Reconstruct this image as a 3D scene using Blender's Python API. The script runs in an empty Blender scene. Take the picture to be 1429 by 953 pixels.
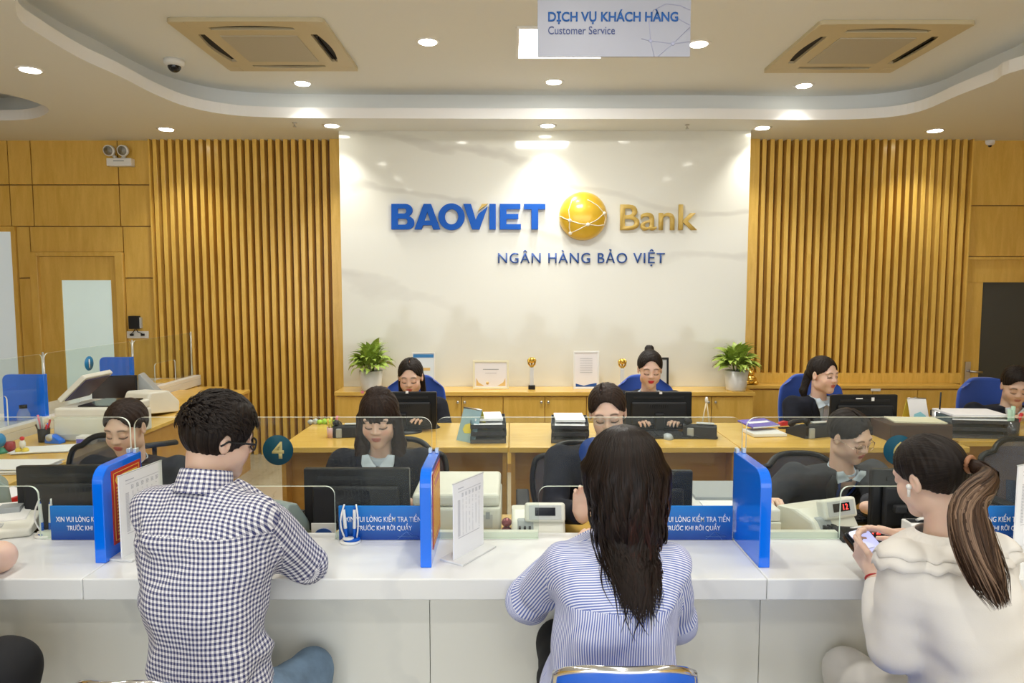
import bpy, bmesh, math, random
import numpy as np
from mathutils import Vector, Matrix, Euler
from mathutils.geometry import tessellate_polygon
random.seed(7); RNG = np.random.default_rng(7)
SC = bpy.context.scene
COL = SC.collection
PI = math.pi
# ---------------------------------------------------------------- camera
F, CX, CY, CH, TH = 953.0, 714.5, 476.5, 1.62, math.radians(4.5)
cd = bpy.data.cameras.new('camera'); cam = bpy.data.objects.new('camera', cd); COL.objects.link(cam)
cd.sensor_width = 36.0; cd.lens = 36.0*F/1429.0; cd.clip_start = 0.05; cd.clip_end = 60
cam.location = (0, 0, CH); cam.rotation_euler = (PI/2-TH, 0, 0)
SC.camera = cam
# ---------------------------------------------------------------- world: daylight through the open glass front behind the camera
W = bpy.data.worlds.new('world'); SC.world = W; W.use_nodes = True
bgn = W.node_tree.nodes['Background']; bgn.inputs[0].default_value = (0.93, 0.97, 1.0, 1); bgn.inputs[1].default_value = 1.7
SC.view_settings.view_transform = 'Standard'; SC.view_settings.look = 'None'
SC.view_settings.gamma = 1.0; SC.view_settings.use_curve_mapping = False
SC.view_settings.exposure = 0.56
SC.cycles.use_denoising = True
SC.cycles.max_bounces = 7; SC.cycles.diffuse_bounces = 4; SC.cycles.glossy_bounces = 3
SC.cycles.transmission_bounces = 4; SC.cycles.transparent_max_bounces = 24
SC.cycles.caustics_reflective = False; SC.cycles.caustics_refractive = False
SC.cycles.sample_clamp_indirect = 4.0
SPOT_W, PANEL_W = 24.0, 16.0          # lamp strengths (downlight spots, LED panels)

# ---------------------------------------------------------------- pixel -> world helpers (photo frame 1429x953)
def ray(px, py):
    u = (px-CX)/F; v = (py-CY)/F
    return Vector((u, math.cos(TH)-v*math.sin(TH), -math.sin(TH)-v*math.cos(TH)))
def at(px, py, Y):
    d = ray(px, py); return Vector((0, 0, CH)) + d*(Y/d.y)
def atz(px, py, Z):
    d = ray(px, py); return Vector((0, 0, CH)) + d*((Z-CH)/d.z)

# ---------------------------------------------------------------- materials
MATS = {}
def nd(nt, t, **kw):
    n = nt.nodes.new(t)
    for k, v in kw.items(): setattr(n, k, v)
    return n
def mat(name, col=(0.8, 0.8, 0.8), rough=0.5, metal=0.0, spec=0.5, var=0.0, scale=8.0, bump=0.0, bscale=60.0,
        emit=None, estr=0.0, coat=0.0, stretch=(1, 1, 1), sheen=0.0, sss=0.0, attr=False, coords='Object', alpha=1.0):
    if name in MATS: return MATS[name]
    m = bpy.data.materials.new(name); m.use_nodes = True; nt = m.node_tree
    b = nt.nodes['Principled BSDF']
    b.inputs['Base Color'].default_value = (*col, 1); b.inputs['Roughness'].default_value = rough
    b.inputs['Metallic'].default_value = metal; b.inputs['Specular IOR Level'].default_value = spec
    b.inputs['Coat Weight'].default_value = coat; b.inputs['Coat Roughness'].default_value = 0.08
    b.inputs['Sheen Weight'].default_value = sheen
    b.inputs['Alpha'].default_value = alpha
    if sss: b.inputs['Subsurface Weight'].default_value = sss; b.inputs['Subsurface Radius'].default_value = (0.02, 0.008, 0.004); b.inputs['Subsurface Scale'].default_value = 0.5
    tc = nd(nt, 'ShaderNodeTexCoord'); mp = nd(nt, 'ShaderNodeMapping'); mp.inputs['Scale'].default_value = stretch
    nt.links.new(tc.outputs[coords], mp.inputs[0])
    src = None
    if attr:
        a = nd(nt, 'ShaderNodeAttribute', attribute_name='Col'); src = a.outputs['Color']; nt.links.new(src, b.inputs['Base Color'])
    if var or bump:
        n1 = nd(nt, 'ShaderNodeTexNoise'); n1.inputs['Scale'].default_value = scale; n1.inputs['Detail'].default_value = 4
        nt.links.new(mp.outputs[0], n1.inputs['Vector'])
    if var:
        mr = nd(nt, 'ShaderNodeMapRange'); mr.inputs[1].default_value = 0.3; mr.inputs[2].default_value = 0.7
        mr.inputs[3].default_value = 1-var; mr.inputs[4].default_value = 1+var*0.6
        nt.links.new(n1.outputs[0], mr.inputs[0])
        mx = nd(nt, 'ShaderNodeVectorMath', operation='SCALE')
        if src is None: mx.inputs[0].default_value = col
        else: nt.links.new(src, mx.inputs[0])
        nt.links.new(mr.outputs[0], mx.inputs['Scale']); nt.links.new(mx.outputs[0], b.inputs['Base Color'])
    if bump:
        n2 = nd(nt, 'ShaderNodeTexNoise'); n2.inputs['Scale'].default_value = bscale; n2.inputs['Detail'].default_value = 3
        nt.links.new(mp.outputs[0], n2.inputs['Vector'])
        bp = nd(nt, 'ShaderNodeBump'); bp.inputs['Strength'].default_value = bump; bp.inputs['Distance'].default_value = 0.004
        nt.links.new(n2.outputs[0], bp.inputs['Height']); nt.links.new(bp.outputs[0], b.inputs['Normal'])
    if emit: b.inputs['Emission Color'].default_value = (*emit, 1); b.inputs['Emission Strength'].default_value = estr
    MATS[name] = m; return m
def glass_mat(name, tint=(0.95, 0.975, 0.955), ior=1.45, gl=0.03, haze=0.0):
    m = bpy.data.materials.new(name); m.use_nodes = True; nt = m.node_tree; nt.nodes.clear()
    out = nd(nt, 'ShaderNodeOutputMaterial'); tr = nd(nt, 'ShaderNodeBsdfTransparent'); tr.inputs[0].default_value = (*tint, 1)
    g = nd(nt, 'ShaderNodeBsdfGlossy'); g.inputs['Roughness'].default_value = gl; g.inputs[0].default_value = (0.62, 0.66, 0.64, 1)
    fr = nd(nt, 'ShaderNodeFresnel'); fr.inputs[0].default_value = ior
    ge = nd(nt, 'ShaderNodeNewGeometry'); iv = nd(nt, 'ShaderNodeMath', operation='SUBTRACT'); iv.inputs[0].default_value = 1.0; nt.links.new(ge.outputs['Backfacing'], iv.inputs[1])
    fm = nd(nt, 'ShaderNodeMath', operation='MULTIPLY'); nt.links.new(fr.outputs[0], fm.inputs[0]); nt.links.new(iv.outputs[0], fm.inputs[1])
    mx = nd(nt, 'ShaderNodeMixShader'); nt.links.new(fm.outputs[0], mx.inputs[0]); nt.links.new(tr.outputs[0], mx.inputs[1]); nt.links.new(g.outputs[0], mx.inputs[2])
    last = mx
    if haze:
        df = nd(nt, 'ShaderNodeBsdfDiffuse'); df.inputs[0].default_value = (0.85, 0.87, 0.88, 1)
        m2 = nd(nt, 'ShaderNodeMixShader'); m2.inputs[0].default_value = haze
        nt.links.new(mx.outputs[0], m2.inputs[1]); nt.links.new(df.outputs[0], m2.inputs[2]); last = m2
    nt.links.new(last.outputs[0], out.inputs[0]); MATS[name] = m; return m
def wood_mat(name, c1, c2, rough=0.28, stretch=(6, 6, 0.9), scale=3.0):
    m = bpy.data.materials.new(name); m.use_nodes = True; nt = m.node_tree; b = nt.nodes['Principled BSDF']
    tc = nd(nt, 'ShaderNodeTexCoord'); mp = nd(nt, 'ShaderNodeMapping'); mp.inputs['Scale'].default_value = stretch
    oi = nd(nt, 'ShaderNodeObjectInfo'); ad = nd(nt, 'ShaderNodeVectorMath', operation='ADD')
    nt.links.new(tc.outputs['Object'], ad.inputs[0]); nt.links.new(oi.outputs['Random'], ad.inputs[1]); nt.links.new(ad.outputs[0], mp.inputs[0])
    n1 = nd(nt, 'ShaderNodeTexNoise'); n1.inputs['Scale'].default_value = scale; n1.inputs['Detail'].default_value = 6; n1.inputs['Distortion'].default_value = 0.6
    n2 = nd(nt, 'ShaderNodeTexNoise'); n2.inputs['Scale'].default_value = scale*14; n2.inputs['Detail'].default_value = 2
    nt.links.new(mp.outputs[0], n1.inputs['Vector']); nt.links.new(mp.outputs[0], n2.inputs['Vector'])
    mm = nd(nt, 'ShaderNodeMath', operation='MULTIPLY_ADD'); mm.inputs[1].default_value = 0.35
    nt.links.new(n2.outputs[0], mm.inputs[0]); nt.links.new(n1.outputs[0], mm.inputs[2])
    cr = nd(nt, 'ShaderNodeValToRGB'); cr.color_ramp.elements[0].position = 0.45; cr.color_ramp.elements[1].position = 0.9
    cr.color_ramp.elements[0].color = (*c1, 1); cr.color_ramp.elements[1].color = (*c2, 1)
    nt.links.new(mm.outputs[0], cr.inputs[0]); nt.links.new(cr.outputs[0], b.inputs['Base Color'])
    b.inputs['Roughness'].default_value = rough; b.inputs['Coat Weight'].default_value = 0.25; b.inputs['Coat Roughness'].default_value = 0.12
    MATS[name] = m; return m
def stone_mat(name, base, vein, rough=0.12, scale=0.7, stretch=(1, 1, 1), amt=0.5, rot=(0, 0.5, 0)):
    m = bpy.data.materials.new(name); m.use_nodes = True; nt = m.node_tree; b = nt.nodes['Principled BSDF']
    tc = nd(nt, 'ShaderNodeTexCoord'); mp = nd(nt, 'ShaderNodeMapping'); mp.inputs['Scale'].default_value = stretch; mp.inputs['Rotation'].default_value = rot
    nt.links.new(tc.outputs['Object'], mp.inputs[0])
    n0 = nd(nt, 'ShaderNodeTexNoise'); n0.inputs['Scale'].default_value = scale*2; n0.inputs['Detail'].default_value = 5
    w = nd(nt, 'ShaderNodeTexWave'); w.inputs['Scale'].default_value = scale; w.inputs['Distortion'].default_value = 9; w.inputs['Detail'].default_value = 5; w.inputs['Detail Scale'].default_value = 1.6
    nt.links.new(mp.outputs[0], n0.inputs['Vector']); nt.links.new(mp.outputs[0], w.inputs['Vector'])
    r1 = nd(nt, 'ShaderNodeValToRGB'); r1.color_ramp.elements[0].position = 0.0; r1.color_ramp.elements[0].color = (1, 1, 1, 1); r1.color_ramp.elements[1].position = 0.09; r1.color_ramp.elements[1].color = (0, 0, 0, 1)
    nt.links.new(w.outputs['Fac'], r1.inputs[0])
    r2 = nd(nt, 'ShaderNodeMapRange'); r2.inputs[1].default_value = 0.42; r2.inputs[2].default_value = 0.62; nt.links.new(n0.outputs[0], r2.inputs[0])
    mu = nd(nt, 'ShaderNodeMath', operation='MULTIPLY'); nt.links.new(r1.outputs[0], mu.inputs[0]); nt.links.new(r2.outputs[0], mu.inputs[1])
    m2 = nd(nt, 'ShaderNodeMath', operation='MULTIPLY_ADD'); m2.inputs[1].default_value = 0.16; nt.links.new(n0.outputs[0], m2.inputs[0]); nt.links.new(mu.outputs[0], m2.inputs[2])
    m3 = nd(nt, 'ShaderNodeMath', operation='MULTIPLY'); m3.inputs[1].default_value = amt; nt.links.new(m2.outputs[0], m3.inputs[0])
    mix = nd(nt, 'ShaderNodeMix', data_type='RGBA'); mix.inputs[6].default_value = (*base, 1); mix.inputs[7].default_value = (*vein, 1)
    nt.links.new(m3.outputs[0], mix.inputs[0]); nt.links.new(mix.outputs[2], b.inputs['Base Color'])
    b.inputs['Roughness'].default_value = rough; b.inputs['Specular IOR Level'].default_value = 0.5
    MATS[name] = m; return m

M_WOOD = wood_mat('honey_wood_panel', (0.67, 0.405, 0.070), (0.80, 0.52, 0.125))
M_SLAT = wood_mat('honey_wood_slat', (0.74, 0.455, 0.080), (0.90, 0.60, 0.145), rough=0.3, stretch=(9, 9, 1.2))
M_SLATBACK = wood_mat('dark_wood_backing', (0.26, 0.125, 0.035), (0.34, 0.17, 0.05), rough=0.6)
M_DESK = wood_mat('desk_top_wood', (0.70, 0.425, 0.080), (0.81, 0.53, 0.13), rough=0.25, stretch=(1.0, 7, 7))
M_DESKP = wood_mat('desk_panel_wood', (0.50, 0.255, 0.05), (0.60, 0.33, 0.08), rough=0.35, stretch=(1.2, 7, 7))
M_MARBLE = stone_mat('cream_marble', (0.81, 0.81, 0.74), (0.52, 0.50, 0.45), rough=0.065, scale=0.5, amt=0.5, rot=(0, 1.15, 0), stretch=(0.5, 1, 1))
M_FLOOR = stone_mat('beige_floor_stone', (0.46, 0.41, 0.31), (0.30, 0.25, 0.17), rough=0.2, scale=2.5, amt=0.6)
M_TOP = stone_mat('white_counter_stone', (0.78, 0.79, 0.79), (0.56, 0.58, 0.62), rough=0.16, scale=0.8, amt=0.32)
M_FRONT = stone_mat('white_front_tile', (0.87, 0.87, 0.81), (0.56, 0.58, 0.58), rough=0.12, scale=0.8, amt=0.32)
M_CEIL = mat('ceiling_plaster', (0.82, 0.84, 0.83), 0.85, spec=0.2)
M_LIP = mat('cove_white_paint', (0.90, 0.90, 0.90), 0.7, spec=0.2)
M_DISC = mat('lamp_diffuser', (1, 1, 1), 0.5, emit=(1.0, 0.97, 0.86), estr=14)
M_PANEL = mat('panel_diffuser', (1, 1, 1), 0.5, emit=(0.98, 1.0, 1.0), estr=7)
M_WHITE = mat('white_plastic', (0.82, 0.82, 0.80), 0.35)
M_CREAM = mat('cream_plastic', (0.76, 0.76, 0.68), 0.4, var=0.04)
M_ACCREAM = mat('aged_cream_plastic', (0.60, 0.52, 0.34), 0.5)
M_GREY = mat('grey_plastic', (0.36, 0.39, 0.41), 0.4)
M_MID = mat('light_grey_plastic', (0.55, 0.57, 0.57), 0.4)
M_BLACK = mat('black_plastic', (0.010, 0.011, 0.013), 0.35, spec=0.3)
M_SOFTBLK = mat('matte_black_plastic', (0.020, 0.021, 0.024), 0.5, spec=0.25)
M_SCREEN = mat('dark_screen', (0.01, 0.011, 0.014), 0.1)
M_DARK = mat('dark_gap', (0.015, 0.012, 0.01), 0.8)
M_BLUE = mat('glossy_blue_acrylic', (0.0, 0.165, 0.90), 0.12, coat=0.5)
M_BLUECH = mat('blue_fabric', (0.018, 0.075, 0.42), 0.75, sheen=0.3, bump=0.1, bscale=400)
M_BLUELEA = mat('blue_leatherette', (0.015, 0.12, 0.62), 0.38, bump=0.12, bscale=220)
M_CHROME = mat('chrome', (0.85, 0.86, 0.88), 0.12, metal=1)
M_STEEL = mat('brushed_steel', (0.6, 0.6, 0.6), 0.3, metal=1)
M_GOLD = mat('gold_metal', (0.83, 0.55, 0.12), 0.22, metal=0.9)
M_GOLDP = mat('gold_paint_letter', (0.66, 0.46, 0.12), 0.45)
M_BLUEP = mat('blue_letter', (0.002, 0.10, 0.52), 0.5, spec=0.3)
M_BLUEN = mat('navy_letter', (0.02, 0.09, 0.36), 0.35)
M_PAPER = mat('paper', (0.86, 0.87, 0.90), 0.7)
M_YPAPER = mat('yellow_paper', (0.85, 0.75, 0.12), 0.6)
M_PRINT = mat('pale_grey_print', (0.50, 0.51, 0.56), 0.7)
M_INK = mat('grey_print', (0.30, 0.31, 0.34), 0.7)
M_REDP = mat('red_poster', (0.55, 0.035, 0.02), 0.35)
M_YINK = mat('yellow_print', (0.85, 0.60, 0.10), 0.5)
M_WTXT = mat('white_print', (0.9, 0.92, 0.95), 0.5)
M_RED = mat('red_plastic', (0.60, 0.02, 0.03), 0.35)
M_PINK = mat('pink_plastic', (0.75, 0.20, 0.30), 0.45)
M_YEL = mat('yellow_plastic', (0.80, 0.62, 0.06), 0.4)
M_GREEN = mat('green_plastic', (0.03, 0.25, 0.16), 0.4)
M_PURPLE = mat('purple_card', (0.16, 0.13, 0.48), 0.5)
M_TEAL = mat('teal_sticker', (0.004, 0.055, 0.085), 0.5, spec=0.2)
M_TEALB = mat('blue_sticker', (0.01, 0.22, 0.50), 0.4)
M_LED = mat('red_digits', (0.3, 0, 0), 0.5, emit=(1, 0.05, 0.04), estr=2.5)
M_GLASS = glass_mat('clear_glass', haze=0.008)
M_GEDGE = mat('glass_edge', (0.85, 0.93, 0.85), 0.15, spec=0.8)
M_ACRY = glass_mat('clear_acrylic', tint=(0.96, 0.97, 0.98), haze=0.16)
M_FROST = mat('frosted_glass', (0.60, 0.70, 0.66), 0.25, var=0.04, scale=2, emit=(0.75, 0.95, 0.92), estr=0.22)
M_FROSTB = mat('bright_frosted_glass', (0.7, 0.78, 0.80), 0.25, emit=(0.75, 0.9, 1.0), estr=0.16)
M_LEAF = mat('green_leaf', (0.38, 0.52, 0.09), 0.4, var=0.55, scale=22)
M_SOIL = mat('dark_soil', (0.03, 0.02, 0.012), 0.9)
M_STEMG = mat('leaf_stem', (0.10, 0.22, 0.03), 0.5)
M_BROWN = mat('dark_brown_card', (0.060, 0.030, 0.015), 0.5)
M_MESHF = mat('chair_mesh_fabric', (0.06, 0.09, 0.16), 0.7, alpha=0.55)
M_CARPET = mat('box_blue_logo', (0.02, 0.06, 0.30), 0.5)
def text_font():
    try:
        return bpy.data.fonts.load(bpy.utils.system_resource('DATAFILES', path='fonts/Inter.woff2'))
    except Exception:
        return None
FONT = text_font()

# ---------------------------------------------------------------- mesh helpers
class MB:
    """collects verts and faces; build() links them as one mesh object"""
    def __init__(s): s.v = []; s.f = []; s.mi = []; s.sm = []
    def add(s, verts, faces, mi=0, smooth=False, M=None):
        o = len(s.v)
        for p in verts:
            p = Vector(p)
            if M is not None: p = M @ p
            s.v.append(p)
        for f in faces: s.f.append([i+o for i in f]); s.mi.append(mi); s.sm.append(smooth)
        return s
    def box(s, x0, x1, y0, y1, z0, z1, mi=0, M=None):
        return s.add([(x0, y0, z0), (x1, y0, z0), (x1, y1, z0), (x0, y1, z0), (x0, y0, z1), (x1, y0, z1), (x1, y1, z1), (x0, y1, z1)],
                     [(0, 3, 2, 1), (4, 5, 6, 7), (0, 1, 5, 4), (1, 2, 6, 5), (2, 3, 7, 6), (3, 0, 4, 7)], mi, False, M)
    def cbox(s, c, d, mi=0, M=None):
        return s.box(c[0]-d[0]/2, c[0]+d[0]/2, c[1]-d[1]/2, c[1]+d[1]/2, c[2]-d[2]/2, c[2]+d[2]/2, mi, M)
    def tube(s, pts, r, n=8, mi=0, M=None, cap=True):
        pts = [Vector(p) for p in pts]; rr = r if isinstance(r, (list, tuple)) else [r]*len(pts)
        vs = []; fs = []
        up = Vector((0, 0, 1))
        for i, p in enumerate(pts):
            t = (pts[min(i+1, len(pts)-1)]-pts[max(i-1, 0)]).normalized()
            a = t.cross(up)
            if a.length < 0.05: a = t.cross(Vector((0, 1, 0)))
            a.normalize(); b = a.cross(t).normalized()
            if i and a.dot(pa) < 0: a = -a; b = -b
            pa = a
            for k in range(n):
                an = 2*PI*k/n; vs.append(p+(a*math.cos(an)+b*math.sin(an))*rr[i])
        for i in range(len(pts)-1):
            for k in range(n):
                k2 = (k+1) % n; fs.append((i*n+k, i*n+k2, (i+1)*n+k2, (i+1)*n+k))
        if cap: fs.append(list(range(n))); fs.append([(len(pts)-1)*n+k for k in range(n)][::-1])
        return s.add(vs, fs, mi, True, M)
    def lathe(s, prof, c=(0, 0, 0), n=20, mi=0, M=None, sx=1, sy=1):
        vs = []; fs = []
        for r, z in prof:
            for k in range(n):
                a = 2*PI*k/n; vs.append((c[0]+r*math.cos(a)*sx, c[1]+r*math.sin(a)*sy, c[2]+z))
        for i in range(len(prof)-1):
            for k in range(n):
                k2 = (k+1) % n; fs.append((i*n+k, i*n+k2, (i+1)*n+k2, (i+1)*n+k))
        fs.append(list(range(n))[::-1]); fs.append([(len(prof)-1)*n+k for k in range(n)])
        return s.add(vs, fs, mi, True, M)
    def ball(s, c, r, n=12, mi=0, M=None):
        r = r if isinstance(r, (list, tuple)) else (r, r, r)
        vs = []; fs = []; m = n//2+1
        for i in range(m):
            ph = PI*i/(m-1)
            for k in range(n):
                a = 2*PI*k/n; vs.append((c[0]+r[0]*math.sin(ph)*math.cos(a), c[1]+r[1]*math.sin(ph)*math.sin(a), c[2]-r[2]*math.cos(ph)))
        for i in range(m-1):
            for k in range(n):
                k2 = (k+1) % n; fs.append((i*n+k, i*n+k2, (i+1)*n+k2, (i+1)*n+k))
        return s.add(vs, fs, mi, True, M)
    def prism(s, poly, h0, h1, axis='z', mi=0, M=None, smi=None, holes=()):
        """extrude a 2D polygon (optional holes); axis y: poly=(x,z); axis x: poly=(y,z)"""
        def P(p, h): return {'z': (p[0], p[1], h), 'y': (p[0], h, p[1]), 'x': (h, p[0], p[1])}[axis]
        loops = [list(poly)]+[list(h) for h in holes]
        flat = [p for l in loops for p in l]; n = len(flat)
        tris = tessellate_polygon([[Vector((p[0], p[1], 0)) for p in l] for l in loops])
        vs = [P(p, h0) for p in flat]+[P(p, h1) for p in flat]
        s.add(vs, [tuple(t) for t in tris]+[tuple(i+n for i in t[::-1]) for t in tris], mi, False, M)
        side = []; o = 0
        for l in loops:
            k = len(l)
            for i in range(k): side.append((o+i, o+(i+1) % k, n+o+(i+1) % k, n+o+i))
            o += k
        return s.add(vs, side, mi if smi is None else smi, False, M)
    def build(s, name, mats, parent=None, bevel=0.0, seg=2, loc=None, angle=35):
        me = bpy.data.meshes.new(name)
        org = Vector(loc) if loc is not None else Vector((0, 0, 0))
        me.from_pydata([tuple(p-org) for p in s.v], [], s.f)
        if not isinstance(mats, (list, tuple)): mats = [mats]
        for m in mats: me.materials.append(m)
        me.polygons.foreach_set('material_index', s.mi); me.polygons.foreach_set('use_smooth', s.sm)
        bm = bmesh.new(); bm.from_mesh(me); bmesh.ops.remove_doubles(bm, verts=bm.verts, dist=1e-6); bmesh.ops.recalc_face_normals(bm, faces=bm.faces); bm.to_mesh(me); bm.free()
        o = bpy.data.objects.new(name, me); COL.objects.link(o); o.location = org
        if bevel:
            b = o.modifiers.new('bevel', 'BEVEL'); b.width = bevel; b.segments = seg; b.limit_method = 'ANGLE'; b.angle_limit = math.radians(angle)
        if parent is not None: setp(o, parent)
        return o
def setp(o, parent):
    """parent while keeping the world placement (no rotations on parents while building)"""
    o.parent = parent
    q = parent; off = Vector((0, 0, 0))
    while q is not None: off += q.location; q = q.parent
    o.location = o.location-off
def tag(o, label, cat, group=None, kind=None):
    if label: o['label'] = label
    if cat: o['category'] = cat
    if group: o['group'] = group
    if kind: o['kind'] = kind
    return o
def thing(name, label, cat, loc=(0, 0, 0), group=None):
    o = bpy.data.objects.new(name, None); COL.objects.link(o); o.location = loc; o.empty_display_size = 0.05
    return tag(o, label, cat, group)
def struct(o): o['kind'] = 'structure'; return o
def box(name, m, parent, x0, x1, y0, y1, z0, z1, bevel=0.0, seg=2):
    c = ((x0+x1)/2, (y0+y1)/2, z0)
    return MB().box(x0, x1, y0, y1, z0, z1).build(name, m, parent, bevel, seg, loc=c)
def TR(loc, rz=0, rx=0, ry=0): return Matrix.Translation(loc) @ Euler((rx, ry, rz)).to_matrix().to_4x4()
def rrect(x0, x1, y0, y1, r, n=6, corners=(1, 1, 1, 1)):
    """rounded rectangle outline, ccw from lower left; corners = ll, lr, ur, ul"""
    pts = []
    for (cx, cy, a0, on) in ((x0+r, y0+r, PI, corners[0]), (x1-r, y0+r, 1.5*PI, corners[1]), (x1-r, y1-r, 0, corners[2]), (x0+r, y1-r, PI/2, corners[3])):
        if on: pts += [(cx+r*math.cos(a0+PI/2*k/n), cy+r*math.sin(a0+PI/2*k/n)) for k in range(n+1)]
        else:
            sx = -1 if cx < (x0+x1)/2 else 1; sy = -1 if cy < (y0+y1)/2 else 1
            pts.append((cx+sx*r, cy+sy*r))
    return pts
def text(s, m, parent, w=None, h=None, M=None, off=0.0, ext=0.0015, name='lettering', align='l', sp=1.0):
    """mesh lettering; local x to the right, y up, z out; fitted to width w and height h; M places it"""
    cu = bpy.data.curves.new(name, 'FONT'); cu.body = s; cu.size = 1.0; cu.offset = off; cu.extrude = 0.0; cu.space_character = sp; cu.resolution_u = 4
    if FONT: cu.font = FONT
    t = bpy.data.objects.new('tmp', cu); COL.objects.link(t)
    dg = bpy.context.evaluated_depsgraph_get(); me = bpy.data.meshes.new_from_object(t.evaluated_get(dg))
    bpy.data.objects.remove(t)
    n = len(me.vertices); co = np.zeros(n*3); me.vertices.foreach_get('co', co); co = co.reshape(-1, 3)
    lo = co.min(0); hi = co.max(0); co[:, :2] -= lo[:2]
    sx = w/(hi[0]-lo[0]) if w else None; sy = h/(hi[1]-lo[1]) if h else None
    if sx is None: sx = sy
    if sy is None: sy = sx
    co[:, 0] *= sx; co[:, 1] *= sy; co[:, 2] = 0
    if align == 'c': co[:, 0] -= (hi[0]-lo[0])*sx/2
    me.vertices.foreach_set('co', co.ravel())
    bm = bmesh.new(); bm.from_mesh(me)
    if ext:
        r = bmesh.ops.extrude_face_region(bm, geom=bm.faces[:])
        for v in r['geom']:
            if isinstance(v, bmesh.types.BMVert): v.co.z += ext
    bmesh.ops.recalc_face_normals(bm, faces=bm.faces)
    if M is not None: bmesh.ops.transform(bm, matrix=M, verts=bm.verts)
    bm.to_mesh(me); bm.free(); me.name = name
    me.materials.clear(); me.materials.append(m)
    o = bpy.data.objects.new(name, me); COL.objects.link(o)
    if parent is not None: setp(o, parent)
    return o
FACE_CAM = Euler((PI/2, 0, 0)).to_matrix().to_4x4()      # lettering upright, facing -Y
def wall_txt(x, y, z): return Matrix.Translation((x, y, z)) @ FACE_CAM
# ================================================================ ROOM SHELL
ZS, ZR = 3.01, 3.24            # soffit height, recessed ceiling height
YM, YW = 6.20, 6.60            # marble wall face, wooden back wall face
XL, XR = -5.6, 5.6
struct(box('floor', M_FLOOR, None, XL, XR, -4.0, YW+0.4, -0.1, 0.0))
wb = struct(box('wall_back', M_SLATBACK, None, XL, XR, YW+0.03, YW+0.25, 0, 3.4))
struct(box('wall_left', M_WOOD, None, XL-0.2, XL, -4.0, YW+0.25, 0, 3.4))
struct(box('wall_right', M_WOOD, None, XR, XR+0.2, -4.0, YW+0.25, 0, 3.4))
# marble feature wall
mx0, mx1 = at(477, 400, YM).x, at(1042, 400, YM).x
wm = MB().box(mx0, mx1, YM, YW+0.03, 0, ZS+0.2).build('wall_center', M_MARBLE, None); struct(wm)
# slats: each one a piece of the back wall
def slats(px0, px1, n, z0, py=300):
    a, b = at(px0, py, YW-0.05).x, at(px1, py, YW-0.05).x
    p = (b-a)/n; me = None
    for i in range(n):
        x = a+p*i
        if me is None:
            o = box('slat', M_SLAT, wb, x, x+p*0.52, YW-0.06, YW+0.03, z0, ZS+0.01, bevel=0.002, seg=1); me = o.data; base = o
        else:
            o = base.copy(); COL.objects.link(o); o.location.x += p*i
    return a, b
la, lb = slats(217, 462, 23, 0.0)
ra, rb = slats(1061, 1350, 26, 0.80)
for nm, x0, x1 in (('slat_frame', at(208, 300, YW-0.1).x, la-0.02), ('slat_frame', lb+0.005, mx0), ('slat_frame', mx1, ra-0.03), ('slat_frame', rb, at(1357, 300, YW-0.1).x)):
    box(nm, M_SLAT, wb, x0, x1, YW-0.075, YW+0.03, 0, ZS+0.01)
box('slat_rail', M_SLAT, wb, ra-0.03, rb, YW-0.07, YW+0.03, 0.70, 0.80, bevel=0.002)
# plain panelling left and right
def XW(px, py=260): return at(px, py, YW).x
def ZW(py, px=714): return at(px, py, YW).z
def panel(x0, x1, z0, z1):
    g = 0.005
    box('panel', M_WOOD, wb, x0+g, x1-g, YW, YW+0.03, z0+g, z1-g, bevel=0.0015, seg=1)
zt = ZS+0.05; za, zb, zc, zd = ZW(258), ZW(316), ZW(352), ZW(388)
xs0, xs1, xs2, xs3, xs4 = XL, XW(13), XW(45), XW(166), at(208, 300, YW-0.1).x
dl0, dl1 = XW(50, 430)-0.02, XW(176, 430)                      # left door frame outer
for (x0, x1) in ((xs0+0.6, xs1), (xs1, xs2), (xs2, xs3), (xs3, xs4)):
    panel(x0, x1, za, zt); panel(x0, x1, zb, za)
panel(xs0, xs0+0.6, zb, zt)
panel(xs1+0.04, dl0, zd, zb); panel(xs1+0.04, dl0, 0.02, zd)
panel(dl1, xs4, zd, zb); panel(dl1, xs4, 0.02, zd)
panel(dl0, dl1, zc, zb)
# left door with frosted pane
d1 = MB(); t = 0.075
d1.box(dl0, dl0+t, YW-0.03, YW+0.03, 0, zc); d1.box(dl1-t, dl1, YW-0.03, YW+0.03, 0, zc); d1.box(dl0+t, dl1-t, YW-0.03, YW+0.03, zc-t*0.5, zc)
d1 = struct(d1.build('door_1', M_WOOD, None, bevel=0.003)); 
gx0, gx1 = at(88, 450, YW).x, at(157, 450, YW).x
gz1 = ZW(391)
for a, b, c, d in ((dl0+t, gx0, 0, zc-0.04), (gx1, dl1-t, 0, zc-0.04), (gx0, gx1, gz1, zc-0.04), (gx0, gx1, 0, 0.3)):
    box('door_leaf', M_WOOD, d1, a, b, YW+0.005, YW+0.03, c, d)
box('frosted_pane', M_FROST, d1, gx0, gx1, YW+0.015, YW+0.03, 0.3, gz1)
# far left window (frosted, daylight behind it)
w1 = struct(MB().box(XL, XL+0.05, YW-0.02, YW+0.03, 0, zb).box(xs1-0.0, xs1+0.04, YW-0.02, YW+0.03, 0, zb).box(XL+0.05, xs1, YW-0.02, YW+0.03, zb-0.05, zb).build('window_1', M_WOOD, None))
box('frosted_pane', M_FROSTB, w1, XL+0.05, xs1, YW+0.0, YW+0.03, 0.0, zb-0.05)
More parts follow.
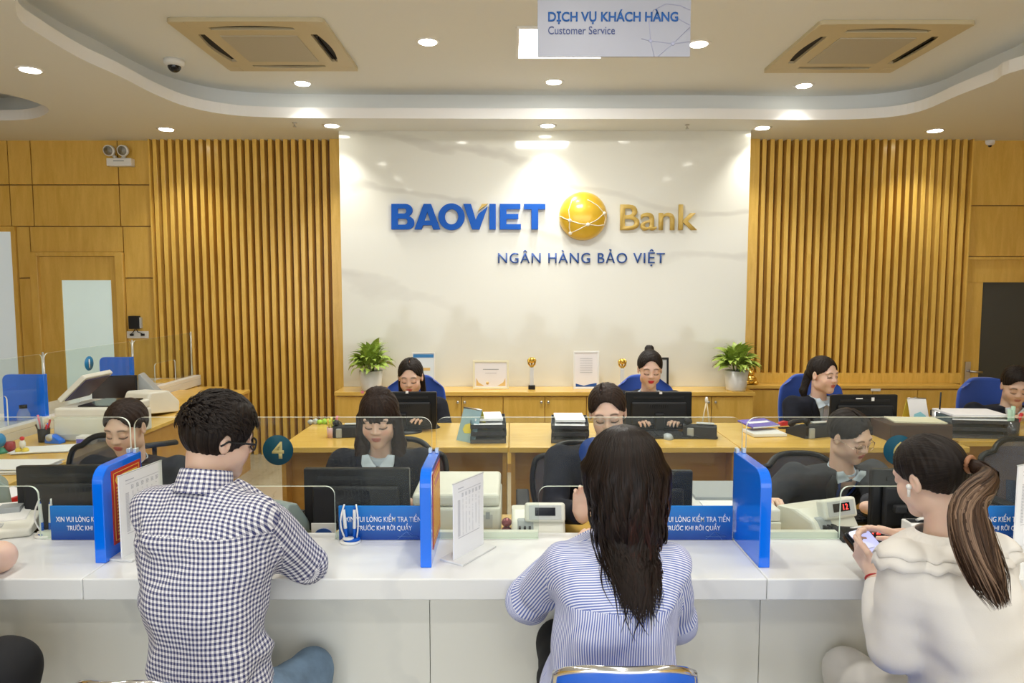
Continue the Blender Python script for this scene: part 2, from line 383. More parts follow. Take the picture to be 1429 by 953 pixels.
# right side: panels over a grey door
xr0 = at(1357, 300, YW-0.1).x
ze, zf, zg = ZW(287), ZW(358), ZW(394)
panel(xr0, XR, ze, zt); panel(xr0, XR, zf, ze)
st = struct(MB().box(xr0, XR, YW-0.04, YW+0.03, zf-0.03, zf-0.005).build('trim_1', M_WOOD, None))
xg = at(1367, 480, YW).x
d2 = struct(MB().box(xr0, XR, YW-0.01, YW+0.03, zg, zf-0.03).build('door_2', M_WOOD, None))
box('door_stile', M_WOOD, d2, xr0, xg, YW-0.005, YW+0.03, 0, zg, bevel=0.003)
box('grey_pane', mat('grey_door_glass', (0.055, 0.06, 0.055), 0.25), d2, xg, XR-0.6, YW+0.01, YW+0.03, 0, zg)
box('door_stile', M_WOOD, d2, XR-0.6, XR, YW-0.005, YW+0.03, 0, zg)
hp = at(1352, 518, YW-0.03)
MB().box(hp.x-0.025, hp.x+0.025, YW-0.015, YW-0.005, hp.z-0.16, hp.z+0.09).tube([(hp.x, YW-0.01, hp.z), (hp.x, YW-0.06, hp.z), (hp.x+0.11, YW-0.06, hp.z-0.005)], 0.011).build('door_handle', M_STEEL, d2)

# ---- ceiling: soffit slab with curved openings, recessed ceiling above
def plan(pts): return [atz(x, y, ZS).xy for x, y in pts]
main = plan([(22, 6), (27, 27), (57, 49), (111, 81), (168, 107), (215, 131), (262, 149), (319, 160), (386, 164), (480, 165), (620, 165.5), (760, 166), (900, 166), (1000, 166), (1083, 167), (1167, 167), (1234, 164), (1285, 155), (1335, 134), (1386, 114), (1429, 96)])
main = [Vector(p) for p in main]
main = [Vector((-1.9, -1.0)), Vector((-1.95, 1.6))]+[Vector(p) for p in plan([(45, -90), (27, -35), (21, -5)])]+main[1:]+[Vector((3.75, 3.6)), Vector((3.7, 2.0)), Vector((3.8, -1.0))]
slot = plan([(-60, 168), (0, 168), (34, 167), (52, 164), (64, 159), (68, 154), (64, 149), (50, 143), (30, 137), (0, 130), (-60, 122)])
slot = [Vector(p) for p in slot]
def smooth_loop(p, n=4, closed=True):
    out = []; L = len(p)
    for i in range(L):
        p0, p1, p2, p3 = p[(i-1) % L], p[i], p[(i+1) % L], p[(i+2) % L]
        for k in range(n):
            t = k/n; out.append(0.5*((2*p1)+(p2-p0)*t+(2*p0-5*p1+4*p2-p3)*t*t+(3*p1-3*p2+p3-p0)*t**3))
    return out
def area(p): return sum(p[i].x*p[(i+1) % len(p)].y-p[(i+1) % len(p)].x*p[i].y for i in range(len(p)))/2
main = smooth_loop(main, 5); slot = smooth_loop(slot, 4)
def grow(p, d):
    s = 1 if area(p) > 0 else -1; out = []
    for i in range(len(p)):
        t = (p[(i+1) % len(p)]-p[i-1]).normalized(); out.append(p[i]+Vector((t.y, -t.x))*d*s)
    return out
outer = [Vector((XL, -4)), Vector((XR, -4)), Vector((XR, YW+0.03)), Vector((XL, YW+0.03))]
ce = MB().prism(outer, ZS, ZS+0.085, 'z', holes=(main, slot), smi=1).build('ceiling', [M_CEIL, M_LIP], None); struct(ce)
mb = MB()
for lp in (main, slot):
    g = grow(lp, 0.14); n = len(g)
    mb.add([(p.x, p.y, ZS+0.07) for p in g]+[(p.x, p.y, ZR+0.01) for p in g], [(i, (i+1) % n, n+(i+1) % n, n+i) for i in range(n)], smooth=True)
mb.build('cove_riser', M_CEIL, ce)
box('recessed_ceiling', M_CEIL, ce, XL, XR, -4, YW+0.2, ZR, ZR+0.1)

# ================================================================ LAMPS IN THE CEILING
def spot(loc, w, size=108, r=0.05):
    l = bpy.data.lights.new('downlight_beam', 'SPOT'); l.energy = w; l.spot_size = math.radians(size); l.spot_blend = 0.9; l.shadow_soft_size = r; l.color = (1.0, 0.97, 0.89)
    o = bpy.data.objects.new('downlight_beam', l); COL.objects.link(o); o.location = loc; return o
dl = [((42, 97), ZS, 'round downlight at the far left, in front of the small curved slot'), ((232, 180), ZS, 'round downlight above the left end of the left slat wall'), ((463, 175), ZS, 'round downlight above the left edge of the marble wall'),
      ((764, 175), ZS, 'round downlight centred above the marble wall'), ((1064, 178), ZS, 'round downlight above the right edge of the marble wall'), ((1305, 182), ZS, 'round downlight above the right end of the right slat wall'),
      ((597, 58), ZR, 'round downlight in the recess between left air conditioner and hanging sign'), ((422, 116), ZR, 'round downlight just behind the left air conditioner'), ((773, 114), ZR, 'round downlight in the recess behind the hanging sign'),
      ((1122, 119), ZR, 'round downlight just behind the right air conditioner'), ((975, 61), ZR, 'round downlight touching the right edge of the hanging sign')]
for (px, z, lab) in dl:
    p = atz(px[0], px[1], z); t = thing('downlight', lab, 'ceiling light', (p.x, p.y, z), 'round ceiling downlights')
    MB().lathe([(0.058, -0.004), (0.075, -0.007), (0.082, -0.001), (0.082, 0.004)], (p.x, p.y, z), 28).build('trim_ring', M_WHITE, t)
    MB().lathe([(0.056, -0.009), (0.058, -0.006)], (p.x, p.y, z), 28).build('diffuser', M_DISC, t)
    s = spot((p.x, p.y, z-0.03), SPOT_W)
    s.parent = t; s.location = (0, 0, -0.03)
def led_panel(x, y, z, lab, w=0.6, d=0.6, pw=PANEL_W, group='square ceiling light panels'):
    t = thing('light_panel', lab, 'ceiling light', (x, y, z), group)
    MB().prism(rrect(x-w/2-0.02, x+w/2+0.02, y-d/2-0.02, y+d/2+0.02, 0.01, 2), z-0.012, z, 'z', holes=([(x-w/2, y-d/2), (x-w/2, y+d/2), (x+w/2, y+d/2), (x+w/2, y-d/2)],)).build('frame', M_WHITE, t)
    box('diffuser', M_PANEL, t, x-w/2, x+w/2, y-d/2, y+d/2, z-0.008, z)
    l = bpy.data.lights.new('panel_light', 'AREA'); l.shape = 'RECTANGLE'; l.size = w; l.size_y = d; l.energy = pw; l.color = (1.0, 0.985, 0.95)
    o = bpy.data.objects.new('panel_light', l); COL.objects.link(o); o.parent = t; o.location = (0, 0, -0.02)
a = atz(725, 38, ZR); b = atz(838, 79, ZR)
led_panel((a.x+b.x)/2, (a.y+b.y)/2, ZR, 'square ceiling light panel half hidden by the hanging sign', b.x-a.x, a.y-b.y if a.y > b.y else b.y-a.y)
# further downlights of the same ceiling over the customers and the waiting area (outside the photo's field of view)
row_ = {3.3: 'over the staff desk', 2.1: 'over the white counter', 0.9: 'over the customer chairs', -0.6: 'over the waiting area'}
for y, w_ in row_.items():
    for x, s_ in ((-1.7, 'left'), (0.3, 'centre'), (2.3, 'right')):
        t = thing('downlight', 'round downlight outside the photo, %s, %s' % (s_, w_), 'ceiling light', (x, y, ZR), 'round ceiling downlights')
        MB().lathe([(0.058, -0.004), (0.075, -0.007), (0.082, -0.001), (0.082, 0.004)], (x, y, ZR), 28).build('trim_ring', M_WHITE, t)
        MB().lathe([(0.056, -0.009), (0.058, -0.006)], (x, y, ZR), 28).build('diffuser', M_DISC, t)
        l = spot((x, y, ZR-0.03), PANEL_W*1.9, 150, 0.06); l.parent = t; l.location = (0, 0, -0.03)

# ================================================================ CEILING FIXTURES
def air_con(px, lab):
    q = [atz(*p, ZR) for p in px]; x = sum(p.x for p in q)/4; y = sum(p.y for p in q)/4; h = 0.475; z = ZR
    t = thing('air_conditioner', lab, 'air conditioner', (x, y, z), 'ceiling cassette air conditioners')
    slots = []
    for k in range(4):
        a = k*PI/2; c, s = math.cos(a), math.sin(a)
        R = lambda u, v: (x+u*c-v*s, y+u*s+v*c)
        n = 8; o = [R(-0.26+0.52*i/n, 0.335-0.018*math.sin(PI*i/n)*0) for i in range(n+1)]+[R(0.26-0.52*i/n, 0.375+0.03*math.sin(PI*i/n)) for i in range(n+1)]
        slots.append((o, R, k))
    MB().prism(rrect(x-h, x+h, y-h, y+h, 0.03, 4), z-0.025, z, 'z', holes=[s[0] for s in slots]).build('panel', M_ACCREAM, t, bevel=0.004)
    box('grille', mat('ac_grille', (0.50, 0.46, 0.36), 0.7, bump=0.6, bscale=260), t, x-0.245, x+0.245, y-0.245, y+0.245, z-0.031, z-0.02, bevel=0.003)
    for o, R, k in slots:
        MB().prism(o, z-0.006, z-0.001).build('air_slot', M_DARK, t)
        a = [R(-0.235, 0.366), R(0.235, 0.366), R(0.23, 0.371), R(-0.23, 0.371)]
        tilt = -0.022 if k in (0, 1) else -0.026
        MB().prism(a, z+tilt-0.002, z+tilt+0.001).build('louver', M_ACCREAM, t)
    for s_ in (-1, 1):
        for u in (-1, 1):
            box('corner_cap', M_ACCREAM, t, x+s_*0.42-0.05, x+s_*0.42+0.05, y+u*0.42-0.05, y+u*0.42+0.05, z-0.027, z-0.02, bevel=0.004)
air_con(((238, 25), (450, 25), (495, 93), (322, 95)), 'square cream ceiling air conditioner with black slots, left of the sign')
air_con(((1148, 27), (1363, 30), (1237, 98), (1067, 95)), 'square cream ceiling air conditioner with black slots, right of the sign')
# dome cameras
def dome(px, z, lab, r):
    p = atz(px[0], px[1], z); t = thing('dome_camera', lab, 'camera', (p.x, p.y, z))
    MB().lathe([(r, 0), (r, -0.02), (r*0.9, -0.035), (r*0.62, -0.045)], (p.x, p.y, z), 20).build('housing', M_WHITE, t)
    MB().ball((p.x, p.y, z-0.04), (r*0.66, r*0.66, r*0.66), 16).build('dome', M_SCREEN, t)
dome((243, 84), ZR, 'white dome camera with black bubble behind the left air conditioner', 0.07)
dome((1379, 197), ZS, 'small dome camera on the soffit near the right door', 0.055)
for px, lab in (((411, 171), 'tiny sprinkler head in the soffit left of the marble wall'), ((959, 174), 'tiny sprinkler head in the soffit near the right edge of the marble wall')):
    p = atz(px[0], px[1], ZS); MB().lathe([(0.02, 0), (0.02, -0.006), (0.007, -0.01), (0.007, -0.03), (0.016, -0.034), (0.016, -0.037)], (p.x, p.y, ZS), 10).build('sprinkler', M_STEEL, None)
    tag(bpy.context.scene.objects[-1] if False else COL.objects[-1], lab, 'sprinkler')
# hanging sign
p0 = at(750, 76, 3.0); p1 = at(963, 79, 3.0); zt_ = at(850, -30, 3.0).z
sg = thing('hanging_sign', 'white hanging sign with blue customer service lettering', 'sign', ((p0.x+p1.x)/2, 3.0, p0.z))
box('board', mat('sign_board', (0.50, 0.52, 0.62), 0.4), sg, p0.x, p1.x, 3.0, 3.012, p1.z, zt_, bevel=0.001)
MB().tube([(p0.x+0.08, 3.006, zt_), (p0.x+0.08, 3.006, ZR)], 0.002, 6).tube([(p1.x-0.08, 3.006, zt_), (p1.x-0.08, 3.006, ZR)], 0.002, 6).build('wire', M_STEEL, sg)
def sgt(s, px0, px1, pyt, pyb, m, off):
    a = at(px0, pyb, 3.0); b = at(px1, pyb, 3.0); c = at(px0, pyt, 3.0)
    text(s, m, sg, b.x-a.x, c.z-a.z, wall_txt(a.x, 2.9985, a.z), off)
sgt('DỊCH VỤ KHÁCH HÀNG', 765, 946, 13.5, 34, mat('sign_blue', (0.02, 0.14, 0.50), 0.5), 0.022)
sgt('Customer Service', 765, 858, 37, 48, mat('sign_navy', (0.06, 0.09, 0.28), 0.5), 0.0)
M_FAINT = mat('faint_lilac', (0.52, 0.54, 0.74), 0.6)
net = [(908, 57), (939, 61), (963, 58)], [(939, 61), (963, 38)], [(939, 61), (918, 79)], [(908, 57), (906, 30), (912, 14), (930, 5), (950, 8), (963, 14)], [(908, 57), (913, 79)], [(895, 54), (908, 57)], [(946, 26), (963, 35)]
mb = MB()
for ln in net: mb.tube([at(x, y, 2.9985) for x, y in ln], 0.0012, 4)
for x, y in ((908, 57), (939, 61)): mb.ball(at(x, y, 2.9985), (0.008, 0.001, 0.008), 8)
mb.build('network_print', M_FAINT, sg)
# emergency light
e = at(168, 222, YW-0.02); t = thing('emergency_light', 'white twin-head emergency light on the left wood wall', 'emergency light', (e.x, YW, e.z))
MB().cbox((e.x+0.01, YW-0.035, e.z-0.035), (0.235, 0.07, 0.075)).build('battery_box', M_WHITE, t, bevel=0.008)
box('label_strip', M_GREY, t, e.x-0.04, e.x+0.06, YW-0.072, YW-0.069, e.z-0.03, e.z-0.02)
for s_ in (-1, 1):
    c = (e.x+s_*0.065, YW-0.07, e.z+0.07)
    MB().tube([(e.x+s_*0.03, YW-0.035, e.z), (c[0], YW-0.045, c[2]-0.02)], 0.016, 8).build('arm', M_WHITE, t)
    h = MB().lathe([(0.03, 0.03), (0.05, 0.0), (0.052, -0.03), (0.045, -0.032)], (0, 0, 0), 20, M=TR(c, 0, -PI/2+0.2)).build('lamp_head', M_WHITE, t)
    MB().lathe([(0.042, -0.034), (0.0, -0.028)], (0, 0, 0), 20, M=TR(c, 0, -PI/2+0.2)).build('lens', M_MID, h)
# wall box + socket plate on the left wall
c = at(190, 450, YW); t = thing('card_reader', 'small black wall unit beside the left door', 'card reader', (c.x, YW, c.z))
box('body', M_BLACK, t, c.x-0.055, c.x+0.045, YW-0.04, YW, c.z-0.06, c.z+0.065, bevel=0.004)
box('side_cover', M_MID, t, c.x+0.046, c.x+0.062, YW-0.03, YW, c.z-0.055, c.z+0.05, bevel=0.002)
c2 = at(193, 467, YW); t = thing('socket_plate', 'white socket plate with plugged cables under the card reader', 'socket', (c2.x, YW, c2.z))
box('plate', M_WHITE, t, c2.x-0.105, c2.x+0.105, YW-0.012, YW, c2.z-0.035, c2.z+0.035, bevel=0.003)
for u in (-0.05, 0.055): box('plug', M_BLACK, t, c2.x+u-0.015, c2.x+u+0.015, YW-0.035, YW-0.012, c2.z-0.01, c2.z+0.012, bevel=0.003)
MB().tube([(c2.x-0.05, YW-0.03, c2.z+0.01), (c2.x-0.02, YW-0.04, c2.z+0.035), (c.x, YW-0.02, c.z-0.06)], 0.004, 6).tube([(c2.x+0.055, YW-0.03, c2.z+0.01), (c2.x+0.02, YW-0.045, c2.z+0.03), (c.x+0.01, YW-0.02, c.z-0.06)], 0.004, 6).build('cable', M_BLACK, t)

# ================================================================ LOGO ON THE MARBLE
lg = thing('bank_name_sign', 'blue and gold raised bank name with golden globe on the marble wall', 'sign', (at(760, 300, YM).x, YM, at(760, 300, YM).z))
def LZ(zx, zy):                       # coordinates read off an enlarged crop of the photo
    p = at(530+zx/3.107, 250+zy/3.107, YM-0.03); return (p.x, p.z)
def arcp(cx, cy, rx, ry, a0, a1, n=14): return [(cx+rx*math.cos(math.radians(a0+(a1-a0)*k/n)), cy+ry*math.sin(math.radians(a0+(a1-a0)*k/n))) for k in range(n+1)]
T, B_ = 107, 218
L = {}
L['B'] = ([(50, T), (112, T)]+arcp(112, 135, 30, 28, -90, 60, 8)+arcp(118, 189, 32, 29, -50, 90, 9)+[(50, B_)], [[(78, 127), (78, 149), (104, 149)]+arcp(106, 138, 9, 11, 90, -90, 6)+[(104, 127)], [(78, 171), (78, 197), (108, 197)]+arcp(110, 184, 10, 13, 90, -90, 6)+[(108, 171)]])
L['A'] = ([(150, B_), (190, T), (222, T), (262, B_), (231, B_), (225, 200), (187, 200), (181, B_)], [[(194, 179), (218, 179), (206, 143)]])
L['O'] = (arcp(311, 163, 57, 58, 0, 352, 40), [arcp(311, 163, 29, 33, 360, 8, 30)])
L['V'] = ([(362, T), (395, T), (416, 176), (428, 150), (468, 118), (432, B_), (400, B_)], [])
L['I'] = ([(475, T), (503, T), (503, B_), (475, B_)], [])
L['E'] = ([(520, T), (610, T), (610, 130), (549, 130), (549, 151), (601, 151), (601, 173), (549, 173), (549, 195), (612, 195), (612, B_), (520, B_)], [])
L['T'] = ([(625, T), (718, T), (718, 131), (687, 131), (687, B_), (657, B_), (657, 131), (625, 131)], [])
for k, (o, hs) in L.items():
    MB().prism([LZ(*p) for p in o][::-1], YM-0.035, YM-0.008, 'y', holes=[[LZ(*p) for p in h] for h in hs]).build('letter', M_BLUEP, lg, bevel=0.0015, seg=1)
MB().prism([LZ(*p) for p in [(426, 138), (443, T), (468, T)]][::-1], YM-0.035, YM-0.008, 'y').build('letter_tip', M_GOLDP, lg)
a = LZ(1042, 222); b = LZ(1378, 110)
text('Bank', M_GOLDP, lg, b[0]-a[0], b[1]-a[1], wall_txt(a[0], YM-0.012, a[1]), 0.010, 0.024)
a = LZ(513, 377); b = LZ(1238, 303)
text('NGÂN HÀNG BẢO VIỆT', M_BLUEN, lg, b[0]-a[0], b[1]-a[1], wall_txt(a[0], YM-0.006, a[1]), 0.004, 0.012, sp=1.12)
gc = LZ(881, 161); gr = (LZ(985, 161)[0]-LZ(777, 161)[0])/2
gp = Vector((gc[0], YM-0.03, gc[1]))
MB().ball(gp, (gr, gr*0.62, gr), 48).build('globe', mat('globe_gold', (0.80, 0.50, 0.035), 0.3, coat=0.6, metal=0.25), lg)
def onb(zx, zy):
    x, z = LZ(zx, zy); u = (x-gp.x)/gr; v = (z-gp.z)/gr; w = math.sqrt(max(0.0, 1-u*u-v*v)); return Vector((x, gp.y-gr*0.62*w-0.001, z))
nodes = dict(a=(820, 184), b=(895, 202), c=(968, 152), d=(824, 236))
mb = MB()
for pts in ([(779, 162), (800, 176), (820, 184)], [(820, 184), (858, 198), (895, 202)], [(895, 202), (935, 182), (968, 152)], [(820, 184), (818, 212), (824, 236)], [(895, 202), (858, 222), (824, 236)], [(895, 202), (940, 206), (972, 200)], [(820, 184), (815, 140), (832, 90)], [(895, 95), (940, 122), (968, 152)], [(968, 152), (975, 175), (970, 200)]):
    P = []
    for i in range(len(pts)-1):
        for k in range(6): P.append(onb(pts[i][0]+(pts[i+1][0]-pts[i][0])*k/6, pts[i][1]+(pts[i+1][1]-pts[i][1])*k/6))
    P.append(onb(*pts[-1])); mb.tube(P, 0.0045, 5)
mb.build('network_line', mat('pale_line', (0.85, 0.78, 0.60), 0.4), lg)
for k, q in nodes.items(): MB().ball(onb(*q), 0.017, 10).build('network_node', mat('pale_node', (0.88, 0.84, 0.75), 0.4), lg)
# ================================================================ SERVICE COUNTER
YG, ZC, ZT = 2.272, 0.765, 1.186
ctr = thing('service_counter', 'long white stone customer counter with low glass screens on it', 'counter', (0, 2.1, 0))
cuts = [-4.6, atz(129, 798, ZC).x, atz(1071, 808, ZC).x, 3.9]
for i in range(3): box('countertop_slab', M_TOP, ctr, cuts[i]+0.0008, cuts[i+1]-0.0008, 1.95, 2.335, 0.70, ZC, bevel=0.004)
js = [-4.5, -3.38, -2.33, atz(190, 840, 0.70).x*1.03, -0.262, 0.79, 1.82, 2.85, 3.9]
for i in range(8): box('front_panel', M_FRONT, ctr, js[i]+0.001, js[i+1]-0.001, 2.10, 2.125, 0.10, 0.70, bevel=0.0012, seg=1)
box('plinth', M_GREY, ctr, -4.5, 3.9, 2.14, 2.30, 0.0, 0.70)
# staff desk behind the counter
sd = thing('staff_desk', 'yellow wood staff worktop running behind the white counter', 'desk', (0, 2.65, 0))
box('desktop', M_DESK, sd, -2.30, 3.9, 2.337, 2.72, 0.675, 0.70, bevel=0.003)
for x in (-2.2, -1.28, -0.26, 0.78, 1.79, 2.8, 3.8): box('side_panel', M_DESKP, sd, x-0.012, x+0.012, 2.35, 2.70, 0, 0.675)
# glass screens
PX = [(-3.38, -2.345), (-2.33, -1.287), (-1.273, -0.270), (-0.256, 0.777), (0.790, 1.805), (1.817, 2.85)]
nm_ = ['clear glass screen at the far left, beyond the first blue divider', 'clear glass screen in front of the left clerk, left of the red-poster divider', 'clear glass screen with teal disc reading 4, between the two red-poster dividers',
       'clear glass screen with blue disc in front of the clerk with rimless glasses', 'clear glass screen with teal disc reading 6, right of the plain blue divider', 'clear glass screen at the far right edge']
def pane_outline(x0, x1, z0, z1, r=0.035, hw=0.176, hz=0.183, hr=0.03, cx=None):
    c = (x0+x1)/2 if cx is None else cx
    P = [(x0, z0), (c-hw, z0)]
    P += [(c-hw+hr-hr*math.cos(PI/2*k/6), z0+hz-hr+hr*math.sin(PI/2*k/6)) for k in range(7)]
    P += [(c+hw-hr+hr*math.sin(PI/2*k/6), z0+hz-hr+hr*math.cos(PI/2*k/6)) for k in range(7)]
    P += [(c+hw, z0), (x1, z0)]
    P += [(x1-r+r*math.cos(PI/2*k/6), z1-r+r*math.sin(PI/2*k/6)) for k in range(7)]
    P += [(x0+r-r*math.sin(PI/2*k/6), z1-r+r*math.cos(PI/2*k/6)) for k in range(7)]
    return P
for i, (a, b) in enumerate(PX):
    t = thing('glass_screen', nm_[i], 'glass screen', ((a+b)/2, YG, ZC), 'glass screens on the white counter')
    cx = {2: at(395, 700, YG).x, 3: at(824, 700, YG).x, 4: at(1245, 700, YG).x, 1: at(-18, 700, YG).x}.get(i)
    if i in (2, 3, 4, 1): cx += 0.0
    MB().prism(pane_outline(a, b, ZC+0.001, ZT, cx=cx), YG-0.004, YG+0.004, 'y', smi=1).build('pane', [M_GLASS, M_GEDGE], t)
    cc = cx if cx is not None else (a+b)/2
    for u, v in ((a, cc-0.178), (cc+0.178, b)): box('bottom_strip', mat('cream_strip', (0.86, 0.88, 0.78), 0.3), t, u, v, YG+0.005, YG+0.03, ZC, ZC+0.022)  # pale cream strip along the foot of the pane, either side of the opening
# number discs stuck on the glass
def disc(px, py, s, lab, m, tm, sc=1.0):
    c = at(px, py, YG-0.005); t = thing('number_sticker', lab, 'sticker', tuple(c), 'round number stickers on the glass')
    MB().lathe([(0.0515, 0), (0.0515, 0.0012)], (0, 0, 0), 40, M=TR(c, 0, PI/2)).build('disc', m, t)
    text(s, tm, t, None, 0.058, wall_txt(c.x, c.y-0.0014, c.z-0.029), 0.03, 0.0008, align='c')
M_NUM = mat('pale_gold_number', (0.42, 0.36, 0.13), 0.5)
disc(388, 628, '4', 'round teal sticker with the number 4', M_TEAL, M_NUM)
disc(829, 631, '5', 'round blue sticker mostly hidden behind the long-haired customer', mat('navy_blue_sticker', (0.01, 0.05, 0.22), 0.4), M_NUM)
disc(1254, 628, '6', 'round teal sticker with the number 6, beside the ponytailed customer', mat('teal_sticker_b', (0.004, 0.065, 0.11), 0.5, spec=0.2), M_NUM)
# blue dividers
def divider(x, y0, y1, lab, poster=False, axis='x', name='desk_divider', th=0.034):
    t = thing(name, lab, 'divider', (x, (y0+y1)/2, ZC), 'blue acrylic dividers')
    z1 = 1.065; r = 0.05; P = [(y0, ZC), (y1, ZC), (y1, z1)]+[(y0+r-r*math.sin(PI/2*k/6), z1-r+r*math.cos(PI/2*k/6)) for k in range(7)]
    MB().prism(P, x-th/2, x+th/2, 'x').build('board', M_BLUE, t, bevel=0.0025)
    for k in (-0.012, 0.010): box('glass_clamp', mat('clear_clamp', (0.6, 0.68, 0.75), 0.15, metal=0.3), t, x+k-0.006, x+k+0.006, YG-0.012, YG+0.008, z1, z1+0.016, bevel=0.002)
    if poster:
        X = x+th/2; ya, yb, za_, zb_ = y0+0.045, y1-0.012, ZC+0.04, z1-0.022
        box('poster', M_REDP, t, X, X+0.0015, ya, yb, za_, zb_)
        Y = MB(); e = X+0.0015; w = 0.0022
        for (c0, c1, d0, d1_) in ((ya+0.01, yb-0.01, zb_-0.012, zb_-0.012+w), (ya+0.01, yb-0.01, za_+0.01, za_+0.01+w), (ya+0.01, ya+0.01+w, za_+0.01, zb_-0.01), (yb-0.01-w, yb-0.01, za_+0.01, zb_-0.01)):
            Y.box(e, e+0.0006, c0, c1, d0, d1_)
        Y.build('border_print', M_YINK, t)
        MB().prism([(ya+0.035+0.016*math.cos(a*PI/5)*(1 if a % 2 else 0.82), zb_-0.035+0.017*math.sin(a*PI/5)*(1 if a % 2 else 0.82)) for a in range(10)], e, e+0.001, 'x').build('emblem', M_YINK, t)
        MB().prism([(ya+0.035+0.006*math.cos(a*PI/4), zb_-0.036+0.006*math.sin(a*PI/4)) for a in range(8)], e, e+0.0016, 'x').build('emblem_centre', M_REDP, t)
        Y = MB(); rr = random.Random(5)
        Y.box(e, e+0.0006, ya+0.058, yb-0.02, zb_-0.031, zb_-0.022)
        for k in range(15):
            z = zb_-0.062-k*0.0108; c = ya+0.024
            if z < za_+0.016: break
            while c < yb-0.03:
                l = rr.uniform(0.008, 0.022); Y.box(e, e+0.0006, c, min(c+l, yb-0.018), z, z+0.0052); c += l+0.004
        tag(Y.build('text_lines', M_YINK, t), None, None, kind='stuff')
    return t
divider(-1.280, 2.065, 2.29, 'blue divider board with red poster, leftmost on the white counter', True)
divider(-0.2635, 2.03, 2.29, 'blue divider board with red poster seen edge-on, second from the left', True)
divider(0.772, 2.03, 2.29, 'plain blue divider board between the long-haired and the ponytailed customer')
# reminder boards
def reminder(x0, x1, lab):
    y = YG-0.012; t = thing('reminder_board', lab, 'sign', ((x0+x1)/2, y, ZC), 'blue count-your-money boards')
    z1 = ZC+0.119; w = x1-x0
    box('board', M_REMIND, t, x0, x1, y, y+0.005, ZC+0.001, z1, bevel=0.001)
    u = w/119.0
    text('XIN VUI LÒNG KIỂM TRA TIỀN', M_WTXT, t, 106*u, 0.0285, wall_txt(x0+9*u, y-0.0008, ZC+0.064), 0.006, 0.0006)
    text('TRƯỚC KHI RỜI QUẦY', M_WTXT, t, 77*u, 0.0285, wall_txt(x0+25*u, y-0.0008, ZC+0.0315), 0.006, 0.0006)
    L = MB(); B = M_LINEB
    L.tube([(x1-0.09, y-0.0006, ZC+0.004), (x1-0.06, y-0.0006, ZC+0.03), (x1-0.02, y-0.0006, ZC+0.012), (x1-0.09, y-0.0006, ZC+0.014)], 0.0008, 4).tube([(x1-0.06, y-0.0006, ZC+0.03), (x1-0.035, y-0.0006, ZC+0.003)], 0.0008, 4)
    L.build('network_print', B, t)
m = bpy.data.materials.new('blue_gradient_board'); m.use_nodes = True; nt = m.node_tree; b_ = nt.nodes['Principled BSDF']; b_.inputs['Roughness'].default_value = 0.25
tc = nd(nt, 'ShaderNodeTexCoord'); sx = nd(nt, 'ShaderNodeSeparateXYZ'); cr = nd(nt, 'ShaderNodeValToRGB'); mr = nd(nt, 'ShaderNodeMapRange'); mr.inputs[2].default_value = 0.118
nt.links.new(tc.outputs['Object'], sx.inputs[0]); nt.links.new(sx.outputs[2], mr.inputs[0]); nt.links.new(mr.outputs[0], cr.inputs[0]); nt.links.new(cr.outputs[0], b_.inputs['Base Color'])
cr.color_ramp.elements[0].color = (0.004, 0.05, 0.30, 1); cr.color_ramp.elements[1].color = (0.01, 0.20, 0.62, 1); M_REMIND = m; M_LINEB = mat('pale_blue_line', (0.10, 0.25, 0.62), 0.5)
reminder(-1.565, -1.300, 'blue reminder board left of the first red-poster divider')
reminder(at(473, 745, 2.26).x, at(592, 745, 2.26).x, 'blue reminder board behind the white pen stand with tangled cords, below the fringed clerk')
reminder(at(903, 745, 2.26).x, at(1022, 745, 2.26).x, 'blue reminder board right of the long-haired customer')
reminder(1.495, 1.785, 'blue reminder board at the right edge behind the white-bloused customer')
# pen stands
def pen_stand(px, py, lab, tw=0.0):
    c = atz(px, py, ZC); x, y, z = c; t = thing('pen_stand', lab, 'pen stand', (x, y, z))
    MB().lathe([(0.034, 0), (0.036, 0.004), (0.034, 0.008)], (x, y, z), 26, sy=0.85).build('base', M_WHITE, t)
    MB().lathe([(0.029, 0.008), (0.029, 0.0125), (0.022, 0.015)], (x+0.004, y+0.004, z), 22, sy=0.85).build('blue_cap', M_BLUEP, t)
    MB().lathe([(0.020, 0.014), (0.018, 0.0185)], (x-0.006, y-0.004, z), 20, sy=0.8).build('white_badge', M_WHITE, t)
    for k, dx in enumerate((-0.014, 0.012)):
        top = (x+dx*1.5-0.004+tw, y+0.012, z+0.118); bot = (x+dx, y+0.006, z+0.014)
        L = lambda f: tuple(bot[i]+(top[i]-bot[i])*f for i in range(3))
        MB().tube([L(0), L(0.3)], 0.0055, 10).build('pen_holder', M_BLUEP, t)
        p = MB().tube([L(0.3), L(0.32), L(0.9), L(0.93)], [0.0045, 0.0058, 0.0058, 0.005], 10).build('pen', M_WHITE, t)
        MB().tube([L(0.93), L(1.0)], [0.0052, 0.003], 10).build('pen_cap', M_BLUEP, p)
        P = []
        for i in range(15):
            f = i/14; P.append((x+dx*1.5+(-0.012 if k == 0 else 0.010)*math.sin(PI*f)*0.9+0.002+tw*(1-f), y+0.006-0.014*math.sin(PI*f), z+0.118*(1-f)+0.012))
        MB().tube(P, 0.0028, 6).build('cord', M_WHITE, t)
pen_stand(64, 748, 'white and blue pen stand with two corded pens at the left divider')
pen_stand(489, 757, 'white and blue pen stand with two corded pens before the reminder board', 0.0)
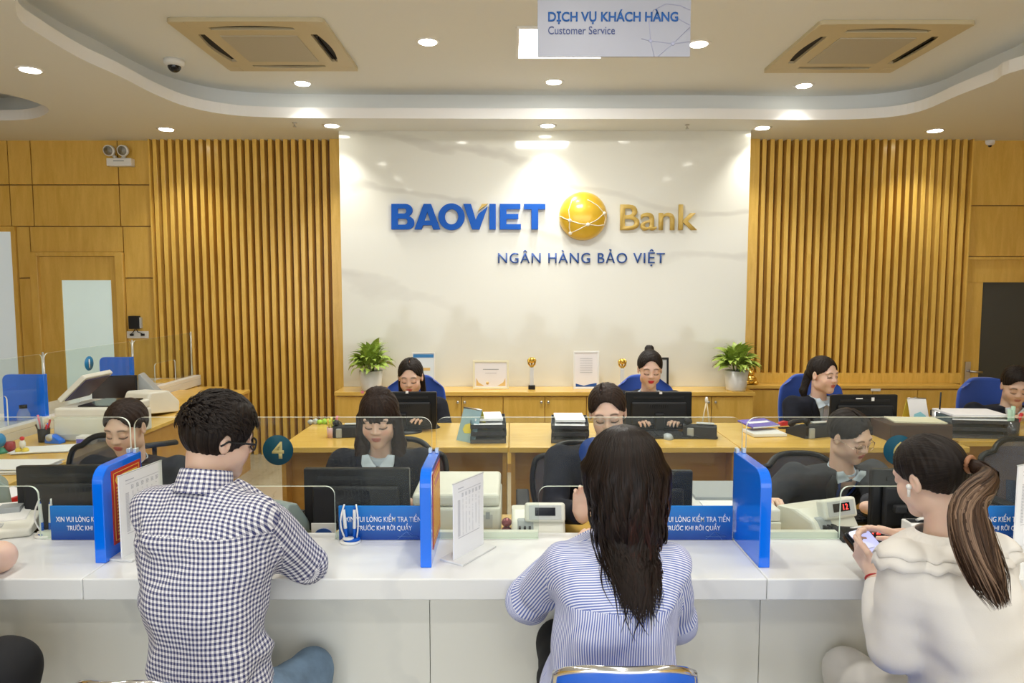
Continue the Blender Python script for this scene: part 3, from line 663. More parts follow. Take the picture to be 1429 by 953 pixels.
# acrylic paper stands
def paper_stand(pn, pf, ytop, lab, width=None):
    n = atz(pn[0], pn[1], ZC+0.004); f = atz(pf[0], pf[1], ZC+0.004)
    if width: f = n+(f-n).normalized()*width
    h = at(pn[0], ytop, n.y).z-ZC
    d = (f-n).normalized(); nv = Vector((d.y, -d.x, 0)); t = thing('paper_stand', lab, 'paper stand', tuple((n+f)/2), 'acrylic stands with printed fee lists')
    def q(a, off, z): return n+d*a+nv*off+Vector((0, 0, z))
    L_ = (f-n).length
    def slab(a0, a1, o0, o1, z0, z1):
        vs = [q(a0, o0, z0), q(a1, o0, z0), q(a1, o1, z0), q(a0, o1, z0), q(a0, o0, z1), q(a1, o0, z1), q(a1, o1, z1), q(a0, o1, z1)]
        return MB().add(vs, [(0, 3, 2, 1), (4, 5, 6, 7), (0, 1, 5, 4), (1, 2, 6, 5), (2, 3, 7, 6), (3, 0, 4, 7)])
    slab(-0.012, L_+0.012, -0.045, 0.045, -0.004, 0.003).build('base', mat('frosty_acrylic', (0.72, 0.73, 0.74), 0.2), t, bevel=0.002)
    p = slab(0, L_, -0.0022, 0.0022, 0.003, h).build('sheet', M_PAPER, t)
    slab(-0.002, L_+0.002, -0.003, 0.003, h, h+0.0022).build('top_edge', M_MID, t)
    P = MB(); rr = random.Random(3); o = 0.0023 if nv.y < 0 else -0.0034; o2 = o+0.0011
    def bar(a0, a1, z0, z1):
        vs = [q(a, oo, z) for z in (z0, z1) for oo in (o, o2) for a in (a0, a1)]
        P.add([vs[0], vs[1], vs[3], vs[2], vs[4], vs[5], vs[7], vs[6]], [(0, 3, 2, 1), (4, 5, 6, 7), (0, 1, 5, 4), (1, 2, 6, 5), (2, 3, 7, 6), (3, 0, 4, 7)])
    mz = lambda v: h*v
    bar(0.14*L_, 0.32*L_, mz(0.915), mz(0.925)); bar(0.14*L_, 0.9*L_, mz(0.875), mz(0.879))
    for k in range(6):
        for j in range(3): bar((0.26+k*0.115)*L_, (0.30+k*0.115)*L_+rr.uniform(0, 0.02)*L_, mz(0.80+j*0.018), mz(0.808+j*0.018))
    for r_ in range(26):
        z = 0.76-r_*0.0185; bar(0.13*L_, 0.20*L_, mz(z), mz(z+0.006))
        for k in range(6):
            if rr.random() < 0.75: bar((0.28+k*0.11)*L_, (0.30+k*0.11)*L_, mz(z), mz(z+0.005))
    bar(0.14*L_, 0.85*L_, mz(0.268), mz(0.272))
    tag(P.build('printed_lines', M_PRINT, t), None, None, kind='stuff')
paper_stand((170, 780), (229, 748), 667, 'printed fee list in acrylic stand beside the red poster, left of the checked shirt')
paper_stand((633, 783), (674, 760), 678, 'printed fee list in acrylic stand right of the edge-on red-poster divider')
paper_stand((1414, 765), (1520, 735), 652, 'printed fee list in acrylic stand at the right photo edge', 0.2)

# ================================================================ BACK DESKS
def desk(x0, x1, y0, y1, zt, lab):
    t = thing('wooden_desk', lab, 'desk', ((x0+x1)/2, (y0+y1)/2, 0), 'wooden desks of the second row')
    box('desktop', M_DESK, t, x0+0.002, x1-0.002, y0, y1, zt-0.032, zt, bevel=0.004)
    box('modesty_panel', M_DESKP, t, x0+0.035, x1-0.035, y0+0.12, y0+0.138, 0.08, zt-0.032)
    for a in (x0+0.012, x1-0.035): box('side_panel', M_DESKP, t, a, a+0.023, y0+0.02, y1-0.03, 0, zt-0.032)
    return t
ZD = 0.75; YD = 3.68
dx = [atz(379, 630, ZD).x, atz(710, 630, ZD).x, atz(1041, 630, ZD).x, atz(1366, 628, ZD).x, 3.75]
desk(dx[0], dx[1], YD, YD+0.68, ZD, 'yellow wood desk of the second row behind the fringed clerk')
desk(dx[1], dx[2], YD, YD+0.68, ZD, 'yellow wood desk of the second row with black trays and two-legged tent stand')
desk(dx[2], dx[3], YD, YD+0.68, ZD, 'yellow wood desk of the second row with purple folder')
desk(dx[3]+0.03, dx[4], YD+0.15, YD+0.83, ZD, 'yellow wood desk at the right edge in front of the male clerk')
# credenza under the marble wall
YC = 5.86; zc_ = at(760, 547, YC).z
cr0, cr1 = at(468, 547, YC).x, at(1053, 547, YC).x
t = thing('credenza', 'long low wooden credenza under the marble wall', 'cabinet', ((cr0+cr1)/2, 6.0, 0))
box('top', M_DESK, t, cr0-0.01, cr1+0.01, YC, YM-0.006, zc_-0.035, zc_, bevel=0.003)
box('carcass', M_DESKP, t, cr0, cr1, YC+0.04, YM-0.006, 0.0, zc_-0.035)
n = 10
for i in range(n):
    a = cr0+(cr1-cr0)*i/n; b = cr0+(cr1-cr0)*(i+1)/n
    d = box('door', M_DESKP2 if False else M_WOOD, t, a+0.003, b-0.003, YC+0.02, YC+0.04, 0.08, zc_-0.045, bevel=0.002, seg=1)
    kx = a+0.03 if i % 2 else b-0.03
    MB().lathe([(0.006, 0), (0.006, 0.012), (0.013, 0.016), (0.011, 0.024)], (0, 0, 0), 12, M=TR((kx, YC+0.02, zc_-0.09), 0, PI/2)).build('knob', M_STEEL, d)
YC2 = 6.38; zc2 = at(1200, 538, YC2).z; c0, c1 = mx1+0.01, at(1345, 538, YC2).x
t = thing('credenza', 'low wooden cabinet ledge under the right slat wall', 'cabinet', ((c0+c1)/2, 6.5, 0))
box('top', M_DESK, t, c0, c1, YC2, YW-0.076, zc2-0.03, zc2, bevel=0.003); box('carcass', M_DESKP, t, c0, c1, YC2+0.03, YW-0.076, 0, zc2-0.03)
for i in range(5):
    a = c0+(c1-c0)*i/5; b = c0+(c1-c0)*(i+1)/5
    d = box('door', M_WOOD, t, a+0.003, b-0.003, YC2+0.012, YC2+0.03, 0.08, zc2-0.045, bevel=0.002, seg=1)
    kx = b-0.03; MB().lathe([(0.006, 0), (0.006, 0.012), (0.013, 0.016), (0.011, 0.024)], (0, 0, 0), 12, M=TR((kx, YC2+0.012, zc2-0.12), 0, PI/2)).build('knob', M_STEEL, d)

# ================================================================ LEFT WING (counter running towards the back wall)
XG = -3.03
wg = thing('side_counter', 'white stone counter wing running along the left towards the wall', 'counter', (XG-0.25, 4.4, 0))
box('countertop_slab', M_TOP, wg, XG-0.45, XG+0.07, 2.34, 4.40, 0.70, ZC, bevel=0.004); box('countertop_slab', M_TOP, wg, XG-0.45, XG+0.07, 4.403, 6.45, 0.70, ZC, bevel=0.004)
box('base_panel', M_FRONT, wg, XG-0.25, XG-0.2, 2.34, 6.45, 0, 0.70); box('riser_strip', M_WHITE, wg, XG+0.01, XG+0.07, 2.36, 6.45, ZC, ZC+0.03, bevel=0.003)
t = thing('side_desk', 'yellow wood staff desk beside the left counter wing', 'desk', (-2.7, 4.4, 0))
box('desktop', M_DESK, t, XG+0.08, -2.32, 2.82, 6.0, 0.695, 0.72, bevel=0.003); box('side_panel', M_DESKP, t, -2.36, -2.338, 2.85, 6.0, 0, 0.695)
for k, (a, b, lab) in enumerate(((2.32, 3.36, 'glass screen of the left wing nearest the camera'), (3.38, 4.38, 'glass screen of the left wing behind the nearer blue divider'), (4.40, 5.42, 'glass screen of the left wing with blue disc reading 1'), (5.44, 6.42, 'glass screen of the left wing farthest back, by the slat wall'))):
    t = thing('glass_screen', lab, 'glass screen', (XG, (a+b)/2, ZC), 'glass screens of the left wing')
    MB().prism(pane_outline(a, b, ZC+0.03, ZT+0.01), XG-0.004, XG+0.004, 'x', smi=1).build('pane', [M_GLASS, M_GEDGE], t)
    MB().tube([(XG, b+0.01, ZC+0.03), (XG, b+0.01, ZT+0.02)], 0.007, 8).build('post', M_STEEL, t)
c = Vector((XG-0.006, 3.03*953/594.5, 0)); c.z = at(120, 507, c.y).z
t = thing('number_sticker', 'round blue sticker with the number 1 seen from behind', 'sticker', tuple(c), 'round number stickers on the glass')
MB().lathe([(0.0515, 0), (0.0515, 0.0012)], (0, 0, 0), 40, M=Matrix.Translation((XG+0.0045, c.y, c.z)) @ Euler((0, PI/2, 0)).to_matrix().to_4x4()).build('disc', M_TEALB, t)
text('1', M_WTXT, t, None, 0.062, Matrix.Translation((XG+0.007, c.y, c.z-0.031)) @ Matrix.Scale(-1, 4, (0, 1, 0)) @ Euler((PI/2, 0, PI/2)).to_matrix().to_4x4(), 0.02, 0.0008, align='c')
def wing_div(pxl, pxr, pyt, y, lab):
    x0, x1 = at(pxl, pyt, y).x, at(pxr, pyt, y).x; z1 = at(pxl, pyt, y).z; r = 0.04
    t = thing('desk_divider', lab, 'divider', ((x0+x1)/2, y, ZC), 'blue acrylic dividers')
    P = [(x0, ZC), (x1, ZC), (x1, z1)]+[(x0+r-r*math.sin(PI/2*k/6), z1-r+r*math.cos(PI/2*k/6)) for k in range(7)]
    MB().prism(P, y-0.017, y+0.017, 'y').build('board', M_BLUE, t, bevel=0.0025)
wing_div(5, 63, 522, 4.36, 'plain blue divider on the left wing, nearer one at the photo edge')
wing_div(140, 185, 498, 5.40, 'plain blue divider on the left wing, farther one by the black screen')
c = at(245, 549, 5.95)
t = thing('end_cabinet', 'small wooden cabinet end in front of the left slat wall', 'cabinet', (c.x, 6.1, 0))
box('carcass', M_WOOD, t, c.x-0.26, c.x+0.24, 5.95, 6.35, 0, c.z-0.03); box('top', M_DESK, t, c.x-0.28, c.x+0.26, 5.93, 6.37, c.z-0.03, c.z, bevel=0.003)
c = at(229, 531, 6.15); box('cable_box', M_WOOD, t, c.x-0.09, c.x+0.09, 6.1, 6.3, at(229, 549, 6.1).z, c.z, bevel=0.003)

# ================================================================ EQUIPMENT BUILDERS
def monitor(px0, px1, pyt, y, zd, lab, yaw=0.0, h=None, group='computer monitors seen from behind', stand=True):
    a = at(px0, pyt, y); b = at(px1, pyt, y); w = b.x-a.x; cx = (a.x+b.x)/2; zt_ = a.z
    h = h or w*0.60; h = min(h, zt_-zd-0.012)
    t = thing('computer_monitor', lab, 'monitor', (cx, y, zd), group); M = TR((cx, y, 0), yaw)
    MB().box(-w/2, w/2, 0, 0.028, zt_-h, zt_, M=M).build('housing', M_BLACK, t, bevel=0.006)
    MB().box(-w/2+0.035, w/2-0.035, -0.022, 0.0, zt_-h+0.03, zt_-0.06, M=M).build('rear_cover', M_SOFTBLK, t, bevel=0.014, seg=3)
    MB().box(-w/2+0.05, w/2-0.05, -0.004, 0.001, zt_-0.042, zt_-0.028, M=M).build('rear_ridge', M_SOFTBLK, t, bevel=0.002)
    vv = MB()
    for k in range(9): vv.box(-0.06+k*0.013, -0.052+k*0.013, -0.0235, -0.021, zt_-0.092, zt_-0.074, M=M)
    tag(vv.build('vents', M_BLACK, t), None, None, kind='stuff')
    MB().box(-w/2+0.012, w/2-0.012, 0.027, 0.030, zt_-h+0.02, zt_-0.012, M=M).build('screen', M_SCREEN, t)
    MB().box(-0.03, 0.03, -0.045, -0.015, zd+0.01, zt_-h*0.55, M=M).build('neck', M_BLACK, t, bevel=0.008)
    MB().lathe([(0.12, 0), (0.12, 0.008), (0.03, 0.016)], (0, 0, 0), 24, M=TR((cx, y-0.02, zd), yaw), sy=0.75).build('base', M_BLACK, t)
    return t
def keyboard(c, yaw, lab):
    t = thing('keyboard', lab, 'keyboard', tuple(c)); M = TR(c, yaw)
    MB().box(-0.22, 0.22, -0.07, 0.07, 0, 0.014, M=M).build('body', M_BLACK, t, bevel=0.004)
    k = MB()
    for r_ in range(5):
        for q in range(15): k.box(-0.21+q*0.028, -0.187+q*0.028, -0.06+r_*0.025, -0.04+r_*0.025, 0.014, 0.019, M=M)
    tag(k.build('keys', M_SOFTBLK, t), None, None, kind='stuff'); return t
def mouse(c, lab, m=None):
    t = thing('computer_mouse', lab, 'mouse', tuple(c)); MB().ball((c[0], c[1], c[2]+0.004), (0.031, 0.05, 0.028), 14).build('shell', m or M_BLACK, t)
    MB().tube([(c[0], c[1]+0.045, c[2]+0.01), (c[0]+0.06, c[1]+0.1, c[2]+0.004), (c[0]+0.14, c[1]+0.12, c[2]+0.004)], 0.002, 5).build('cable', M_BLACK, t)
def desk_phone(c, yaw, lab, s=1.0):
    t = thing('desk_phone', lab, 'telephone', tuple(c), 'dark desk phones of the second row'); M = TR(c, yaw) @ Matrix.Scale(s, 4)
    MB().prism([(-0.09, 0), (0.09, 0), (0.09, 0.03), (-0.05, 0.085), (-0.09, 0.075)], -0.1, 0.1, 'x', M=M).build('body', M_SOFTBLK, t, bevel=0.006)
    MB().box(-0.075, -0.035, -0.07, 0.07, 0.0, 0.065, M=M @ TR((0, -0.03, 0))).build('foot', M_GREY, t, bevel=0.006)
    MB().tube([(-0.075, 0.07, 0.06), (-0.078, 0.03, 0.085), (-0.078, -0.05, 0.108), (-0.075, -0.08, 0.1)], [0.022, 0.015, 0.015, 0.022], 10, M=M).build('handset', M_BLACK, t)
    MB().box(-0.02, 0.085, -0.07, -0.03, 0.088, 0.094, M=M @ TR((0, 0, -0.002), 0, 0)).build('display', M_MID, t, bevel=0.001)
    k = MB()
    for i in range(3):
        for j in range(4): k.box(-0.01+i*0.03, 0.012+i*0.03, -0.01+j*0.022, 0.004+j*0.022, 0.03, 0.066-j*0.009+0.006, M=M)
    tag(k.build('keys', M_GREY, t), None, None, kind='stuff'); return t
def tray_stack(c, w, d, n, lab, yaw=0.0, ph=0.035, papers=True, hh=0.04):
    t = thing('document_tray', lab, 'document tray', tuple(c), 'stacked dark document trays'); z = 0
    for k in range(n):
        M = TR((c[0], c[1], c[2]+z), yaw+0.02*(k % 2))
        b = MB().box(-w/2, w/2, -d/2, d/2, 0, 0.003, M=M).box(-w/2, -w/2+0.003, -d/2, d/2, 0, hh, M=M).box(w/2-0.003, w/2, -d/2, d/2, 0, hh, M=M).box(-w/2, w/2, d/2-0.003, d/2, 0, hh, M=M).box(-w/2, w/2, -d/2, -d/2+0.003, 0, hh*0.62, M=M)
        b.build('tray', mat('smoky_plastic', (0.05, 0.055, 0.07), 0.15, spec=0.7), t)
        MB().box(-w/2+0.02, w/2-0.02, -d/2+0.015, d/2-0.02, 0.004, hh*0.55, M=M).build('paper_pile', M_PAPER if k == n-1 else M_GREY, t)
        z += hh+0.006
    if papers:
        M = TR((c[0], c[1]+0.01, c[2]+z-0.008), yaw+0.05)
        MB().box(-w/2+0.02, w/2-0.02, -d/2+0.04, d/2, 0, 0.012, M=M).build('loose_papers', M_PAPER, t)
def tent_calendar(c, yaw, lab, m1, w=0.15, h=0.17, blob=None):
    t = thing('tent_calendar', lab, 'calendar', tuple(c)); M = TR(c, yaw); L = h*0.35
    MB().add([(-w/2, -L, 0), (w/2, -L, 0), (w/2, 0, h), (-w/2, 0, h), (-w/2, -L+0.003, 0), (w/2, -L+0.003, 0), (w/2, 0.003, h), (-w/2, 0.003, h)], [(0, 1, 2, 3), (7, 6, 5, 4), (0, 4, 5, 1), (3, 2, 6, 7), (0, 3, 7, 4), (1, 5, 6, 2)], M=M).build('front_leaf', m1, t)
    MB().add([(-w/2, L, 0), (w/2, L, 0), (w/2, 0.004, h), (-w/2, 0.004, h), (-w/2, L+0.003, 0), (w/2, L+0.003, 0), (w/2, 0.007, h), (-w/2, 0.007, h)], [(0, 1, 2, 3), (7, 6, 5, 4), (0, 4, 5, 1), (3, 2, 6, 7), (0, 3, 7, 4), (1, 5, 6, 2)], M=M).build('back_leaf', M_YPAPER if blob else M_GREY, t)
    MB().tube([(-w/2, 0.002, h), (w/2, 0.002, h)], 0.005, 8, M=M).build('spiral', M_STEEL, t)
    if blob:
        def on(u, v): return (u, -L*(1-v/h)-0.0016, v)
        MB().add([on(-0.04, h*0.35), on(-0.02, h*0.25), on(0.03, h*0.28), on(0.04, h*0.45), on(0.01, h*0.58), on(-0.03, h*0.5)], [(0, 1, 2, 3, 4, 5)], M=M).build('picture', blob, t)
    return t
def printer(x0, x1, y0, y1, z0, z1, lab, kind=0, m=None, group=None):
    t = thing('printer', lab, 'printer', ((x0+x1)/2, (y0+y1)/2, z0)); m = m or M_CREAM; h = z1-z0
    box('body', m, t, x0, x1, y0, y1, z0, z0+h*0.72, bevel=0.012, seg=3)
    box('upper_body', m, t, x0+0.004, x1-0.004, y0+0.004, y1-0.004, z0+h*0.725, z1, bevel=0.014, seg=3)
    box('output_slot', M_DARK, t, x0+0.05, x1-0.05, y1-0.02, y1+0.001, z0+h*0.55, z0+h*0.68)
    box('paper_cassette', M_MID, t, x0+0.02, x1-0.02, y0-0.004, y1+0.004, z0+0.008, z0+h*0.22, bevel=0.003)
    return t
def money_counter(c, yaw, lab, s=1.0, digits=None):
    t = thing('money_counter', lab, 'money counter', tuple(c), 'banknote counting machines on the staff desk'); M = TR(c, yaw) @ Matrix.Scale(s, 4)
    MB().prism([(-0.14, 0), (0.13, 0), (0.14, 0.07), (0.10, 0.12), (-0.02, 0.135), (-0.11, 0.115), (-0.15, 0.06)], -0.12, 0.12, 'x', M=M).build('body', M_CREAM, t, bevel=0.018, seg=3)
    MB().prism([(-0.152, 0.02), (-0.10, 0.02), (-0.06, 0.09), (-0.07, 0.12), (-0.11, 0.118), (-0.155, 0.06)], -0.095, -0.02, 'x', M=M).build('hopper', M_GREY, t, bevel=0.006)
    for k in range(3): MB().box(-0.088+k*0.022, -0.078+k*0.022, -0.162, -0.14, 0.03, 0.1, M=M).build('feed_fin', M_SOFTBLK, t)
    D = M @ TR((0.03, -0.10, 0.15), 0, -0.25)
    MB().box(-0.09, 0.09, -0.02, 0.03, -0.045, 0.04, M=D).build('display_head', M_CREAM, t, bevel=0.01, seg=3)
    MB().box(-0.072, 0.072, -0.022, -0.018, -0.032, 0.03, M=D).build('display_bezel', M_MID, t, bevel=0.001)
    MB().box(-0.045, 0.045, -0.024, -0.0215, -0.015, 0.02, M=D).build('display', M_SCREEN, t)
    if digits:
        text(digits, M_LED, t, None, 0.024, D @ Matrix.Translation((0.008, -0.0245, -0.009)) @ FACE_CAM, 0.0, 0.0004, name='digits')
    MB().box(-0.11, -0.02, -0.147, -0.14, 0.008, 0.03, M=M).build('control_panel', M_MID, t)
    return t
def office_chair(c, yaw, lab, kind='blue', w=0.46, top=1.0, group=None):
    """task chair, backrest behind the sitter; sitter faces local +Y"""
    t = thing('office_chair', lab, 'chair', (c[0], c[1], 0), group or ('blue high-back office chairs' if kind == 'blue' else 'dark mesh office chairs')); M = TR((c[0], c[1], 0), yaw)
    zs = 0.46
    MB().prism(rrect(-0.24, 0.24, -0.22, 0.24, 0.07, 5), zs-0.07, zs, 'z', M=M).build('seat', M_BLUECH if kind == 'blue' else M_SOFTBLK, t, bevel=0.02, seg=3)
    # curved backrest
    nx, nz = 26, 22; z0 = zs+0.1; vs = []; prof = []
    for j in range(nz+1):
        v = j/nz; z = z0+(top-z0)*v
        wt = w/2*(0.86+0.14*math.sin(PI*min(1, v*0.9+0.1)))
        if v > 0.80: wt *= math.sqrt(max(0.0, 1-((v-0.80)/0.20)**2*0.42))
        if v < 0.12: wt *= 0.86+0.14*(v/0.12)
        for i in range(nx+1):
            u = -1+2*i/nx; uu = u*wt
            edge = (1-abs(u)**4)
            vs.append(Vector((uu, -0.24-0.05*v+0.05*u*u-0.015*math.sin(PI*v)*0, z-0.05*(abs(u)**4)*max(0.0, (v-0.6)/0.4)**2)))
    th = 0.05 if kind == 'blue' else 0.012
    back = [p+Vector((0, -th*(0.55+0.45*(1-abs(-1+2*(k % (nx+1))/nx)**6)), 0)) for k, p in enumerate(vs)]
    N = len(vs); fs = []
    for j in range(nz):
        for i in range(nx):
            a = j*(nx+1)+i; q = (a, a+1, a+nx+2, a+nx+1); fs.append(q); fs.append(tuple(N+k for k in q[::-1]))
    def rim(a, b): fs.append((a, N+a, N+b, b))
    for i in range(nx): rim(i+1, i); rim(nz*(nx+1)+i, nz*(nx+1)+i+1)
    for j in range(nz): rim(j*(nx+1), (j+1)*(nx+1)); rim((j+1)*(nx+1)+nx, j*(nx+1)+nx)
    if kind == 'blue':
        MB().add(vs+back, fs, 0, True, M).build('backrest', M_BLUECH, t)
    else:
        MB().add(vs+back, fs, 0, True, M).build('backrest_mesh', M_MESHF, t)
        ring = [vs[i] for i in range(nx+1)]+[vs[j*(nx+1)+nx] for j in range(1, nz+1)]+[vs[nz*(nx+1)+i] for i in range(nx-1, -1, -1)]+[vs[j*(nx+1)] for j in range(nz-1, -1, -1)]
        MB().tube([p+Vector((0, -0.006, 0)) for p in ring], 0.014, 8, M=M).build('backrest_frame', M_BLACK, t)
    MB().tube([(0, -0.15, zs-0.06), (0, -0.30, zs-0.03), (0, -0.33, z0+0.12)], 0.02, 8, M=M).build('back_bracket', M_BLACK, t)
    for s_ in (-1, 1):
        MB().tube([(s_*0.22, 0.0, zs-0.05), (s_*0.28, 0.0, zs), (s_*0.28, 0.0, zs+0.2)], 0.014, 8, M=M).build('arm_post', M_BLACK, t)
        MB().box(s_*0.28-0.03, s_*0.28+0.03, -0.13, 0.13, zs+0.2, zs+0.225, M=M).build('armrest', M_SOFTBLK, t, bevel=0.008)
    MB().tube([(0, 0, 0.09), (0, 0, zs-0.06)], 0.028, 12, M=M).build('gas_column', M_STEEL, t)
    for k in range(5):
        a = 2*PI*k/5; MB().tube([(0, 0, 0.1), (0.3*math.cos(a), 0.3*math.sin(a), 0.065)], [0.024, 0.014], 8, M=M).build('leg', M_BLACK, t)
        MB().ball((0.3*math.cos(a), 0.3*math.sin(a), 0.028), 0.028, 10, M=M).build('caster', M_BLACK, t)
    return t
def book(c, d, yaw, lab, m, name='folder', cat='folder', rx=0, label_strip=False, group=None):
    t = thing(name, lab, cat, tuple(c), group); M = TR(c, yaw, rx)
    MB().box(-d[0]/2, d[0]/2, -d[1]/2, d[1]/2, 0, d[2], M=M).build('cover', m, t, bevel=min(0.003, d[2]*0.3))
    MB().box(-d[0]/2+0.004, d[0]/2+0.001, -d[1]/2-0.001, d[1]/2+0.001, d[2]*0.2, d[2]*0.8, M=M).build('pages', M_PAPER, t)
    if label_strip: MB().box(-d[0]*0.38, d[0]*0.38, -d[1]*0.1, d[1]*0.12, d[2], d[2]+0.001, M=M).build('label_strip', M_PAPER, t)
    return t
def sheets(c, w, d, yaw, lab, n=4, m=None, h=0.002):
    t = thing('paper_sheets', lab, 'papers', tuple(c)); rr = random.Random(int(c[0]*1000))
    for k in range(n):
        M = TR((c[0]+rr.uniform(-.012, .012), c[1]+rr.uniform(-.012, .012), c[2]+k*h), yaw+rr.uniform(-.12, .12))
        MB().box(-w/2, w/2, -d/2, d/2, 0, h, M=M).build('sheet', m or M_PAPER, t)
# ================================================================ FRONT STAFF DESK ITEMS
ZS1 = 0.70
def on(px, py, z): return atz(px, py, z)
monitor(24, 205, 650, 2.43, ZS1, 'large black monitor back in front of the left clerk', 0.05)
monitor(423, 571, 654, 2.43, ZS1, 'black monitor back in front of the fringed clerk')
monitor(858, 967, 657, 2.45, ZS1, 'black monitor back right of the long-haired customer', -0.03)
monitor(1218, 1372, 655, 2.44, ZS1, 'black monitor back in front of the ponytailed customer')
c = at(1266, 712, 2.37)
t = thing('webcam', 'small black webcam clipped at the monitor before the ponytailed customer', 'camera', tuple(c))
MB().box(c.x-0.04, c.x+0.04, 2.37, 2.395, c.z-0.014, c.z+0.014).build('body', M_SOFTBLK, t, bevel=0.006); MB().lathe([(0.011, 0), (0.009, 0.004)], (0, 0, 0), 14, M=TR((c.x+0.01, 2.37, c.z), 0, PI/2)).build('lens', M_SCREEN, t)
MB().tube([(c.x, 2.385, c.z-0.01), (c.x, 2.39, ZS1)], 0.006, 6).build('stalk', M_BLACK, t)
# POS / keypad machine at left edge on the counter
c = on(20, 738, ZC)
t = thing('card_machine', 'low cream keypad machine on the counter at the left photo edge', 'machine', tuple(c)); M = TR(c, 0.35)
MB().prism([(-0.11, 0), (0.11, 0), (0.11, 0.065), (0.02, 0.06), (-0.11, 0.03)], -0.09, 0.08, 'x', M=M).build('body', M_CREAM, t, bevel=0.01, seg=3)
MB().prism([(-0.05, 0.04), (0.09, 0.065), (0.09, 0.075), (-0.05, 0.05)], -0.07, 0.05, 'x', M=M).build('top_plate', M_WHITE, t, bevel=0.003)
MB().box(-0.05, 0.02, 0.0, 0.06, 0.058, 0.078, M=M).build('display', M_GREY, t, bevel=0.002)
MB().box(-0.07, -0.01, -0.09, -0.05, 0.03, 0.042, M=M).build('slot_cover', M_MID, t, bevel=0.002)
c = on(2, 712, ZC); c.x -= 0.03
t = thing('desk_terminal', 'grey-green curved desk terminal at the left photo edge', 'machine', tuple(c))
MB().prism([(-0.07, 0), (0.06, 0), (0.05, 0.1), (0.02, 0.13), (-0.03, 0.11)], -0.07, 0.07, 'x', M=TR(c, -0.9)).build('body', mat('grey_green_plastic', (0.25, 0.32, 0.31), 0.4), t, bevel=0.012, seg=3)
def stapler(c, yaw, lab, m, m2=None, s=1.0):
    t = thing('stapler', lab, 'stapler', tuple(c)); M = TR(c, yaw) @ Matrix.Scale(s, 4)
    MB().box(-0.06, 0.06, -0.016, 0.016, 0, 0.012, M=M).build('base', m2 or M_BLACK, t, bevel=0.004)
    MB().prism([(-0.06, 0.02), (0.055, 0.03), (0.06, 0.045), (-0.02, 0.062), (-0.062, 0.05)], -0.014, 0.014, 'y', M=M).build('arm', m, t, bevel=0.005)
stapler(on(40, 712, ZS1+0.01), 0.5, 'red stapler on the staff desk below the left monitor', M_RED, M_BLUEN, 1.1)
c = on(70, 707, ZS1+0.005); t = thing('tape_dispenser', 'red and blue tape dispenser beside the red stapler', 'tape dispenser', tuple(c))
MB().prism([(-0.05, 0), (0.05, 0), (0.045, 0.05), (0.0, 0.06), (-0.05, 0.03)], -0.02, 0.02, 'y', M=TR(c, 0.3)).build('body', M_RED, t, bevel=0.006); MB().lathe([(0.022, -0.012), (0.022, 0.012)], (0, 0, 0), 16, M=TR((c.x, c.y-0.01, c.z+0.04), 0.3, PI/2)).build('tape_roll', M_BLUE, t)
# grey desk device right of checked shirt
c = on(408, 736, ZC); t = thing('card_terminal', 'grey-green terminal leaning back just right of the checked sleeve', 'machine', tuple(c)); M = TR((c.x-0.015, 2.42, ZS1), -0.5)
MB().prism([(-0.09, 0), (0.08, 0), (0.06, 0.05), (-0.01, 0.15), (-0.05, 0.165), (-0.075, 0.14)], -0.05, 0.05, 'x', M=M).build('body', mat('grey_green_plastic', (0.25, 0.32, 0.31), 0.4), t, bevel=0.012, seg=3)
MB().prism([(-0.074, 0.06), (-0.078, 0.06), (-0.066, 0.14), (-0.06, 0.14)], -0.036, 0.036, 'x', M=M).build('keypad', M_GREY, t)
c = on(445, 742, ZC); c = Vector((c.x, 2.40, ZS1)); t = thing('desk_card', 'small white card with dark blue semicircle under the fringed clerk\'s monitor', 'card', tuple(c))
box('card', M_WHITE, t, c.x-0.045, c.x+0.045, 2.40, 2.404, ZS1, ZS1+0.075, bevel=0.002)
MB().prism([(c.x+0.033*math.cos(PI*k/12), ZS1+0.03+0.026*math.sin(PI*k/12)) for k in range(13)], 2.397, 2.400, 'y').build('print', M_BLUEN, t)
# cream printer behind second divider
a = at(573, 690, 2.42); b = at(699, 690, 2.42)
t = printer(a.x, b.x, 2.42, 2.75, ZS1, at(640, 690, 2.42).z, 'cream printer behind the acrylic fee list stand')
box('side_door', M_MID, t, b.x-0.11, b.x-0.03, 2.416, 2.421, ZS1+0.05, ZS1+0.10, bevel=0.001); box('button', M_GREY, t, b.x-0.055, b.x-0.04, 2.414, 2.418, ZS1+0.085, ZS1+0.11)
# stamp stack
c = at(707, 735, 2.40); t = thing('stamp_rack', 'three-tier dark red stamp rack beside the cream printer', 'stamp rack', (c.x, 2.40, ZS1))
for k in range(3): MB().ball((c.x, 2.40, ZS1+0.018+0.03*k), (0.019, 0.019, 0.0165), 14).build('stamp', mat('dark_red_pearl', (0.25, 0.06, 0.07), 0.15, metal=0.4), t)
money_counter((at(750, 745, 2.46).x, 2.47, ZS1), 0.0, 'cream banknote counter with dark display, left of the long-haired customer', 0.80)
money_counter((at(1140, 745, 2.46).x, 2.49, ZS1), 0.35, 'cream banknote counter with red digits beside the bespectacled clerk', 0.84, '12')
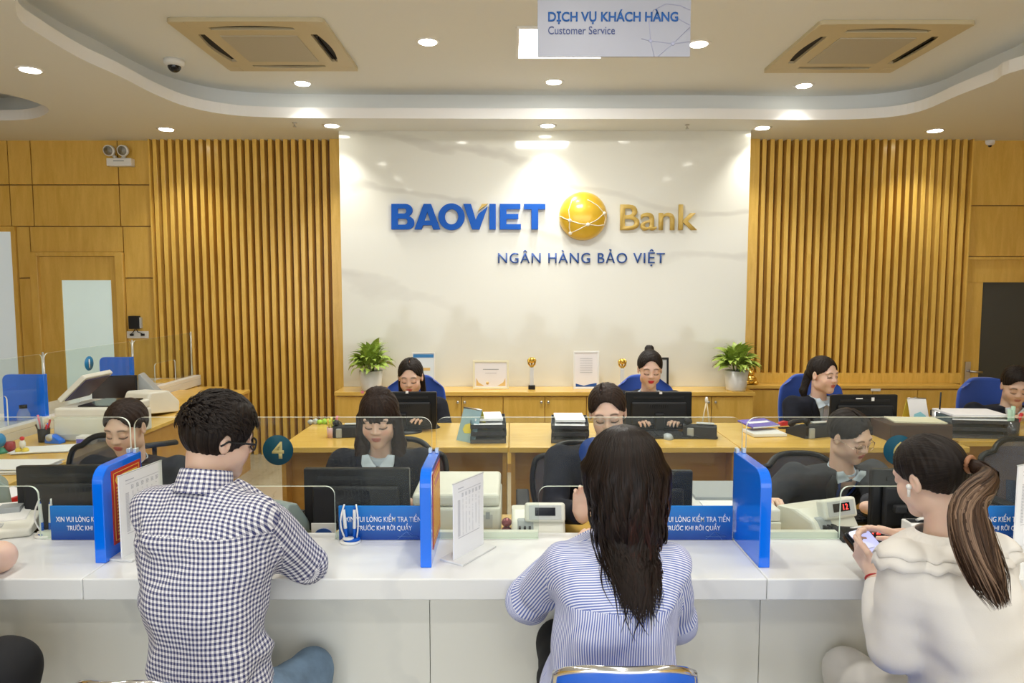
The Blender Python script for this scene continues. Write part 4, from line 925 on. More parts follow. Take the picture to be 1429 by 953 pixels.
# printer between long-haired customer and third divider
a = at(967, 700, 2.42); b = at(1092, 700, 2.42)
t = thing('printer', 'flat white printer with open grey lid left of the third divider', 'printer', (a.x+0.2, 2.6, ZS1)); h = at(1000, 712, 2.42).z
box('body', M_CREAM, t, a.x+0.01, b.x, 2.42, 2.80, ZS1, h-0.045, bevel=0.006); box('top_cover', M_WHITE, t, a.x+0.012, b.x-0.002, 2.425, 2.80, h-0.044, h, bevel=0.006)
MB().box(-0.11, 0.12, -0.09, 0.1, 0, 0.012, M=TR(((a.x+b.x)/2-0.01, 2.63, h+0.004), 0, 0.05)).build('lid', M_GREY, t, bevel=0.002)
box('output_tray', M_PAPER, t, a.x+0.05, b.x-0.08, 2.44, 2.52, h, h+0.004)
box('side_port', M_BLUE, t, b.x-0.04, b.x-0.03, 2.417, 2.421, h-0.09, h-0.075); box('vent', M_SOFTBLK, t, b.x-0.05, b.x-0.02, 2.417, 2.421, ZS1+0.01, ZS1+0.03)
MB().tube([(b.x-0.035, 2.41, h-0.085), (b.x-0.08, 2.40, ZS1+0.045), (b.x-0.14, 2.40, ZS1+0.05)], 0.004, 6).build('cable', mat('blue_cable', (0.08, 0.2, 0.45), 0.5), t)
# display terminal lying on the counter by the phone
c = on(1208, 752, ZC); t = thing('price_display', 'flat dark terminal with red digits lying behind the smartphone', 'terminal', tuple(c)); M = TR(c, -0.12)
MB().prism([(-0.05, 0), (0.05, 0), (0.05, 0.026), (-0.05, 0.012)], -0.09, 0.09, 'x', M=M).build('body', M_SOFTBLK, t, bevel=0.004)
MB().add([(-0.075, -0.035, 0.0155), (0.075, -0.035, 0.0155), (0.075, 0.035, 0.0252), (-0.075, 0.035, 0.0252)], [(0, 1, 2, 3)], M=M).build('window', M_SCREEN, t)
text('12', M_LED, t, None, 0.022, M @ TR((0.02, -0.008, 0.0215), 0, 0.14), 0, 0.0004, name='digits')
# white box with cable
c = on(1272, 742, ZC); t = thing('adapter_box', 'small white box with white cable beside the ponytailed customer', 'box', (c.x, 2.31, ZC)); 
box('box', M_WHITE, t, c.x-0.045, c.x+0.06, 2.27, 2.33, ZC, ZC+0.052, bevel=0.004); box('top_window', M_SOFTBLK, t, c.x-0.035, c.x+0.03, 2.285, 2.32, ZC+0.052, ZC+0.0535)
MB().tube([(c.x-0.01, 2.30, ZC+0.055), (c.x+0.0, 2.29, ZC+0.066), (c.x+0.05, 2.30, ZC+0.064), (c.x+0.075, 2.32, ZC+0.03)], 0.005, 6).build('cable', M_WHITE, t)
t = thing('white_cable', 'white cable looping between banknote counter and white box', 'cable', (at(1200, 740, 2.3).x, 2.3, ZC))
MB().tube([at(1130, 742, 2.33), at(1170, 741, 2.31), at(1200, 735, 2.31), at(1225, 736, 2.31), at(1240, 748, 2.28), at(1246, 756, 2.24)], 0.0035, 6).build('lead', M_WHITE, t)
keyboard(Vector((-0.88, 2.66, ZS1)), 0, 'black keyboard on the staff desk behind the fringed clerk\'s monitor')
keyboard(Vector((1.35, 2.66, ZS1)), 0.1, 'black keyboard on the staff desk under the bespectacled clerk\'s hand')
sheets((1.16, 2.70, ZS1), 0.21, 0.15, 0.1, 'white papers under the forearm of the bespectacled clerk', 6)
# ================================================================ SECOND ROW DESK ITEMS
YB = 4.10
monitor(514, 609, 547, YB, ZD, 'black monitor back in front of the rear clerk by the left plant')
monitor(873, 966, 547, YB, ZD, 'black monitor back in front of the rear clerk at the centre')
monitor(1160, 1254, 551, YB, ZD, 'black monitor back with stuck notes, in front of the rear clerk at the right', 0.02)
for k, (px, py, mm, lab) in enumerate(((568, 547, M_PAPER, 'tiny white tag on the top edge of the rear left monitor'), (922, 548, M_PAPER, 'tiny white tag on the top edge of the rear centre monitor'), (1218, 556, M_PAPER, 'small upright white note stuck on the rear right monitor'), (1199, 555, M_PAPER, 'small flat white note stuck on the rear right monitor'), (506, 547, M_PINK, 'tiny pink tag at the left corner of the rear left monitor'))):
    c = at(px, py, YB-0.03); w = 0.008 if k != 3 else 0.02
    tag(MB().box(c.x-w, c.x+w, YB-0.034, YB-0.03, c.z-(0.008 if k != 2 else 0.015), c.z+(0.006 if k != 3 else -0.002)).build('sticky_note', mm, None), lab, 'note')
def P4(px, py): return atz(px, py, ZD)
desk_phone(P4(487, 607), 0.1, 'dark desk phone beside the pink pencil cup', 0.85)
desk_phone(P4(976, 608), -0.25, 'dark desk phone in front of the two-legged tent stand', 0.95)
desk_phone(P4(1128, 607), 0.3, 'dark desk phone left of the rear right monitor', 0.95)
desk_phone(P4(540, 603), 0.2, 'dark desk phone behind the glass, right of the fringed clerk', 0.9)
c = P4(463, 610); t = thing('pencil_cup', 'pink pencil cup with yellow and green tags', 'pencil cup', tuple(c))
MB().lathe([(0.026, 0), (0.028, 0.06), (0.025, 0.06), (0.024, 0.02)], c, 16).build('cup', mat('pale_pink', (0.75, 0.5, 0.52), 0.4), t)
for k, (dx_, dz, mm) in enumerate(((-0.02, 0.11, M_YEL), (0.0, 0.12, M_YPAPER), (0.015, 0.10, mat('lime', (0.4, 0.7, 0.05), 0.5)), (0.03, 0.125, M_PINK))):
    MB().tube([(c.x+dx_*0.4, c.y, c.z+0.02), (c.x+dx_, c.y, c.z+dz*0.8), (c.x+dx_*1.2, c.y, c.z+dz)], [0.004, 0.006, 0.008], 6).build('pencil', mm, t)
c = P4(442, 592); t = thing('paper_flowers', 'crumpled grey and lime paper flowers at the desk corner', 'ornament', tuple(c))
for k in range(5): MB().ball((c.x-0.04+k*0.03, c.y+0.01*(k % 2), c.z+0.015), (0.02, 0.018, 0.016+0.006*(k % 2)), 8).build('flower', M_MID if k < 2 else mat('lime', (0.4, 0.7, 0.05), 0.5), t)
c = P4(672, 612); tent_calendar((P4(668, 610).x-0.03, 3.86, ZD), -0.7, 'tent calendar with yellow and blue picture beside the black trays', mat('calendar_face', (0.35, 0.55, 0.65), 0.5), 0.14, 0.18, M_YPAPER)
tray_stack((at(681, 600, 3.88).x, 3.90, ZD), 0.20, 0.26, 3, 'stack of dark trays topped with papers, left of the clear desk space', 0.04, hh=0.036)
tray_stack((at(795, 600, 3.88).x, 3.90, ZD), 0.21, 0.26, 3, 'stack of dark trays topped with papers, beside the clerk with rimless glasses', -0.06, hh=0.034)
keyboard((at(945, 597, 3.95).x, 3.95, ZD), 0.0, 'black keyboard under the rear centre monitor')
mouse(P4(932, 612), 'dark computer mouse on the second-row desk by the centre phone', M_GREY)
c = P4(985, 590); t = thing('tent_stand', 'thin two-legged pale tent stand on the desk behind the centre phone', 'stand', (c.x, 4.0, ZD))
tp = at(986, 557, 4.0)
for dx_ in (-0.035, 0.03): MB().tube([(tp.x+dx_, 4.0, ZD), (tp.x, 4.0, tp.z-0.01)], 0.004, 6).build('leg', mat('pale_gold', (0.7, 0.6, 0.4), 0.4), t)
MB().ball((tp.x, 4.0, tp.z-0.005), (0.01, 0.01, 0.02), 10).build('knob', M_WHITE, t)
book(P4(1066, 606)+Vector((0, 0, 0.001)), (0.2, 0.16, 0.02), 0.1, 'white ring folder under the purple folder', M_WHITE)
book(P4(1058, 602)+Vector((0, 0.0, 0.045)), (0.2, 0.14, 0.012), 0.35, 'purple folder with white label strip, tilted on the white folder', M_PURPLE, rx=0.12, label_strip=True)
stapler(P4(1097, 598)+Vector((0, 0, 0.0)), 0.1, 'red stapler on the desk left of the rear right monitor', M_RED, s=0.8)
c = P4(1116, 603); t = thing('glue_stick', 'small blue and white glue stick beside the red stapler', 'glue stick', tuple(c)); MB().tube([(c.x-0.02, c.y, c.z+0.011), (c.x+0.02, c.y+0.01, c.z+0.011)], 0.011, 10).build('tube', M_WHITE, t); MB().tube([(c.x+0.02, c.y+0.01, c.z+0.011), (c.x+0.04, c.y+0.015, c.z+0.011)], 0.011, 10).build('cap', M_BLUE, t)
tent_calendar((at(1278, 580, 4.2).x, 4.2, ZD), 0.0, 'white tent calendar with pale blue picture right of the rear right monitor', M_PAPER, 0.115, at(1278, 556, 4.2).z-ZD, mat('pale_blue_pic', (0.3, 0.65, 0.75), 0.5))
c = at(1313, 585, 4.1); t = thing('pencil_cup', 'round metal cup behind the dark box on the right desk', 'pencil cup', (c.x, 4.12, ZD)); zt_ = at(1313, 574, 4.1).z
MB().lathe([(0.038, 0), (0.038, zt_-ZD), (0.035, zt_-ZD), (0.033, 0.02)], (c.x, 4.12, ZD), 20).build('cup', M_STEEL, t)
MB().tube([(c.x+0.0, 4.12, ZD+0.03), (c.x+0.005, 4.12, at(1313, 548, 4.1).z)], 0.005, 6).build('black_pen', M_BLACK, t)
c = at(1285, 610, 3.84); z1 = at(1285, 591, 3.84).z
t = thing('dark_box', 'dark brown carton with cream papers on top, on the right desk', 'box', (c.x, 3.9, ZD)); box('carton', M_BROWN, t, at(1243, 600, 3.8).x, at(1330, 600, 3.8).x, 3.80, 4.02, ZD, z1, bevel=0.004)
MB().box(-0.15, 0.13, -0.08, 0.08, 0, 0.008, M=TR((c.x+0.02, 3.92, z1), -0.15)).build('papers', mat('cream_paper', (0.78, 0.74, 0.55), 0.6), t)
tray_stack((at(1368, 600, 3.95).x, 4.02, ZD), 0.36, 0.26, 3, 'wide stack of dark trays with loose papers in front of the male clerk', -0.12, hh=0.036)
c = atz(1411, 612, ZD); t = thing('pencil_cup', 'clear pencil cup with red and pale green pens at the right edge', 'pencil cup', (c.x, 3.9, ZD))
MB().lathe([(0.04, 0), (0.042, 0.1), (0.039, 0.1), (0.037, 0.02)], (c.x, 3.9, ZD), 18).build('cup', mat('smoky_plastic', (0.05, 0.055, 0.07), 0.15, spec=0.7), t)
for dx_, dz, mm, r_ in ((0.05, 0.15, M_RED, 0.009), (-0.02, 0.17, mat('pale_green', (0.45, 0.65, 0.5), 0.5), 0.012), (0.0, 0.19, mat('pale_green', (0.45, 0.65, 0.5), 0.5), 0.012)): MB().tube([(c.x+dx_*0.3, 3.9, ZD+0.03), (c.x+dx_, 3.89, ZD+dz)], r_, 6).build('pen', mm, t)

# ================================================================ CREDENZA TOP
def potted(px, zb_, lab, seed):
    c = Vector((at(px, 541, 5.96).x, 5.96, zb_)); t = thing('potted_plant', lab, 'plant', tuple(c), 'potted plants on the credenza')
    h = at(px, 516, 6.0).z-zb_
    MB().lathe([(0.078, 0), (0.085, 0.01), (0.104, h), (0.097, h), (0.09, h-0.02), (0.0, h-0.021)], c, 28).build('pot', M_WHITE, t)
    MB().lathe([(0.09, h-0.02), (0.05, h-0.008), (0.0, h-0.005)], c, 20).build('soil', M_SOIL, t)
    rr = random.Random(seed); base = []
    for k in range(3):
        L_ = 1.0; wd = (0.24, 0.27, 0.21)[k]; n = 8; vs = []; fs = []
        for i in range(n+1):
            f = i/n; w = wd*math.sin(PI*f**0.8)*0.95*(1-0.15*f)+0.004; x = L_*f; z = 0.42*math.sin(f*2.0)-0.35*f*f*1.1
            vs += [(x, -w, z+0.03*w*8*0.25), (x, 0, z-0.015), (x, w, z+0.03*w*8*0.25)]
        for i in range(n):
            a = 3*i; fs += [(a, a+1, a+4, a+3), (a+1, a+2, a+5, a+4)]
        me = bpy.data.meshes.new('leaf'); me.from_pydata(vs, [], fs); me.materials.append(M_LEAF); me.polygons.foreach_set('use_smooth', [True]*len(fs)); base.append(me)
    for k in range(115):
        f = k/115; az = rr.uniform(0, 2*PI); el = 1.35-1.55*f**0.8+rr.uniform(-0.15, 0.15); s_ = 0.11+0.055*rr.random()
        o = bpy.data.objects.new('leaf', base[k % 3]); COL.objects.link(o); o.parent = t
        rad = 0.03+0.035*f+0.03*rr.random(); zz = h+0.01+0.12*(1-f)*rr.uniform(0.5, 1.0)+0.03*rr.random()
        o.location = (rad*math.cos(az), rad*math.sin(az), zz); o.rotation_euler = Euler((rr.uniform(-.5, .5), -el, az)); o.scale = (s_, s_, s_)
    sm = MB()
    for k in range(9):
        az = rr.uniform(0, 2*PI); sm = MB().tube([(c.x+0.02*math.cos(az), c.y+0.02*math.sin(az), c.z+h-0.01), (c.x+0.05*math.cos(az), c.y+0.05*math.sin(az), c.z+h+0.1)], 0.004, 5); sm.build('stem', M_STEMG, t)
potted(518, zc_, 'bushy green plant in a white pot at the left end of the credenza', 3)
potted(1027, zc_, 'bushy green plant in a white pot at the right end of the credenza', 9)
def frame(px0, px1, py0, py1, y, zb_, lab, m, inner, bw=0.02, extra=None, name='picture_frame', cat='frame', group=None):
    a = at(px0, py1, y); b = at(px1, py1, y); h = at(px0, py0, y).z-zb_; cx = (a.x+b.x)/2; w = b.x-a.x
    t = thing(name, lab, cat, (cx, y, zb_), group); M = TR((cx, y, zb_), 0, -0.06)
    MB().prism([(-w/2, 0), (w/2, 0), (w/2, h), (-w/2, h)], -0.008, 0.008, 'y', M=M, holes=[[(-w/2+bw, bw), (-w/2+bw, h-bw), (w/2-bw, h-bw), (w/2-bw, bw)]]).build('frame', m, t, bevel=0.002)
    MB().box(-w/2+bw*0.9, w/2-bw*0.9, -0.002, 0.006, bw*0.9, h-bw*0.9, M=M).build('certificate', inner, t)
    MB().tube([(0, 0.01, h*0.7), (0, 0.10, 0.0)], 0.005, 5, M=M).build('easel_leg', M_STEEL, t)
    if extra: extra(t, M, w, h)
    return t
M_CERT = mat('certificate_paper', (0.86, 0.83, 0.84), 0.5)
def ex1(t, M, w, h):
    for s_ in (-1, 1):
        MB().prism([(s_*(w/2-0.03), 0.03), (s_*(w/2-0.10), 0.03), (s_*(w/2-0.05), 0.06), (s_*(w/2-0.03), 0.10)], -0.004, -0.002, 'y', M=M).build('gold_corner', mat('print_gold', (0.75, 0.52, 0.2), 0.5), t)
    MB().box(-0.07, 0.07, -0.004, -0.002, h*0.68, h*0.70, M=M).build('text_line', M_INK, t); MB().box(-0.05, 0.05, -0.004, -0.002, h*0.55, h*0.56, M=M).build('text_line', M_INK, t)
    MB().lathe([(0.014, 0), (0.014, 0.002)], (0, 0, 0), 14, M=M @ TR((-0.03, -0.002, 0.055), 0, PI/2)).build('seal', mat('print_gold', (0.75, 0.52, 0.2), 0.5), t)
frame(660, 710, 503, 538, 6.03, zc_, 'cream-framed landscape certificate on the credenza', mat('cream_frame', (0.80, 0.76, 0.55), 0.35), M_CERT, 0.018, ex1)
def ex2(t, M, w, h):
    for k in range(7): MB().box(-0.055, 0.055, -0.004, -0.002, h*(0.80-k*0.06), h*(0.806-k*0.06), M=M).build('text_line', M_INK, t)
    MB().prism([(-w/2+0.022, 0.022), (w/2-0.022, 0.022), (w/2-0.022, 0.055), (0.02, 0.042), (-0.02, 0.03), (-w/2+0.022, 0.05)], -0.004, -0.002, 'y', M=M).build('blue_wave', M_BLUEN, t)
frame(800, 836, 490, 538, 6.03, zc_, 'white-framed portrait certificate with blue foot on the credenza', M_WHITE, M_CERT, 0.016, ex2)
def ex3(t, M, w, h):
    MB().box(-w/2+0.012, w/2-0.012, -0.004, -0.002, h*0.86, h*0.95, M=M).build('blue_header', mat('header_blue', (0.03, 0.2, 0.5), 0.5), t)
    MB().box(-0.05, 0.06, -0.004, -0.002, h*0.5, h*0.58, M=M).build('gold_title', mat('print_gold', (0.75, 0.52, 0.2), 0.5), t)
frame(575, 607, 492, 538, 6.06, zc_, 'blue-topped printed board behind the rear clerk by the left plant', M_WHITE, mat('pale_blue_paper', (0.72, 0.80, 0.88), 0.5), 0.008, ex3)
frame(917, 933, 499, 538, 6.08, zc_, 'slim dark-framed award behind the rear clerk at the centre', M_SOFTBLK, mat('silver_plate', (0.5, 0.52, 0.53), 0.3), 0.018)
def trophy(px, y, py_top, zb_, lab, tilt=1):
    c = Vector((at(px, 540, y).x, y, zb_)); H = at(px, py_top, y).z-zb_; t = thing('trophy', lab, 'trophy', tuple(c), 'golden trophies on the credenza')
    MB().box(c.x-0.03, c.x+0.03, y-0.03, y+0.03, zb_, zb_+0.035).build('plinth', M_BLACK, t, bevel=0.004)
    MB().box(c.x-0.018, c.x+0.018, y-0.015, y+0.015, zb_+0.036, zb_+H*0.66).build('crystal_column', mat('crystal', (0.72, 0.75, 0.78), 0.08, spec=0.9), t, bevel=0.003)
    g = MB().ball((c.x, y, zb_+H*0.88), H*0.095, 12); z = zb_+H*0.66
    for s_ in (-1, 0, 1): g.tube([(c.x+s_*0.006, y, z), (c.x+s_*0.026, y, z+H*0.10), (c.x+s_*0.03, y, z+H*0.22), (c.x+s_*0.016, y, z+H*0.30)], [0.006, 0.009, 0.011, 0.004], 8)
    g.build('gold_figure', M_GOLD, t)
trophy(742, 6.03, 497, zc_, 'gold trophy on a clear column between the two certificates')
trophy(868, 6.03, 499, zc_, 'gold trophy beside the rear centre clerk\'s chair')
c = Vector((at(1049, 530, 6.42).x, 6.46, zc2)); t = thing('gold_figurine', 'round golden seated figurine beside the right plant', 'figurine', tuple(c)); H = at(1049, 515, 6.42).z-zc2
MB().ball((c.x, c.y, c.z+H*0.3), (0.062, 0.05, H*0.31), 16).ball((c.x, c.y, c.z+H*0.72), (0.04, 0.036, H*0.2), 14).ball((c.x, c.y, c.z+H*0.95), (0.016, 0.016, H*0.07), 8).ball((c.x-0.04, c.y-0.03, c.z+0.02), (0.03, 0.03, 0.02), 10).ball((c.x+0.04, c.y-0.03, c.z+0.02), (0.03, 0.03, 0.02), 10).build('body', M_GOLD, t)
c = at(1222, 545, YC2); tag(box('door_label', M_PAPER, None, c.x-0.045, c.x+0.045, YC2-0.002, YC2+0.001, c.z-0.006, c.z+0.018), 'small white label on the cabinet ledge under the right slats', 'label')

# ================================================================ LEFT WING ITEMS
ZL = 0.72
a = at(74, 600, 3.95); b = at(166, 600, 3.95)
t = printer(a.x, b.x, 3.95, 4.32, ZL, at(100, 570, 3.95).z, 'big cream office printer with raised lid on the left side desk')
zt_ = at(100, 570, 3.95).z
MB().box(a.x+0.12, b.x-0.03, 4.0, 4.28, zt_, zt_+0.008).build('glass_bed', M_SCREEN, t)
MB().prism([(0.0, 0.0), (0.22, 0.0), (0.22, 0.03), (0.0, 0.03)], -0.14, 0.14, 'y', M=TR((a.x+0.01, 4.15, zt_+0.02), 0, 0, -0.75)).build('lid', M_CREAM, t, bevel=0.008)
MB().prism([(0.02, -0.006), (0.2, -0.006), (0.2, 0.0), (0.02, 0.0)], -0.12, 0.12, 'y', M=TR((a.x+0.01, 4.15, zt_+0.02), 0, 0, -0.75)).build('lid_inner', mat('dark_violet_plastic', (0.06, 0.05, 0.14), 0.4), t)
q = at(152, 545, 4.8)
t = thing('computer_monitor', 'dark monitor turned sideways on the left side desk', 'monitor', (q.x, 4.8, ZL), 'computer monitors seen from behind'); M = TR((q.x+0.02, 4.85, q.z), 0.28)
MB().box(-0.15, 0.14, -0.012, 0.012, -0.08, 0.10, M=M).build('housing', M_BLACK, t, bevel=0.005); MB().box(-0.14, 0.13, -0.014, -0.011, -0.07, 0.09, M=M).build('screen', mat('brown_black_screen', (0.02, 0.013, 0.01), 0.15), t)
MB().box(-0.02, 0.02, 0.012, 0.03, ZL-q.z, 0.0, M=M).box(-0.1, 0.1, -0.04, 0.1, ZL-q.z, ZL-q.z+0.01, M=M).build('stand', M_BLACK, t)
MB().prism([(0.14, 0.10), (0.155, 0.10), (0.30, -0.08), (0.14, -0.08)], 0.02, 0.16, 'y', M=M).build('rear_shell', M_GREY, t, bevel=0.006)
a = at(182, 570, 4.7); t = thing('receipt_printer', 'rounded cream receipt printer beside the sideways monitor', 'printer', (a.x+0.1, 4.75, ZL)); M = TR((a.x+0.09, 4.82, ZL), -0.3)
MB().prism([(-0.14, 0.03), (0.14, 0.0), (0.15, 0.08), (0.05, 0.17), (-0.12, 0.18), (-0.16, 0.1)], -0.11, 0.11, 'x', M=M).build('body', M_CREAM, t, bevel=0.02, seg=3); MB().box(-0.08, 0.08, -0.20, -0.1, 0.0, 0.045, M=M).build('tray', M_SOFTBLK, t, bevel=0.006)
c = atz(46, 596, ZL); 
def L3(px, py): return atz(px, py, ZL)
c = L3(62, 616); t = thing('pencil_cup', 'dark mesh cup full of pens and brushes on the left side desk', 'pencil cup', tuple(c))
MB().lathe([(0.03, 0), (0.033, 0.08), (0.03, 0.08), (0.028, 0.02)], c, 16).build('cup', M_SOFTBLK, t)
for k in range(9):
    an = k*0.7; mm = (M_RED, M_WHITE, M_BLUE, M_CREAM, M_PINK, M_BROWN, M_MID, M_GREY, M_RED)[k]
    MB().tube([(c.x+0.015*math.cos(an), c.y+0.015*math.sin(an), c.z+0.03), (c.x+0.04*math.cos(an), c.y+0.03*math.sin(an), c.z+0.13+0.03*math.sin(k*2.1))], [0.004, 0.006], 6).build('pen', mm, t)
c = L3(34, 600); t = thing('water_bottle', 'clear water bottle with black cap before the nearer wing divider', 'bottle', tuple(c)); s_ = 1.0
MB().lathe([(0.034, 0), (0.036, 0.01), (0.036, 0.10), (0.022, 0.135), (0.02, 0.14)], c, 20).build('bottle', M_ACRY, t); MB().lathe([(0.022, 0.14), (0.022, 0.16)], c, 16).build('cap', M_BLACK, t)
c = L3(76, 618); t = thing('tape_dispenser', 'blue tape dispenser in front of the big cream printer', 'tape dispenser', tuple(c)); MB().prism([(-0.05, 0), (0.06, 0), (0.055, 0.02), (0.0, 0.05), (-0.04, 0.05)], -0.022, 0.022, 'y', M=TR(c, -0.2)).build('body', M_BLUE, t, bevel=0.006); MB().lathe([(0.02, -0.01), (0.02, 0.01)], (0, 0, 0), 14, M=TR((c.x-0.015, c.y-0.015, c.z+0.035), 0, PI/2)).build('tape_roll', M_MID, t)
c = L3(32, 632); t = thing('figurine', 'small red, white and yellow toy figurine on the left side desk', 'figurine', tuple(c))
MB().ball((c.x, c.y, c.z+0.05), (0.016, 0.016, 0.024), 10).build('body', M_WHITE, t); MB().ball((c.x, c.y, c.z+0.08), 0.012, 10).build('hat', M_RED, t)
for s_ in (-1, 1): MB().ball((c.x+s_*0.018, c.y-0.005, c.z+0.016), (0.017, 0.02, 0.016), 10).build('foot', M_YEL, t)
c = L3(14, 630); t = thing('pot', 'small dark red jar on the left side desk', 'jar', tuple(c)); MB().lathe([(0.02, 0), (0.028, 0.02), (0.026, 0.05), (0.018, 0.055)], c, 16).build('jar', mat('dark_red', (0.3, 0.02, 0.03), 0.3), t)
c = L3(3, 632); t = thing('globe_ornament', 'green and blue round ornament at the left photo edge', 'ornament', tuple(c)); MB().ball((c.x-0.01, c.y, c.z+0.07), (0.03, 0.03, 0.04), 14).build('ball', M_TEALB, t); MB().lathe([(0.03, 0), (0.022, 0.012), (0.01, 0.03)], (c.x, c.y, c.z), 14).build('foot', M_GREEN, t)
c = at(122, 602, 3.9); t = thing('small_box', 'small purple and white carton leaning on the big cream printer', 'box', (c.x, 3.9, ZL)); box('carton', M_WHITE, t, c.x-0.045, c.x+0.045, 3.86, 3.92, ZL, ZL+0.05, bevel=0.003); box('purple_band', M_PURPLE, t, c.x-0.04, c.x+0.038, 3.857, 3.861, ZL+0.012, ZL+0.034)
sheets(L3(66, 628), 0.30, 0.16, 0.25, 'white sheets on the side desk beside the tape dispenser', 5)
sheets(L3(20, 655), 0.34, 0.2, 0.05, 'stack of printed sheets at the left edge behind the big monitor', 7, h=0.004)
sheets(L3(175, 600), 0.2, 0.14, 0.3, 'white sheets beside the left clerk\'s head on the side desk', 4)
sheets(L3(10, 690), 0.2, 0.14, -0.4, 'white sheet by the staff desk edge near the left photo edge', 2)
# ================================================================ CHAIRS
for px, w, pyt, y, yaw, lab in ((581, 0.44, 523, 4.86, PI, 'blue high-back chair of the rear clerk by the left plant'), (897, 0.43, 523, 4.86, PI, 'blue high-back chair of the rear clerk at the centre'), (1127, 0.46, 522, 4.86, PI, 'blue high-back chair of the rear clerk in front of the right slats'), (1374, 0.47, 527, 4.86, PI, 'blue high-back chair of the male clerk')):
    c = at(px, pyt, y); office_chair((c.x, y-0.30), yaw, lab, 'blue', w, c.z)
for px, w, pyt, y, yaw, lab in ((125, 0.46, 606, 3.22, PI-0.45, 'black mesh chair of the left clerk'), (560, 0.46, 612, 3.30, PI, 'dark mesh chair of the fringed clerk'), (808, 0.46, 617, 3.30, PI, 'blue mesh chair of the clerk with rimless glasses'), (1112, 0.46, 632, 3.15, PI, 'dark mesh chair of the bespectacled clerk'), (1420, 0.46, 612, 3.25, PI, 'empty dark mesh chair at the right photo edge'), (262, 0.44, 556, 4.15, PI-0.9, 'black mesh chair behind the checked-shirt customer')):
    c = at(px, pyt, y); office_chair((c.x, y-0.30), yaw, lab, 'mesh', w, c.z)
# customer chairs: blue leatherette pad with chrome rim
def customer_chair(px0, px1, pyt, y, lab, yaw=0.0, cx=None, mm=None):
    a = at(px0, pyt, y); b = at(px1, pyt, y); w = b.x-a.x; cx = (a.x+b.x)/2; zt_ = a.z+0.006; yb = y
    t = thing('customer_chair', lab, 'chair', (cx, y+0.2, 0), 'blue chrome-rimmed customer chairs'); M = TR((cx, y, 0), yaw)
    def Q(u, z, d): return (u*w/2, 0.055*(1-u*u)*-1+d+0.03*(zt_-z), z)
    n = 16; z0 = zt_-0.30; rows = 7; vs = []; fs = []
    for side in (0, 1):
        for j in range(rows):
            f = j/(rows-1); z = z0+(zt_-z0)*f
            for i in range(n+1):
                u = -1+2*i/n; zz = z-0.035*abs(u)**3*(1 if f > 0.5 else -0.6)*abs(f-0.5)*2
                uu = u*(0.93+0.07*math.sin(PI*f*0.8+0.3)); vs.append(Q(uu, zz, -0.018 if side == 0 else 0.018))
    N = rows*(n+1)
    for j in range(rows-1):
        for i in range(n):
            q = j*(n+1)+i; fs.append((q, q+1, q+n+2, q+n+1)); fs.append((N+q+n+1, N+q+n+2, N+q+1, N+q))
    ring = [i for i in range(n+1)]+[j*(n+1)+n for j in range(1, rows)]+[(rows-1)*(n+1)+i for i in range(n-1, -1, -1)]+[j*(n+1) for j in range(rows-2, 0, -1)]
    for k in range(len(ring)): p, q = ring[k], ring[(k+1) % len(ring)]; fs.append((q, p, N+p, N+q))
    MB().add(vs, fs, 0, True, M).build('backrest', M_BLUELEA, t)
    rim = [tuple((Vector(vs[i])+Vector(vs[N+i]))/2) for i in ring]; rim.append(rim[0])
    MB().tube(rim, 0.011, 8, M=M).build('chrome_rim', M_CHROME, t)
    MB().prism(rrect(-w/2, w/2, 0.02, 0.42, 0.08, 5), 0.40, 0.46, 'z', M=M).build('seat', M_BLUELEA, t, bevel=0.018, seg=3)
    for s_ in (-1, 1): MB().tube([(s_*w*0.3, 0.0, z0+0.04), (s_*w*0.3, 0.0, 0.44), (s_*w*0.28, 0.16, 0.40)], 0.011, 8, M=M).build('back_strut', M_CHROME, t)
    MB().tube([(0, 0.22, 0.04), (0, 0.22, 0.40)], 0.025, 12, M=M).build('column', M_CHROME, t); MB().lathe([(0.2, 0), (0.2, 0.012), (0.03, 0.04)], (0, 0, 0), 28, M=M @ TR((0, 0.22, 0))).build('base', M_CHROME, t)
customer_chair(772, 971, 921, 1.42, 'blue customer chair behind the long-haired customer, its chrome rim in view')
customer_chair(104, 240, 941, 1.36, 'customer chair under the checked-shirt customer, only its chrome corner in view')
customer_chair(1225, 1410, 975, 1.36, 'customer chair under the white-bloused customer')
